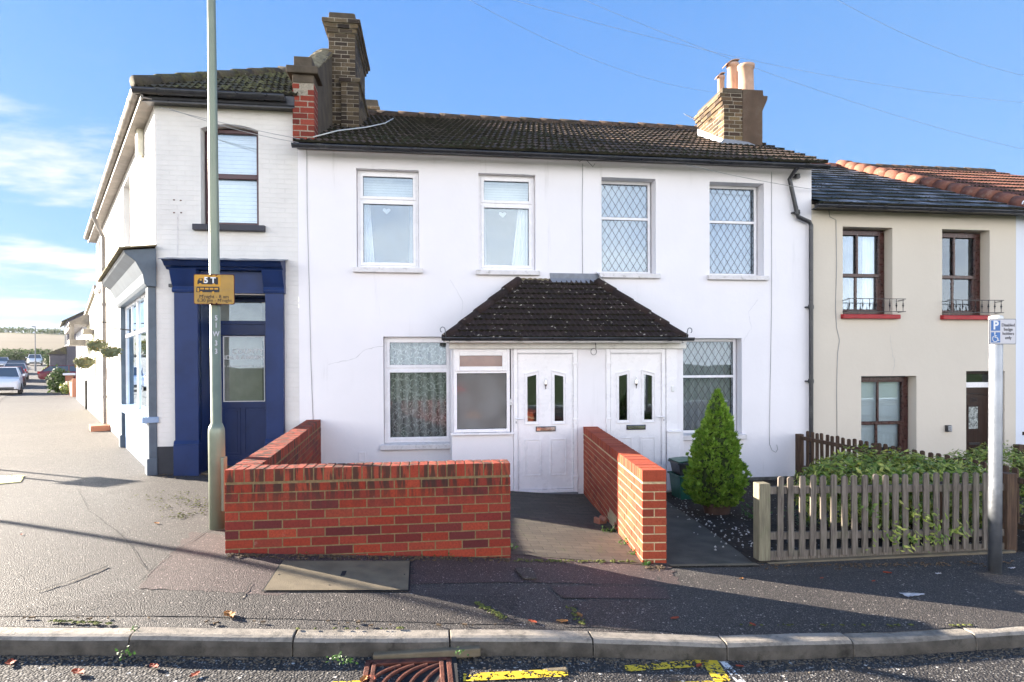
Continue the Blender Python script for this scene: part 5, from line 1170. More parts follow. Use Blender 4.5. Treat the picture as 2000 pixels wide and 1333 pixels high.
p = onY(1850, 837, FY); MB().box(p.x-.05, p.x+.05, FY-.05, FY-.001, p.z-.06, p.z+.06).build('key_safe', M_BLACKPL, ch, bevel=.01); MB().box(p.x-.03, p.x+.045, FY-.062, FY-.051, p.z-.05, p.z+.05).build('key_safe_cover', M_KEYS, ch, bevel=.005)
cable(ch, fpath([(1617, 402), (1621, 424), (1633, 430), (1634, 520), (1632, 600), (1634, 640), (1640, 665), (1636, 690), (1634, 760), (1635, 860)]), .005, M_CABLEG)
def slates(name, x0, x1, z0, z1, y0, y1, mat, parent, kind, tw, rows, tx0=None, tx1=None):
    r = MB(); tiles(r, (x0, y0, z0), (x1, y0, z0), (tx0 or x0, y1, z1), (tx1 or x1, y1, z1), rows, tw, kind, lip=.028 if kind == 'flat' else .034, jit=.003)
    r.face([(x0, y1+(y1-y0), z0), (x1, y1+(y1-y0), z0), (tx1 or x1, y1, z1-.01), (x0, y1, z1-.01)][::-1], 1); return r.build(name, [mat, M_DARK, M_LIP], parent)
YR2 = onX(1640, 326, XC1).y; ZR2 = onX(1640, 326, XC1).z; print('ridge2', YR2, ZR2); ZEC = onY(1790, 402, YEV).z
rf = slates('roof', XC0+.0, XC1, ZEC, ZR2, YEV, YR2, M_SLATE, ch, 'flat', .28, 14)
clumps(rf, (XC0, YEV, ZEC), (XC1, YEV, ZEC), (XC0, YR2, ZR2), (XC1, YR2, ZR2), 800, 14, .02, .06, M_MOSSR, lift=.02)
hp = MB(); hiptiles(hp, (XC1, YEV+.0, ZEC+.05), (XC1, YR2, ZR2+.05), .13, .38); hp.build('party_ridge', M_TERRA, rf, smooth=True)
hp = MB(); hiptiles(hp, (XC0, YR2, ZR2-.02), (XC1, YR2, ZR2-.02), .1, .4); hp.build('ridge_tiles', M_TERRA, rf, smooth=True)
gutter(MB(), (XC0-.12, YEV-.02, ZEC-.04), (XC1, YEV-.02, ZEC-.04)).build('gutter', M_BLACKPL, ch, smooth=True)
MB().box(XC0, XC1, YEV+.08, YEV+.1, ZC-.005, ZEC-.01).box(XC0, XC1, YEV+.08, FY+.02, ZC+.001, ZC+.02).build('fascia', M_BLACKPL, ch)
# junction with the downpipe
nh = thing('neighbour_house', 'pale white house with orange clay tiled roof at the right edge, beyond the cream cottage', 'house', (11.3, FY, g(11, FY)))
XN1 = 15.; mb = wallholes(MB(), XC1+.001, XN1, -.7, ZC+.1, FY, .2, [(11.6, 12.5, 2.5, 4.), (11.6, 12.5, .4, 2.)]); mb.face([(XN1, FY, -.7), (XN1, BACK, -.7), (XN1, BACK, ZC), (XN1, FY, ZC)]); mb.build('wall', M_WHITE2, nh)
for c in ((11.6, 12.5, 2.5, 4.), (11.6, 12.5, .4, 2.)): upvc(nh, c, FY+.1); room(nh, *c, FY+.2, 1., M_ROOM)
slates('roof', XC1+.0, XN1, ZEC, ZR2+.02, YEV, YR2, M_CLAY, nh, 'wave', .3, 11)
hp = MB(); hiptiles(hp, (XC1+.2, YR2, ZR2), (XN1, YR2, ZR2), .1, .4); hp.build('ridge_tiles', M_TILEB, nh, smooth=True)
gutter(MB(), (XC1+.001, YEV-.02, ZEC-.04), (XN1, YEV-.02, ZEC-.04)).build('gutter', M_BLACKPL, nh, smooth=True)
MB().box(XC1+.001, XN1, YEV+.08, YEV+.1, ZC-.005, ZEC-.01).build('fascia', M_BLACKPL, nh)
sc_ = thing('iron_scroll', 'small white curled iron bracket at the eaves where slate and clay roofs meet', 'bracket', tuple(onY(1996, 404, YEV)))
c = Vector(sc_.location); MB().tube([c+Vector((.0-.08*math.cos(k)*(1-k/9), -.08, .02+.08*math.sin(k)*(1-k/9))) for k in [.0+.4*i for i in range(16)]], .012, 6).build('scroll', M_UPVC, sc_)

wallcrack(ch, [(1738, 655), (1742, 690), (1748, 708), (1742, 733)])
# ------------------------------------------------------------------ front gardens
def quadsheet(name, P, mat, dz, n=20, kind='structure'):
    def fn(u, v):
        a = Vector(P[0]).lerp(Vector(P[1]), u); b = Vector(P[3]).lerp(Vector(P[2]), u); p = a.lerp(b, v); return (p.x, p.y, g(p.x, p.y)+dz)
    return tag(MB().grid(fn, n, n).build(name, mat), kind=kind)
quadsheet('garden_path', [(XR_, YW+.1), (DA[0], YW-.02), (DB[0], YP), (XR_+.05, YP)], M_PAVER, .008)
quadsheet('garden_yard', [(XL+.2, YW+.2), (XR_, YW+.2), (XR_+.05, FY), (RBx+.2, FY)], M_DCONC, .006)
quadsheet('garden_path', [(DA[0]+.1, YW-.03), (onG(1478, 1104).x, YW-.05), (onG(1350, 985).x+.0, FY), (DB[0]+.1, FY)], M_DCONC, .010)
quadsheet('garden_soil', [(onG(1478, 1104).x-.02, YW), (10.4, YW), (10.4, FY), (onG(1320, 975).x, FY)], M_SOIL, .0125, 30)
quadsheet('garden_edge', [(DA[0]+.22, YW-.09), (onG(1478, 1104).x, YW-.09), (onG(1478, 1104).x, YW-.03), (DA[0]+.22, YW-.03)], M_CONC, .014, 6)

def picket_shape(mb, x, w, z0, z1, y, th, M=None):
    r = w/2; pts = [(x-r, z0), (x+r, z0), (x+r, z1-r*.7)]+[(x+r*math.cos(a), z1-r*.7+r*.7*math.sin(a)) for a in (.5, 1.0, 1.57, 2.1, 2.6)]+[(x-r, z1-r*.7)]
    mb.prism(pts, y, y+th, 'y', 0, M)
fc = thing('picket_fence', 'weathered grey timber picket fence in front of the leafy shrub', 'fence', (onG(1495, 1098).x, YW, g(3, YW)))
YF = onG(1500, 1098).y; X0 = onY(1494, 1020, YF).x; X1 = onY(1975, 1010, YF-.05).x; zt0 = onY(1525, 930, YF).z; zt1 = onY(1930, 924, YF-.05).z
pz0 = onY(1494, 945, YF).z; MP = None
MB().box(X0-.06, X0+.05, YF-.01, YF+.1, -.5, pz0).build('post', M_WOODP, fc, bevel=.006)
MB().box(X1-.02, X1+.09, YF-.03, YF+.08, -.5, zt1-.02).build('post', M_WOODB, fc, bevel=.006)
MB().box(X0+.9*2-.0, X0+1.9, YF+.04, YF+.12, -.5, zt0-.12).build('post', M_WOODB, fc, bevel=.006)
n_ = 22; sp_ = (X1-X0-.17)/n_
for i in range(n_):
    x = X0+.145+sp_*i+rnd.uniform(-.006, .006); zt_ = zt0+(zt1-zt0)*i/n_+rnd.uniform(-.008, .008); lean = rnd.uniform(-.012, .012)
    M = Matrix.Translation((x, 0, 0)) @ Matrix.Rotation(lean, 4, 'Y'); m_ = MB(); picket_shape(m_, 0, .056, g(x, YF)+.035+rnd.uniform(0, .012), zt_, YF-.02, .02, M); m_.build('picket', M_WOOD, fc, bevel=.003)
for py, w_ in ((958, .034), (1047, .034)):
    za, zb_ = onY(1520, py, YF).z, onY(1940, py-5, YF).z; m_ = MB(); m_.prism([(X0+.05, za-w_), (X1, zb_-w_), (X1, zb_+w_), (X0+.05, za+w_)], YF+.0015, YF+.04); m_.build('rail', M_WOOD, fc, bevel=.004)
m_ = MB().prism([(X0+.04, -.24), (X1, -.26), (X1, -.13), (X0+.04, -.105)], YF+.0015, YF+.03); m_.build('gravel_board', M_WOOD, fc, bevel=.004)
m_ = MB().box(X0-.0, X1+.05, YF-.06, YF+.05, -.4, g(X0, YF)+.012); m_.build('concrete_edge', M_CONC, fc, bevel=.01)
# brown side fence between the gardens, running from the house wall to the front fence
fs = thing('picket_fence', 'dark brown picket fence running out from the house wall between the two gardens', 'fence', (5.55, 8.6, -.2))
XF = onY(1562, 870, FY-.14).x; tz = onY(1575, 842, FY-.28).z; zp = onY(1558, 848, FY-.14).z
MB().box(XF-.06, XF+.04, FY-.2, FY-.1, -.7, zp).build('post', M_WOODB, fs, bevel=.005)
ya, yb = FY-.3, 5.5; n_ = 32
def ftop(y): return tz-.0*(ya-y)/(ya-yb)
for i in range(n_):
    y = ya-(ya-yb)*i/n_; x = XF+.04; m_ = MB(); r = .03
    M = Matrix.Translation((x, y, 0)) @ Matrix.Rotation(math.pi/2+rnd.uniform(-.02, .02), 4, 'Z') @ Matrix.Rotation(rnd.uniform(-.03, .03), 4, 'Y'); picket_shape(m_, 0, .065, g(x, y)+.05, ftop(y)+rnd.uniform(-.012, .012), -.012, .022, M); m_.build('picket', M_WOODB, fs, bevel=.002)
for dz_ in (.13, .62): MB().prism([(ya+.1, ftop(ya)-dz_-.03), (yb, ftop(yb)-dz_-.03), (yb, ftop(yb)-dz_+.03), (ya+.1, ftop(ya)-dz_+.03)], XF-.012, XF+.022, 'x').build('rail', M_WOODB, fs, bevel=.003)
MB().box(XF-.03, XF+.05, yb-.1, yb, -.5, ftop(yb)+.02).build('post', M_WOODB, fs, bevel=.004)
f3 = thing('picket_fence', 'dark brown fence on the far side of the cream cottage garden, at the right edge', 'fence', (9.2, 8.5, -.2))
x3 = onY(1986, 880, FY-.15).x; MB().box(x3-.06, x3+.06, FY-.25, FY-.13, -.7, onY(1986, 868, FY-.15).z).build('post', M_WOODB, f3, bevel=.005)
for i in range(22):
    y = FY-.4-i*.14; m_ = MB(); M = Matrix.Translation((x3+.04, y, 0)) @ Matrix.Rotation(math.pi/2, 4, 'Z'); picket_shape(m_, 0, .07, -.5, onY(1986, 880, FY-.15).z-.03, -.01, .02, M); m_.build('picket', M_WOODB, f3)
for z in (0., .35): MB().box(x3, x3+.03, 6.2, FY-.25, z-.03, z+.03).build('rail', M_WOODB, f3)

# conifer in a pot
pc = onG(1398, 1008); pc.y += .12; pc.x += .07; cf = thing('conifer', 'bright green cone-shaped conifer in a brown pot', 'shrub', tuple(pc))
top = onY(1413, 757, pc.y).z-pc.z
pt = MB().lathe((pc.x, pc.y, pc.z), [(.15, 0), (.17, .09), (.19, .12), (.205, .12), (.205, .15), (.18, .15), (.17, .11), (.01, .11)], 24); pt.build('pot', simple('dark_brown_pot', (.1, .06, .045), .6, .2, 6, .2, 40), cf, smooth=False)
MB().tube([(pc.x, pc.y, pc.z+.1), (pc.x, pc.y, pc.z+.9)], [.03, .008], 7).build('stem', M_BARK, cf)
def crad(h): # radius by height fraction
    P = [(0, .27), (.08, .37), (.2, .41), (.33, .385), (.46, .33), (.6, .27), (.75, .19), (.88, .11), (1, .015)]
    for (a, ra), (b, rb) in zip(P, P[1:]):
        if h <= b: return ra+(rb-ra)*(h-a)/(b-a)
    return .01
fm = MB(); zb_ = pc.z+.13; hh = top-.13; wide = onY(1470, 900, pc.y).x-onY(1350, 900, pc.y).x; k_ = wide/.84
def spray(mb, p, d, L):
    # a flat fan of scale-leaf tips
    side = d.cross(Vector((rnd.gauss(0, 1), rnd.gauss(0, 1), rnd.gauss(0, 1)))).normalized(); b = len(mb.v); nf = 5
    for k in range(nf):
        a = (k-(nf-1)/2)*.38; dr = (d*math.cos(a)+side*math.sin(a)).normalized(); l = L*(1-.3*abs(k-2)/2)*rnd.uniform(.8, 1.15); q = dr.cross(side.cross(d)).normalized()*.007
        o = p+d*L*.12*k*0
        c = len(mb.v); mb.v += [o-q, o+dr*l*.55+q*1.4, o+dr*l, o+dr*l*.5-q*1.4]; mb.f.append((c, c+3, c+2, c+1)); mb.m.append(0)
for i in range(5200):
    h = rnd.random()**1.25; a = rnd.uniform(0, 6.283); R0 = crad(h)*k_
    lump = 1+.20*noise.noise(Vector((math.cos(a)*1.6, math.sin(a)*1.6, h*5)))+.16*noise.noise(Vector((math.cos(a)*4, math.sin(a)*4, h*12)))+.10*noise.noise(Vector((math.cos(a)*9, math.sin(a)*9, h*26)))
    if noise.noise(Vector((math.cos(a)*3.1+7, math.sin(a)*3.1, h*9))) < -.22: lump *= rnd.uniform(.55, .8)
    r = R0*lump*rnd.uniform(.72, 1.0); r -= .03
    p = Vector((pc.x+math.cos(a)*r+.03*(h-.5), pc.y+math.sin(a)*r, zb_+h*hh*.96)); d = Vector((math.cos(a)*(.55+.4*(1-h)), math.sin(a)*(.55+.4*(1-h)), .9+rnd.gauss(0, .2))).normalized()
    d = (d+Vector((rnd.gauss(0, .3), rnd.gauss(0, .3), rnd.gauss(0, .25)))).normalized(); spray(fm, p, d, rnd.uniform(.04, .078))
fm.build('foliage', M_CONIF, cf)
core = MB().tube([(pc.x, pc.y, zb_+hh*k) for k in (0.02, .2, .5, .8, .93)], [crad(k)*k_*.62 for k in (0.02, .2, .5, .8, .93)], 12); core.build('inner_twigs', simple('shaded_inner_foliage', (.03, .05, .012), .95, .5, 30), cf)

# leafy shrub behind the front fence
bs = thing('shrub', 'large spreading shrub with variegated green and yellow leaves growing through the picket fence', 'shrub', (4.3, 5.9, -.2))
L = MB(); Tt = MB()
def ellip(cx, cy, cz, rx, ry, rz, n, size, sd):
    for _ in range(n):
        while True:
            d = Vector((rnd.gauss(0, 1), rnd.gauss(0, 1), rnd.gauss(0, 1))).normalized()
            if d.z > -.55: break
        k = (1+.22*noise.noise(d*2.2+Vector((sd, 0, 0)))+.14*noise.noise(d*6+Vector((sd, 3, 0))))*rnd.uniform(.80, 1.02)
        p = Vector((cx+d.x*rx*k, cy+d.y*ry*k, cz+d.z*rz*k))
        if p.z < -.18: continue
        nrm = (d+Vector((rnd.gauss(0, .35), rnd.gauss(0, .35), .55+rnd.gauss(0, .3)))).normalized()
        nn = 1 if rnd.random() < .5 else 3
        for _k in range(nn): leaf(L, p+Vector((rnd.gauss(0, .012), rnd.gauss(0, .012), rnd.gauss(0, .008))), (nrm+Vector((rnd.gauss(0, .3), rnd.gauss(0, .3), 0))).normalized(), size*rnd.uniform(.6, 1.25), 0, .38)
zs0 = onY(1760, 895, 5.9).z
ellip(4.55, 6.1, .19, .62, .55, .46, 2500, .075, 1); ellip(5.05, 6.0, .17, .66, .5, .45, 2400, .075, 2); ellip(5.5, 5.9, .14, .5, .45, .42, 1500, .075, 3)
for (x, z, n) in ((4.25, .02, 60), (4.45, -.04, 70), (4.62, .12, 50), (4.72, -.03, 60), (4.05, .0, 20), (4.9, .02, 50), (4.02, .24, 22), (4.5, .2, 30)):
    for _ in range(n//2):
        p = Vector((x+rnd.gauss(0, .07), YF-.03-abs(rnd.gauss(0, .03)), z+rnd.gauss(0, .05))); leaf(L, p, Vector((rnd.gauss(0, .4), -.7, .5)).normalized(), rnd.uniform(.035, .075), 0, .38)
L.build('foliage', M_BUSH, bs)
for _ in range(60):
    a = Vector((rnd.uniform(4.3, 5.2), 5.9+rnd.gauss(0, .1), -.2)); b = a+Vector((rnd.gauss(0, .3), rnd.gauss(0, .25), rnd.uniform(.3, .6))); Tt.tube([a, a.lerp(b, .5)+Vector((rnd.gauss(0, .04), 0, .03)), b], [.012, .008, .003], 5)
Tt.build('stems', M_BARK, bs)
b2 = thing('shrub', 'yellowing leafy shrub at the right edge behind the parking sign post', 'shrub', (6.6, 6.7, -.2)); L = MB(); ellip(6.75, 6.6, .12, .6, .6, .48, 2200, .06, 8); L.build('foliage', M_BUSH, b2)
Tt = MB()
for _ in range(12): a = Vector((6.7+rnd.gauss(0, .1), 6.6+rnd.gauss(0, .1), -.2)); Tt.tube([a, a+Vector((rnd.gauss(0, .2), rnd.gauss(0, .2), .5))], [.012, .004], 5)
Tt.build('stems', M_BARK, b2)
def smallplant(px, py, lab, w, h, n, mat, size=.05, Y=None):
    p = onG(px, py) if Y is None else Vector((onY(px, py, Y).x, Y, g(3, Y))); o = thing('plant', lab, 'plant', tuple(p)); L2 = MB()
    for _ in range(n): d = Vector((rnd.gauss(0, w), rnd.gauss(0, w), abs(rnd.gauss(0, h)))); leaf(L2, p+d+Vector((0, 0, .02)), Vector((rnd.gauss(0, .5), rnd.gauss(0, .5)-.3, 1)).normalized(), size*rnd.uniform(.6, 1.3))
    L2.build('foliage', mat, o); s3 = MB()
    for _ in range(6): s3.tube([p, p+Vector((rnd.gauss(0, w), rnd.gauss(0, w), h*1.2))], [.004, .002], 4)
    s3.build('stems', M_BARK, o)
smallplant(1478, 1015, 'low pale green leafy plant between the conifer pot and the fence post', .08, .12, 120, M_WEED, .07)
smallplant(1580, 1030, 'low grey-green plant seen behind the first pickets of the grey fence', .10, .14, 200, leafmat('greygreen_leaf', ['#3e5238', '#62785a', '#4c6044']), .05)
# recycling box and lid against the porch
gb = thing('recycling_box', 'green plastic recycling box with black box stacked on it beside the porch', 'box', tuple(onG(1345, 967)))
p = onG(1345, 967); p = Vector((onY(1325, 920, 8.5).x, 8.45, g(onY(1325, 920, 8.5).x, 8.5))); wB = .46
def crate(x0, y0, z0, w_, d_, h_, tp, mat, nm, parent=None):
    m_ = MB(); P0 = [(x0+tp, y0+tp), (x0+w_-tp, y0+tp), (x0+w_-tp, y0+d_-tp), (x0+tp, y0+d_-tp)]; P1 = [(x0, y0), (x0+w_, y0), (x0+w_, y0+d_), (x0, y0+d_)]
    for i in range(4): j = (i+1) % 4; m_.face([(*P0[i], z0), (*P0[j], z0), (*P1[j], z0+h_), (*P1[i], z0+h_)])
    m_.face([(*q_, z0) for q_ in reversed(P0)]); o = m_.build(nm, mat, parent, solid=.006)
    r_ = MB(); frame_ = [(x0-.015, y0-.015), (x0+w_+.015, y0-.015), (x0+w_+.015, y0+d_+.015), (x0-.015, y0+d_+.015)]; r_.tube([(*q_, z0+h_) for q_ in frame_+frame_[:1]], .014, 6); r_.build('rim', mat, parent); return o
crate(p.x, p.y, p.z+.01, wB, .4, .34, .03, M_GREEN, 'green_box', gb); crate(p.x+.0, p.y+.02, p.z+.36, wB, .36, .17, .03, M_BLACKPL, 'black_box', gb)
MB().grid(lambda u, v: (p.x-.01+.44*u, p.y+.4*v, p.z+.56+.02*math.sin(3*u)), 4, 4).build('lid', M_GREEN, gb, solid=.012)
bp = onG(1178, 1025); bb = thing('broken_brick', 'broken half brick lying on the path at the foot of the dividing wall', 'brick', tuple(bp))
m_ = MB(); n_ = 14; oa = [(.055*math.cos(a), .055*math.sin(a)) for a in [math.pi+math.pi*k/n_ for k in range(n_+1)]]; 
m_.prism([(-.06, 0), (.06, 0), (.062, .075)]+[(.032*math.cos(a), .075+.035*math.sin(a)) for a in [0-math.pi*k/8 for k in range(9)]]+[(-.062, .07)], 0, .1, 'y', 0, Matrix.Translation(bp) @ Matrix.Rotation(.5, 4, 'Z') @ Matrix.Rotation(.1, 4, 'X')); m_.build('brick_half', M_OLDBR, bb, bevel=.008)

# weeds (tufts at the wall feet)
def tuft(px, py, n, sp, size):
    p = onG(px, py); m_ = MB()
    for _ in range(n):
        d = Vector((rnd.gauss(0, sp), rnd.gauss(0, sp*.5), abs(rnd.gauss(0, sp*.7))+.006)); leaf(m_, p+d, Vector((rnd.gauss(0, .6), rnd.gauss(0, .5)-.4, .9)).normalized(), size*rnd.uniform(.6, 1.3), 0, .6)
    return m_, p
for (px, py, n, sp, sz, lab, grp) in [(597, 1083, 16, .02, .028, 'small round-leaved weed at the foot of the front brick wall', 'weeds along the front wall'), (616, 1083, 18, .02, .028, 'small round-leaved weed at the foot of the front brick wall', 'weeds along the front wall'), (741, 1084, 10, .018, .02, 'small round-leaved weed at the foot of the front brick wall', 'weeds along the front wall'),
    (793, 1085, 20, .024, .028, 'small round-leaved weed at the foot of the front brick wall', 'weeds along the front wall'), (848, 1087, 16, .02, .026, 'small round-leaved weed at the foot of the front brick wall', 'weeds along the front wall'), (822, 1088, 9, .02, .018, 'small round-leaved weed at the foot of the front brick wall', 'weeds along the front wall'), (880, 1090, 9, .018, .018, 'small round-leaved weed at the foot of the front brick wall', 'weeds along the front wall'),
    (997, 1075, 40, .035, .025, 'weed climbing the right end of the front brick wall', None), (1195, 1040, 70, .045, .03, 'pale weed beside the broken brick at the dividing wall', None), (1222, 1065, 60, .04, .028, 'trailing weed at the sunlit foot of the dividing wall', None), (1240, 1085, 50, .035, .026, 'dark green weed at the front corner of the dividing wall', None), (1262, 1105, 44, .018, .03, 'weed on the pavement in front of the dividing wall', None),
    (655, 1291, 22, .022, .022, 'small weed in the gutter left of the drain grate', 'weeds in the gutter'), (680, 1296, 22, .022, .022, 'small weed in the gutter left of the drain grate', 'weeds in the gutter'), (262, 1232, 10, .012, .018, 'tiny weed growing in a kerb joint', None), (240, 1283, 18, .025, .02, 'weed at the kerb foot below the kerb joint', None), (895, 1282, 14, .02, .018, 'small weed just right of the drain grate', None)]:
    m_, p = tuft(px, py, n, sp, sz); tag(m_.build('weed', M_WEED, base=p), lab, 'weed', grp)
# fallen leaves
lv = [(448, 1205, 0, .05), (306, 1024, 0, .03), (42, 1046, 1, .02), (1040, 1217, 1, .03), (1098, 1216, 0, .035), (1132, 1204, 0, .03), (1318, 1210, 1, .03), (1365, 1272, 1, .025), (1445, 1273, 1, .022), (1470, 1222, 1, .025), (1733, 1121, 1, .03), (1706, 1137, 1, .02), (152, 1281, 1, .04), (725, 1293, 1, .03), (710, 1296, 0, .03), (20, 1262, 1, .035), (1448, 1132, 0, .02), (1605, 1131, 1, .02), (300, 1270, 1, .03), (380, 1285, 1, .03)]
locs = {448: 'large pale brown fallen leaf on the pavement below the utility cover', 306: 'curled brown leaf on the pavement near the lamp post', 42: 'small reddish leaf on the pavement at the far left', 152: 'curled orange leaf standing in the gutter at the left'}
for px, py, red, sz in lv:
    p = onG(px, py)
    if p.y < kerbY(p.x)-.13: p.z = groad(p.x, p.y)+.004
    m_ = MB(); a = rnd.uniform(0, 6.28); cu_ = rnd.uniform(.2, .6)
    def lf(u, v):
        w_ = sz*.75*math.sin(math.pi*min(1, u*.97+.02))**.7*(1+.25*math.sin(u*17)); x = (u-.5)*sz*2.2; y = (v-.5)*w_*1.6; z = .006+abs(v-.5)*sz*cu_+sz*.25*(u-.5)**2
        return p+Vector((x*math.cos(a)-y*math.sin(a), x*math.sin(a)+y*math.cos(a), z))
    m_.grid(lf, 10, 4); o = m_.build('fallen_leaf', M_DEADR if red else M_DEAD, base=p); tag(o, locs.get(px, 'small reddish fallen leaf on the asphalt near the kerb' if red else 'small brown fallen leaf on the asphalt near the kerb'), 'leaf', None if px in locs else ('red fallen leaves' if red else 'brown fallen leaves'))
# scrap of paper
for px, py, sz, lab in ((1785, 1164, .09, 'crumpled grey scrap of paper on the dark pavement by the fence'), (1833, 1123, .025, 'small pale scrap on the pavement left of the sign post'), (1977, 1112, .03, 'small white scrap on the pavement right of the sign post')):
    p = onG(px, py); m_ = MB().grid(lambda u, v: p+Vector(((u-.5)*sz*2, (v-.5)*sz*.9*(1.2-u), .012+.012*noise.noise(Vector((u*4, v*4, px))))), 8, 5); tag(m_.build('paper_scrap', simple('dirty_paper', (.42, .4, .4), .8), base=p), lab, 'litter')
# grit, twigs and leaf crumbs gathered along the wall feet
mb = MB()
for (x0, y0, x1, y1, n) in ((442, 1084, 998, 1092, 260), (1255, 1108, 1300, 1108, 40), (1480, 1106, 1980, 1098, 160), (313, 926, 415, 922, 60), (0, 1206, 1000, 1221, 24)):
    for _ in range(n):
        k = rnd.random(); p = onG(x0+(x1-x0)*k, y0+(y1-y0)*k+abs(rnd.gauss(0, 4)))
        if p.y < kerbY(p.x)+.01: continue
        r = rnd.uniform(.003, .009); a = rnd.uniform(0, 3); M = Matrix.Translation(p+Vector((0, 0, .012))) @ Matrix.Rotation(a, 4, 'Z'); mb.box(-r*1.8, r*1.8, -r*.6, r*.6, -.004, r*.5, 0, M)
tag(mb.build('leaf_crumbs', simple('leaf_crumbs', (.09, .06, .035), .9, .6, 50)), kind='stuff')
# gravel chips on soil: real pebbles
mb = MB()
for _ in range(420):
    k = rnd.random(); px = 1320+160*k+rnd.gauss(0, 22); py = 975+95*k+rnd.gauss(0, 20); p = onG(px, py)
    if rnd.random() < .65 or p.y < YW+.12 or p.y > 9.6 or p.x < 2.75-.12*(p.y-5)*1.2: continue
    r = rnd.uniform(.005, .013); b = len(mb.v)
    mb.v += [p+Vector((0, 0, .02+r))]+[p+Vector((r*1.2*math.cos(a), r*math.sin(a), .016)) for a in (0, 1.2, 2.4, 3.7, 5)]
    for i in range(5): mb.f.append((b, b+1+i, b+1+(i+1) % 5)); mb.m.append(0)
tag(mb.build('white_pebbles', simple('pebble', (.4, .38, .35), .8, .4, 30)), kind='stuff')

# utility cover
P = [onG(515, 1157), onG(797, 1156), onG(800, 1099), (onG(553, 1099))]
def cov(u, v): p = P[0].lerp(P[1], u).lerp(P[3].lerp(P[2], u), v); return p
uc = thing('utility_cover', 'large tan concrete slab cover set in the pavement in front of the wall', 'cover', tuple(P[0]))
MB().grid(lambda u, v: (lambda p: (p.x, p.y, g(p.x, p.y)+.009))(cov(-.012+1.024*u, -.02+1.04*v)), 8, 4).build('frame', M_DARK, uc)
MB().grid(lambda u, v: (lambda p: (p.x, p.y, g(p.x, p.y)+.014))(cov(u, v)), 16, 8).build('slab', M_CONC, uc)
for px, py, s1, s2 in ((671, 1124, .032, .05), (545, 1126, .008, .008), (790, 1126, .008, .008), (643, 1147, .006, .006)): c = onG(px, py); MB().box(c.x-s1/2, c.x+s1/2, c.y-s2, c.y+s2, c.z+.01, c.z+.0165).build('lifting_hole', M_DARK, uc)
P2 = [onG(1022, 1135), onG(1048, 1135), onG(1040, 1115), onG(1005, 1115)]
st = tag(MB().grid(lambda u, v: (lambda p: (p.x, p.y, g(p.x, p.y)+.014))(P2[0].lerp(P2[1], u).lerp(P2[3].lerp(P2[2], u), v)), 4, 4).build('stopcock_cover', M_DPATCH, base=P2[0], solid=-.012), 'small dark metal stopcock cover in the pavement below the path', 'cover')
# painted patch far left
p0, p1, p2, p3 = onG(-60, 952), onG(40, 943), onG(48, 930), onG(-50, 930)
dc = thing('drain_cover', 'white painted slotted cover on the pavement at the far left', 'cover', tuple(p1))
mq = lambda u, v, dz_: (lambda p: (p.x, p.y, g(p.x, p.y)+dz_))(p0.lerp(p1, u).lerp(p3.lerp(p2, u), v))
MB().grid(lambda u, v: mq(u, v, .012), 8, 4).build('slab', simple('pale_yellow_edge', (.5, .5, .22), .8), dc); m_ = MB()
for k in range(9): m_.grid(lambda u, v: mq(.03+(k+u*.75)/9.4, .1+.8*v, .017), 2, 2)
m_.build('bars', M_WHT, dc)

# gully grate
g0 = [onY(a, 1297 if a > 700 else 1300, 3.62) for a in (708, 889)]
gx0, gx1 = onG(704, 1300).x, onG(884, 1300).x; gy1 = kerbY(gx0)-.19; zg = groad(gx0, gy1)+.012
gr = thing('drain_grate', 'rusty brown iron gully grate with curved bars at the kerb', 'drain', (gx0, gy1, zg)); gy0 = gy1-.42
Mg = Matrix.Translation((gx0, gy1, zg)) @ Matrix.Rotation(.02, 4, 'Z') @ Matrix.Rotation(.035, 4, 'Y') @ Matrix.Translation((-gx0, -gy1, -zg))
m_ = MB()
for (a, b, c, d) in ((gx0, gx1, gy1-.03, gy1), (gx0, gx1, gy0, gy0+.03), (gx0, gx0+.03, gy0, gy1), (gx1-.03, gx1, gy0, gy1)): m_.box(a, b, c, d, zg-.05, zg, 0, Mg)
for (a, b, c, d) in ((gx0+.04, gx1-.045, gy1-.06, gy1-.036), (gx0+.04, gx0+.065, gy0+.04, gy1-.036), (gx1-.07, gx1-.045, gy0+.04, gy1-.036)): m_.box(a, b, c, d, zg-.05, zg+.004, 0, Mg)
m_.build('frame', M_RUST, gr, bevel=.004); m_ = MB()
for k in range(7):
    xx = gx0+.02+k*.075; pth = []
    for i in range(9): a = i/8*1.25; pth.append(Mg @ Vector((min(gx1-.06, max(gx0+.06, xx+.26*(1-math.cos(a)))), gy1-.06-.30*(1-math.sin(a)), zg-.008)))
    m_.tube(pth, .011, 6)
m_.build('bars', M_RUST, gr); MB().box(gx0, gx1, gy0, gy1, zg-.09, zg-.08, 0, Mg).build('pit', M_DARK, gr)
mm = MB().grid(lambda u, v: (gx0-.03+(gx1-gx0+.06)*u, gy0-.03+(gy1-gy0+.06)*v, groad(gx0+.3, gy0)+.005), 2, 2); mm.build('surround', M_DARK, gr)
fb = Vector((onG(720, 1292).x, kerbY(-.5)-.175, groad(-.5, 3.6))); tag(MB().box(fb.x, fb.x+.62, fb.y, fb.y+.05, fb.z-.03, fb.z+.02).build('gutter_brick', M_CONC, base=fb, bevel=.008), 'flat concrete edging strip between the kerb and the drain grate', 'stone')
fb = onG(1085, 1276); fb.z = groad(fb.x, fb.y); tag(MB().box(fb.x-.07, fb.x+.07, fb.y-.02, fb.y+.02, fb.z-.02, fb.z+.010).build('brick_fragment', M_CONC, base=fb, bevel=.008), 'flat grey piece of rubble lying in the gutter under the kerb', 'rubble')
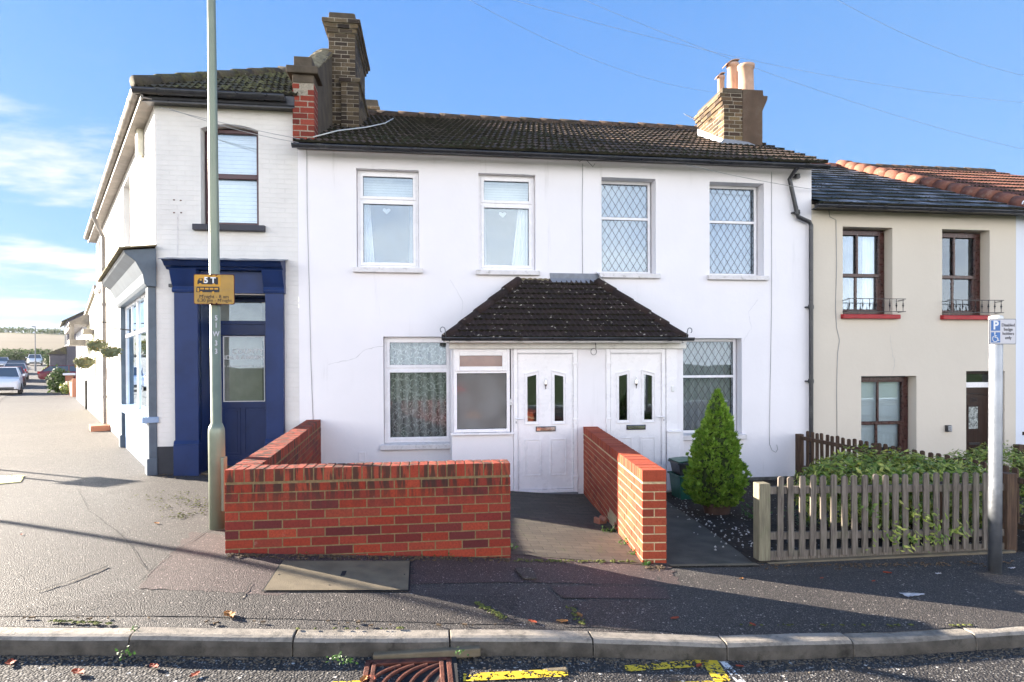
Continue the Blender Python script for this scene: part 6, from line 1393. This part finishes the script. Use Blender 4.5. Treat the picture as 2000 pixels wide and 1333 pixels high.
# road paint
def rz_(px, py):
    v = ray(px, py); z = -.15
    for _ in range(8): t_ = (z-EYE)/v.z; z = groad(v.x*t_, v.y*t_)
    return Vector((v.x*t_, v.y*t_, z))
def paint(poly, mat, name='road_marking', n=8):
    P = [rz_(*p) for p in poly]
    def fn(u, v): p = P[0].lerp(P[1], u).lerp(P[3].lerp(P[2], u), v); return (p.x, p.y, groad(p.x, p.y)+.006)
    return MB().grid(fn, n, 4)
m1 = join(paint([(905, 1333), (1110, 1324), (1108, 1309), (905, 1318)], 0), paint([(1222, 1314), (1385, 1303), (1383, 1289), (1220, 1302)], 0), paint([(1405, 1350), (1440, 1350), (1395, 1284), (1366, 1286)], 0), paint([(1290, 1350), (1420, 1343), (1418, 1330), (1295, 1336)], 0), paint([(610, 1345), (720, 1341), (715, 1331), (640, 1334)], 0))
tag(m1.build('road_marking', M_YLINE), kind='structure')
tag(paint([(1446, 1345), (1468, 1345), (1418, 1294), (1406, 1294)], 0).build('road_marking', M_WLINE), kind='structure')

# ------------------------------------------------------------------ lamp post and signs
lp0 = onG(425, 1033); d_ = lp0.y; s0 = onY(425, 838, lp0.y).z
lp = thing('lamp_post', 'tall grey-green steel lamp post at the pavement corner in front of the shop', 'lamp post', tuple(lp0))
tp = onY(413, 0, lp0.y); tx = (tp.x-lp0.x)/(tp.z-lp0.z); lx = lambda z: lp0.x+tx*(z-lp0.z)
rb, ru, rt = .073, .047, .036
MB().tube([(lx(z), lp0.y, z) for z in (lp0.z-.05, s0-.04, s0, s0+.05, s0+.0501, 3., tp.z, 6.6)], [rb, rb, rb*.97, ru*1.12, ru, ru*.95, rt, .033], 28).build('column', M_LAMPP, lp, smooth=True)
m_ = MB(); m_.box(lx(.6)+rb*.45, lx(.6)+rb*.45+.045, lp0.y-.05, lp0.y+.05, .25, .75); m_.build('access_door', M_LAMPP, lp, bevel=.004)
hd_ = MB().tube([(lx(6.6), lp0.y, 6.55), (lx(6.6), lp0.y-.1, 6.7), (lx(6.6), lp0.y-.6, 6.8)], [.033, .03, .03], 12); hd_.build('bracket_arm', M_LAMPP, lp); hd_ = MB().box(lx(6.6)-.12, lx(6.6)+.12, lp0.y-1.1, lp0.y-.5, 6.76, 6.87); hd_.build('lantern', M_GREYM, lp, bevel=.03)
YL = lp0.y-ru-.004
for ch_, py in (('5', 622), ('1', 636), ('W', 653), ('3', 671), ('3', 687)):
    p = onY(422, py, YL); text(ch_, .066, p.x, p.z, YL+.002, M_SIGNW, lp, 'post_number', bold=.001, squash=.85)
def signplate(parent, R, Y, mat, back, r=.015):
    x0, x1, z0, z1 = R; n = 5; pts = []
    for cx_, cz_, a0 in ((x1-r, z0+r, -90), (x1-r, z1-r, 0), (x0+r, z1-r, 90), (x0+r, z0+r, 180)):
        for i in range(n+1): a = math.radians(a0+90*i/n); pts.append((cx_+r*math.cos(a), cz_+r*math.sin(a)))
    MB().prism(pts, Y+.0022, Y+.006).build('sign_back', back, parent); k = .004; xm, zm = (x0+x1)/2, (z0+z1)/2
    pts2 = [(xm+(a-xm)*(1-2*k/(x1-x0)*1.5), zm+(b-zm)*(1-2*k/(z1-z0)*1.5)) for a, b in pts]; return MB().prism(pts2, Y, Y+.002).build('sign_face', mat, parent)
YS = lp0.y-.075; RS = rect(378, 536, 458, 595, YS)
ys = thing('parking_sign', 'faded yellow lorry and bus parking restriction sign on the lamp post', 'sign', ((RS[0]+RS[1])/2, YS, RS[2]))
signplate(ys, RS, YS, M_SIGNY, M_RUST); SW, SHh = RS[1]-RS[0], RS[3]-RS[2]
def sx(u): return RS[0]+SW*u
def szz(v): return RS[3]-SHh*v
yb_ = YS-.0015
MB().box(sx(.03), sx(.66), yb_, YS-.0002, szz(.40), szz(.03)).build('sign_panel', M_SIGNY2, ys)
bl = MB(); bl.box(sx(.27), sx(.60), yb_-.001, yb_-.0002, szz(.34), szz(.10)); bl.box(sx(.235), sx(.27), yb_-.001, yb_-.0002, szz(.34), szz(.29))
bl.prism([(sx(.095), szz(.34)), (sx(.235), szz(.34)), (sx(.235), szz(.14)), (sx(.14), szz(.14)), (sx(.10), szz(.23))], yb_-.001, yb_-.0002)
bl.prism([(sx(.07), szz(.60)), (sx(.075), szz(.44)), (sx(.095), szz(.42)), (sx(.61), szz(.42)), (sx(.63), szz(.45)), (sx(.63), szz(.58)), (sx(.615), szz(.60))], yb_-.001, yb_-.0002)
bl.build('sign_symbol', M_BLK, ys); wh = MB()
for u in (.165, .50): wh.prism([(sx(u)+.014*math.cos(a), szz(.355)+.014*math.sin(a)) for a in [i*.524 for i in range(12)]], yb_-.002, yb_-.0011)
for u in (.19, .48): wh.prism([(sx(u)+.012*math.cos(a), szz(.61)+.012*math.sin(a)) for a in [i*.524 for i in range(12)]], yb_-.002, yb_-.0011)
wh.box(sx(.155), sx(.205), yb_-.002, yb_-.0011, szz(.22), szz(.16))
for k in range(4): wh.box(sx(.165+k*.115), sx(.255+k*.115), yb_-.002, yb_-.0011, szz(.51), szz(.455))
wh.box(sx(.095), sx(.14), yb_-.002, yb_-.0011, szz(.58), szz(.46)); wh.build('sign_symbol_detail', M_SIGNY2, ys)
text('5 T', .075, sx(.40), szz(.21), yb_-.0022, M_WHT, ys, 'sign_lettering', bold=.0025); text("M'night - 8 am", .045, sx(.5), szz(.745), yb_, M_BLK, ys, 'sign_lettering'); text("6.30 pm - M'night", .043, sx(.51), szz(.87), yb_, M_BLK, ys, 'sign_lettering')
cl_ = MB()
for z in (szz(.03), szz(.97)):
    for u in (.44, .56): cl_.lathe((sx(u), YS-.006, z-.006), [(.001, 0), (.008, 0), (.008, .012), (.001, .012)], 8)
    cl_.tube([(lx(z)+.052*math.cos(a), lp0.y+.052*math.sin(a)-.0, z) for a in [i*.45 for i in range(15)]], .006, 5); cl_.box(lx(z)-.035, lx(z)+.035, YS+.006, lp0.y-.03, z-.01, z+.01)
cl_.build('clamp', M_RUST, ys)

bp0 = onG(1943, 1118); bd = thing('sign_post', 'galvanised steel post standing on the pavement at the right, carrying the blue badge sign', 'post', tuple(bp0))
zt_ = onY(1944, 620, bp0.y).z; tp = onY(1945, 640, bp0.y); tx2 = (tp.x-bp0.x)/(tp.z-bp0.z)
MB().tube([(bp0.x+tx2*(z-bp0.z), bp0.y, z) for z in (bp0.z-.05, .5, zt_-.012, zt_)], [.05, .05, .05, .046], 28).build('column', M_GALV, bd, smooth=False)
for p_ in bd.children: 
    for f_ in p_.data.polygons: f_.use_smooth = abs(f_.normal.z) < .5
MB().lathe((bp0.x+tx2*(zt_-bp0.z), bp0.y, zt_-.02), [(.053, 0), (.053, .02), (.045, .03), (.01, .035)], 20).build('cap', M_PLASTICW, bd)
YB = bp0.y-.056; RB_ = rect(1932, 623, 1985, 673, YB); ds_ = thing('parking_sign', 'white and blue disabled badge holders parking sign on the galvanised post', 'sign', ((RB_[0]+RB_[1])/2, YB, RB_[2]))
signplate(ds_, RB_, YB, M_SIGNW, M_GREYM, .012); SW, SHh = RB_[1]-RB_[0], RB_[3]-RB_[2]
bx = lambda u: RB_[0]+SW*u
bz = lambda v: RB_[3]-SHh*v
yb_ = YB-.0015
MB().box(bx(.07), bx(.40), yb_, YB-.0002, bz(.47), bz(.07)).box(bx(.07), bx(.40), yb_, YB-.0002, bz(.93), bz(.53)).build('sign_panel', M_SIGNB, ds_)
text('P', .10, bx(.235), bz(.27), yb_-.0004, M_WHT, ds_, 'sign_lettering', bold=.003)
wc = MB(); cx_, cz_ = bx(.21), bz(.78); rr_ = .026
wc.tube([(cx_+rr_*math.cos(a), yb_-.0006, cz_+rr_*math.sin(a)) for a in [2.2+i*.3 for i in range(15)]], .0035, 5); wc.tube([(cx_-.004, yb_-.0006, bz(.60)), (cx_-.002, yb_-.0006, bz(.73)), (cx_+.018, yb_-.0006, bz(.735)), (cx_+.030, yb_-.0006, bz(.86)), (cx_+.038, yb_-.0006, bz(.85))], .004, 6); wc.tube([(cx_-.002, yb_-.0006, bz(.67)), (cx_+.016, yb_-.0006, bz(.67))], .003, 5)
wc.prism([(cx_-.004+.007*math.cos(a), bz(.565)+.007*math.sin(a)) for a in [i*.6 for i in range(10)]], yb_-.003, yb_-.0002); wc.build('wheelchair_symbol', M_WHT, ds_)
for k, wd_ in enumerate(('Disabled', 'badge', 'holders', 'only')): text(wd_, .037, bx(.70), bz(.25+.165*k), yb_+.0008, M_GREYM if 0 else M_BLK, ds_, 'sign_lettering', bold=.0003)
# twin-post sign just outside the left edge (its shadow falls on the pavement)
sd_ = thing('direction_sign', 'grey sign plate on two posts standing off to the left of the pavement', 'sign', (-10.3, 9.6, .17))
shp = onG(185, 942); base = shp-Vector((.871, -.491, 0))*(1.95/math.tan(SUN_EL)); sd_.location = base; OFF[sd_.name] = Vector(base); z_ = g(base.x, base.y)
a_ = Vector((.35, .93, 0)).normalized()
for k in (-.16, .16): q0 = base+a_*k; MB().tube([(q0.x, q0.y, z_-.1), (q0.x, q0.y, z_+2.12)], .034, 10).build('post', M_GREYM, sd_)
Msd = Matrix((a_, Vector((a_.y, -a_.x, 0)), Vector((0, 0, 1)))).transposed().to_4x4(); Msd.translation = Vector((base.x, base.y, z_)); MB().box(-.3, .3, .04, .06, 1.8, 2.12, 0, Msd).build('plate', M_GREYM, sd_)

tpb = onG(215, 1052)-Vector((.871, -.491, 0))*9; tpo = thing('telegraph_pole', 'slim wooden telegraph pole off to the left whose shadow crosses the pavement', 'pole', (tpb.x, tpb.y, g(tpb.x, tpb.y)))
MB().tube([(tpb.x, tpb.y, -.2), (tpb.x, tpb.y, 7.5)], [.055, .04], 12).build('pole', M_WOODB, tpo)
# ------------------------------------------------------------------ background down the side street
def sbox(name, s0, s1, t0, t1, z0, z1, mat, parent): return MB().box(s0, s1, -t1, -t0, z0, z1, 0, MS).build(name, mat, parent)
gs = lambda s: g(*ST(s, 1).xy)
s_a, s_b, s_c = SL+.005, sOf(170), sOf(149)
ax = thing('annex', 'pale yellow rendered annex adjoining the back of the corner shop', 'building', tuple(ST(s_a, 0)))
za, zb_ = onS(183, 583).z, onS(172, 592).z
MB().prism([(s_a, -.3), (s_b, -.3), (s_b, za-.3), (s_a, za+.15)], .0, 5, 'y', 0, MS).build('wall', M_YELL, ax)
MB().prism([(s_a, za+.15), (s_b+.3, za-.35), (s_b+.3, za-.25), (s_a, za+.28)], -.08, 5.2, 'y', 0, MS).build('roof', M_GUT, ax)
sl_ = sOf(182); zl_ = onS(182, 645, .1).z
MB().box(sl_-.6, sl_+.6, -.3, .0, zl_-.04, zl_+.1, 0, MS).build('door_hood', M_GUT, ax, bevel=.01)
MB().box(sOf(187)-.08, sOf(187)+.08, .0-.02, .05, .9, onS(187, 690).z, 0, MS).build('window', M_MAROON, ax)
pb = thing('white_house', 'low white rendered house with grey eaves further down the side street', 'house', tuple(ST(s_b, 0)))
zc_ = onS(160, 640).z
MB().box(s_b+.005, s_c, 0, 6, -.3, zc_, 0, MS).build('wall', M_WHITE2, pb)
MB().prism([(-.35, zc_-.02), (-.35, zc_+.1), (3, zc_+1.5), (6.3, zc_+.1), (6.3, zc_-.02)], s_b-.2, s_c+.25, 'x', 0, MS).build('roof', M_GUT, pb)
MB().box(s_b-.15, s_c+.2, -.45, -.33, zc_-.06, zc_+.04, 0, MS).build('gutter', M_GUT, pb)
for px, a, b in ((157, 655, 690), (156, 714, 728)):
    s1 = sOf(px); z0_, z1_ = onS(px, b).z, onS(px, a).z; wn = MB().box(s1-.35, s1+.35, -.02, .06, z0_, z1_, 0, MS).build('window', M_UPVC, pb); MB().box(s1-.28, s1+.28, -.025, -.0205, z0_+.07, z1_-.07, 0, MS).build('pane', M_CARG, wn)
MB().box(s_b-.05, s_b+.15, -.08, 0, -.2, 1.1, 0, MS).build('pipe_casing', M_BLACKPL, pb)
# porch canopy with posts (between the two)
cn = thing('canopy', 'small tiled canopy on posts projecting at the eaves above the side street', 'canopy', tuple(ST(s_b, .3, 3)))
zq = onS(175, 610, .3).z; MB().prism([(-.6, zq), (-.6, zq+.08), (-.1, zq+.38), (0, zq+.38), (0, zq)], s_b-1.6, s_b+.2, 'x', 0, MS).build('roof', M_GUT, cn)
for s1 in (s_b-1.5, s_b+.1): MB().box(s1-.05, s1+.05, -.55, -.45, zq-.55, zq, 0, MS).build('post', M_GUT, cn)
MB().box(s_b-1.6, s_b+.2, -.6, -.0, zq-.75, zq-.55, 0, MS).build('balcony_ledge', M_GUT, cn)
# hanging baskets
for (px, py, off, lab) in ((190, 672, .45, 'hanging basket furthest up, left of the downpipe'), (216, 684, .35, 'hanging basket beside the shop bay, right of the downpipe'), (165, 705, .45, 'lowest and leftmost hanging basket on the side wall')):
    c = onS(px, py, off); r = 15/F*math.hypot(c.x, c.y); hb = thing('hanging_basket', lab, 'hanging basket', tuple(c))
    m_ = MB(); m_.tube([c+Vector((0, 0, -r*k)) for k in (.8, .65, .3, 0, -.08)], [r*.1, r*.55, r*.9, r, r*.98], 16); m_.build('basket', simple('basket_liner', (.1, .11, .06), .95, .4, 20, .5, 60), hb)
    L3 = MB(); leafy(L3, c+Vector((0, 0, r*.05)), r*1.05, 420, r*.28, (1, 1, .4), .3); leafy(L3, c+Vector((0, 0, -r*.3)), r*.9, 260, r*.25, (1, 1, .7), .8); L3.build('foliage', M_FLOWER, hb)
    MB().tube([c-NOR*off*.98+Vector((0, 0, r*2.2)), c+Vector((0, 0, r*2.4))], .012, 6).tube([c+Vector((0, 0, r*2.4)), c+Vector((0, 0, 0))], .006, 5).build('bracket', M_IRON, hb)
# garden walls, piers, hedges
def pier(s, t, w_, h_, lab, cap=False, mat=None):
    o = thing('brick_pier', lab, 'pier', tuple(ST(s, t, gs(s)))); MB().box(s-w_/2, s+w_/2, -t-w_/2, -t+w_/2, gs(s)-.2, gs(s)+h_, 0, MS).build('brickwork', mat or M_OLDBR, o, bevel=.01)
    if cap: MB().box(s-w_*.8, s+w_*.8, -t-w_*.8, -t+w_*.8, gs(s)+h_, gs(s)+h_+.14, 0, MS).build('cap', M_WHT, o, bevel=.04)
s1 = sOf(146)
pier(s1+1.2, -.1, .38, 1.0, 'brick pier next to the low white house'); pier(s1+9, 0, .42, 1.1, 'brick gate pier with white cap down the side street', True)
for a, b, lab in ((s1+1.6, s1+4.5, 'low brick garden wall next to the low white house'), (s1+5, s1+8.6, 'low brick garden wall between the two brick piers')):
    o = thing('garden_wall', lab, 'wall', tuple(ST(a, 0, gs(a)))); MB().box(a, b, -.1, .12, gs(a)-.2, gs(a)+.75, 0, MS).build('brickwork', M_OLDBR, o, bevel=.01)
    if a < s1+2: MB().box(a, a+.25, .12, 6, gs(a)-.2, gs(a)+.85, 0, MS).build('return_section', M_OLDBR, o)
def hedge(px, py, off, w_, d_, h_, lab, n=900, size=.25, mat=M_HEDGE, name='hedge'):
    p = onS(px, py, off) if isinstance(off, (int, float)) else Vector(off); z = g(p.x, p.y); o = thing(name, lab, 'hedge', (p.x, p.y, z)); L4 = MB(); leafy(L4, (p.x, p.y, z+h_*.5), 1, n, size, (w_, d_, h_*.55), .65); L4.build('foliage', mat, o)
    MB().tube([(p.x, p.y, z-.1), (p.x, p.y, z+h_*.8)], [.08, .03], 6).build('trunk', M_BARK, o); return o
def farpt(px, d): v = ray(px, 700); return (v.x*d, v.y*d, 0)
hedge(0, 0, farpt(115, 40), .55, .9, 1.5, 'dark clipped hedge behind the white-capped gate pier'); hedge(0, 0, farpt(139, 38), .5, .8, .7, 'yellow-green bush behind the low garden wall', 500, .2, M_BUSH)
hedge(0, 0, farpt(106, 90), 1.1, 1.6, 1.9, 'pale green hedge beside the far driveway', 700, .5); hedge(0, 0, farpt(97, 70), .5, .8, .6, 'low yellowish bush at the pavement edge far down the street', 400, .25, M_BUSH)
for k, (px, d, w_) in enumerate(((8, 118, 5), (30, 120, 6), (52, 118, 5), (84, 120, 4))):
    hedge(0, 0, farpt(px, d), w_*.8, 3, 2.1, ['far roadside hedge at the very left', 'far roadside hedge behind the dark parked cars', 'far roadside hedge behind the white far car', 'far roadside hedge right of the white far car'][k], 700, .55)
hedge(0, 0, farpt(133, 60), .8, .8, 1.0, 'orange and green shrub in front of the dark gabled house', 500, .3, M_FLOWER)
# dark gabled house
p = Vector(farpt(131, 58)); s_d = (p-CC).dot(DIR); t_d = (p-CC).dot(NOR); z0 = gs(s_d)
dh = thing('gabled_house', 'distant house with dark gable end and white front down the side street', 'house', (p.x, p.y, z0)); H_ = onY(131, 625, p.y).z-z0
MB().box(s_d, s_d+9, -t_d+.02, -t_d+7, z0-.5, z0+H_, 0, MS).build('wall', M_WHITE2, dh)
MB().prism([(-t_d-.0, z0-.5), (-t_d+7, z0-.5), (-t_d+7, z0+H_), (-t_d+3.5, z0+H_+2.), (-t_d, z0+H_)], s_d-.05, s_d-.003, 'x', 0, MS).build('gable', M_DARKGAB, dh)
MB().prism([(-t_d-.4, z0+H_-.15), (-t_d+3.5, z0+H_+2.2), (-t_d+7.4, z0+H_-.15), (-t_d+7.4, z0+H_-.3), (-t_d+3.5, z0+H_+2.0), (-t_d-.4, z0+H_-.3)], s_d-.2, s_d+9.2, 'x', 0, MS).build('roof', M_TILES, dh)
MB().box(s_d+1., s_d+3.2, -t_d-1.3, -t_d, z0, z0+2.3, 0, MS).build('porch', M_DARKGAB, dh); MB().prism([(-t_d-1.6, z0+2.3), (-t_d, z0+3.1), (-t_d, z0+2.3)], s_d+.8, s_d+3.4, 'x', 0, MS).build('porch_roof', M_TILES, dh)
for k in (1.2, 5.2): wn = MB().box(s_d+k, s_d+k+1.5, -t_d-.04, -t_d+.05, z0+3.2, z0+4.5, 0, MS).build('window', M_CARG, dh)
# vehicles
def car(lab, body, px, d, along, kind='hatch', base=None):
    W_, Ln, H_ = {'suv': (1.85, 4.4, 1.65), 'hatch': (1.78, 4.2, 1.48), 'saloon': (1.85, 4.5, 1.42)}[kind]
    c = thing('parked_car', lab, 'car', (0, 0, 0), 'cars parked along the side street'); h = Ln/2; k = H_/1.5; hw = W_/2
    # +y is the front; lofted stations (y, belt half-width, sill z, belt z)
    st = [(-h, .80, .42, .78), (-h+.12, .93, .28, .98*k), (-h+.7, 1., .22, 1.0*k), (0, 1., .22, .98*k), (h-1.25, .99, .22, .95*k), (h-.5, .95, .24, .84*k), (h-.12, .86, .30, .68*k), (h, .74, .36, .56*k)]
    m_ = MB(); sec = []
    for y, wf, z0, z1 in st:
        w_ = hw*wf; sec.append([(-w_*.96, y, z0), (-w_, y, z0+(z1-z0)*.35), (-w_*.985, y, z0+(z1-z0)*.75), (-w_*.90, y, z1), (0, y, z1+.035), (w_*.90, y, z1), (w_*.985, y, z0+(z1-z0)*.75), (w_, y, z0+(z1-z0)*.35), (w_*.96, y, z0)])
    b = 0; n = 9
    for s_ in sec: m_.v += [Vector(p) for p in s_]
    for i in range(len(sec)-1):
        for j in range(n): j2 = (j+1) % n; m_.f.append((i*n+j, i*n+j2, (i+1)*n+j2, (i+1)*n+j)); m_.m.append(0)
    m_.f.append(tuple(range(n))); m_.f.append(tuple(reversed(range((len(sec)-1)*n, len(sec)*n)))); m_.m += [0, 0]
    m_.build('body', body, c, smooth=False, bevel=.03)
    zt_ = H_; zb = 1.0*k-.02; A = [(-hw*.90, -h+.25, zb), (hw*.90, -h+.25, zb), (hw*.88, h-1.15, zb-.03), (-hw*.88, h-1.15, zb-.03)]; B = [(-hw*.70, -h+.75, zt_-.04), (hw*.70, -h+.75, zt_-.04), (hw*.70, h-1.95, zt_-.05), (-hw*.70, h-1.95, zt_-.05)]
    gh = MB()
    for i in range(4): j = (i+1) % 4; gh.face([A[i], A[j], B[j], B[i]])
    gh.face(B); gh.build('cabin_glass', M_CARG, c)
    rf = MB().face([(x*1.03, y, z+.03) for x, y, z in B]).face([(x*1.06, y*1.02, z-.005) for x, y, z in B][::-1])
    for i in range(4): j = (i+1) % 4; rf.face([(B[i][0]*1.06, B[i][1]*1.02, B[i][2]-.005), (B[j][0]*1.06, B[j][1]*1.02, B[j][2]-.005), (B[j][0]*1.03, B[j][1], B[j][2]+.03), (B[i][0]*1.03, B[i][1], B[i][2]+.03)])
    for i in range(4): rf.tube([A[i], B[i]], .035, 5)
    for sx_ in (-1, 1): rf.tube([(sx_*hw*.895, -.1, zb), (sx_*hw*.71, -.15, zt_-.04)], .04, 5)
    rf.build('roof', body, c)
    for y in (-h+.85, h-.85):
        for sx_ in (-1, 1):
            w3 = MB().tube([(sx_*(hw-.2), y, .33), (sx_*(hw+.005), y, .33)], .33, 18).build('wheel', M_TYRE, c); MB().tube([(sx_*(hw-.05), y, .33), (sx_*(hw+.012), y, .33)], .2, 12).build('rim', M_GREYM, w3)
    for sx_ in (-1, 1):
        MB().prism([(sx_*hw*.80, .60*k), (sx_*hw*.48, .58*k), (sx_*hw*.45, .68*k), (sx_*hw*.84, .74*k)], h-.14, h-.05).build('headlight', M_LIGHTC, c); MB().box(sx_*hw*.82-.07, sx_*hw*.82+.07, -h-.02, -h+.15, .75*k, .98*k).build('tail_light', M_TAIL, c)
        MB().box(sx_*(hw+.08)-.07, sx_*(hw+.08)+.07, h-1.65, h-1.5, zb+.0, zb+.14).build('wing_mirror', body, c, bevel=.02)
    MB().box(-hw*.62, hw*.62, h-.06, h+.01, .30, .44).build('grille', M_BLACKPL, c, bevel=.01); MB().box(-.26, .26, h-.03, h+.02, .46, .55).build('number_plate', M_WHT, c); MB().box(-.26, .26, -h-.02, -h+.03, .66, .76).build('number_plate', M_SIGNY2, c)
    P = Vector(farpt(px, d)); c.location = (P.x, P.y, g(P.x, P.y)+.015); dirv = -DIR if along > 0 else DIR
    c.rotation_euler = (0, 0, math.atan2(dirv.y, dirv.x)-math.pi/2+(along if abs(along) != 1 else 0)*.0); return c
car('white car with black grille, nearest of the row at the left edge', M_CARW, 6, 38, 1, 'suv')
car('dark red car parked just behind the nearest white car', M_CARR, 20, 46, 1, 'hatch'); car('silver car between the dark red and the black parked cars', M_CARS, 30, 54, -1, 'hatch')
car('black car with pale roof further down the row of parked cars', M_CARK, 33, 66, -1, 'saloon'); car('white car facing the camera at the far end of the street', M_CARW, 68, 92, 1, 'suv'); car('silver-blue car at the left edge across the side street', M_CARS, 2, 78, 1, 'hatch')
rc_ = car('red car standing in a front garden behind the clipped hedge', M_CARR, 143, 52, 1, 'saloon'); rc_.rotation_euler.z += 1.3; del rc_['group']
fl = thing('lamp_post', 'slim distant lamp post standing on the far pavement of the side street', 'lamp post', farpt(69, 72)); p = Vector(farpt(69, 72)); z = g(p.x, p.y); OFF[fl.name] = Vector(farpt(69, 72)); MB().tube([(p.x, p.y, z-.1), (p.x, p.y, z+1.2), (p.x, p.y, z+1.25), (p.x, p.y, z+5.2)], [.1, .1, .06, .04], 10).build('column', M_GREYM, fl)
MB().box(p.x-.1, p.x+.1, p.y-.5, p.y, z+5.15, z+5.25).build('lantern', M_GREYM, fl)
# overhead wires
def wire(a, b, Ya, Yb, lab, r=.0016, sag=.25, mat=None):
    A, B = onY(*a, Ya), onY(*b, Yb); pts = [A.lerp(B, k/24)-Vector((0, 0, sag*4*(k/24)*(1-k/24))) for k in range(25)]; m_ = MB().tube(pts, r, 5); tag(m_.build('overhead_wire', mat or M_CABLEG, base=A), lab, 'wire', None)
wire((760, -90), (1395, 180), 6., 10.1, 'thin overhead wire sloping down to the clay-potted chimney'); wire((800, -60), (2150, 210), 5.5, 7, 'overhead wire crossing the sky, upper of the two long ones in the middle', .0014); wire((980, -70), (2200, 330), 5.5, 7, 'overhead wire crossing the sky just above the clay-potted chimney', .0014); wire((1600, -20), (2200, 170), 5.5, 6.5, 'overhead wire in the top right corner of the sky', .0014)
wire((312, 210), (586, 272), FY-.25, YEV-.05, 'upper grey cable slung across the shop front to the cottage gutter', .005, .02); wire((330, 212), (583, 279), FY-.22, YEV-.04, 'lower grey cable slung across the shop front to the cottage gutter', .005, .05)
wire((1340, 322), (1600, 372), YEV-.1, FY-.05, 'thin cable hanging from the gutter to the cream cottage roof', .005, .03)
# haze
if HAZE:
    m, t = newmat('haze_air'); v = t.n('VolumePrincipled', {'Color': (.95, .96, 1, 1), 'Density': HAZE, 'Anisotropy': 0.}); t.nt.links.new(v.outputs[0], t.n('OutputMaterial').inputs[1])
    tag(MB().box(-690, 690, -320, 690, -12, 40).build('haze', m), kind='stuff')
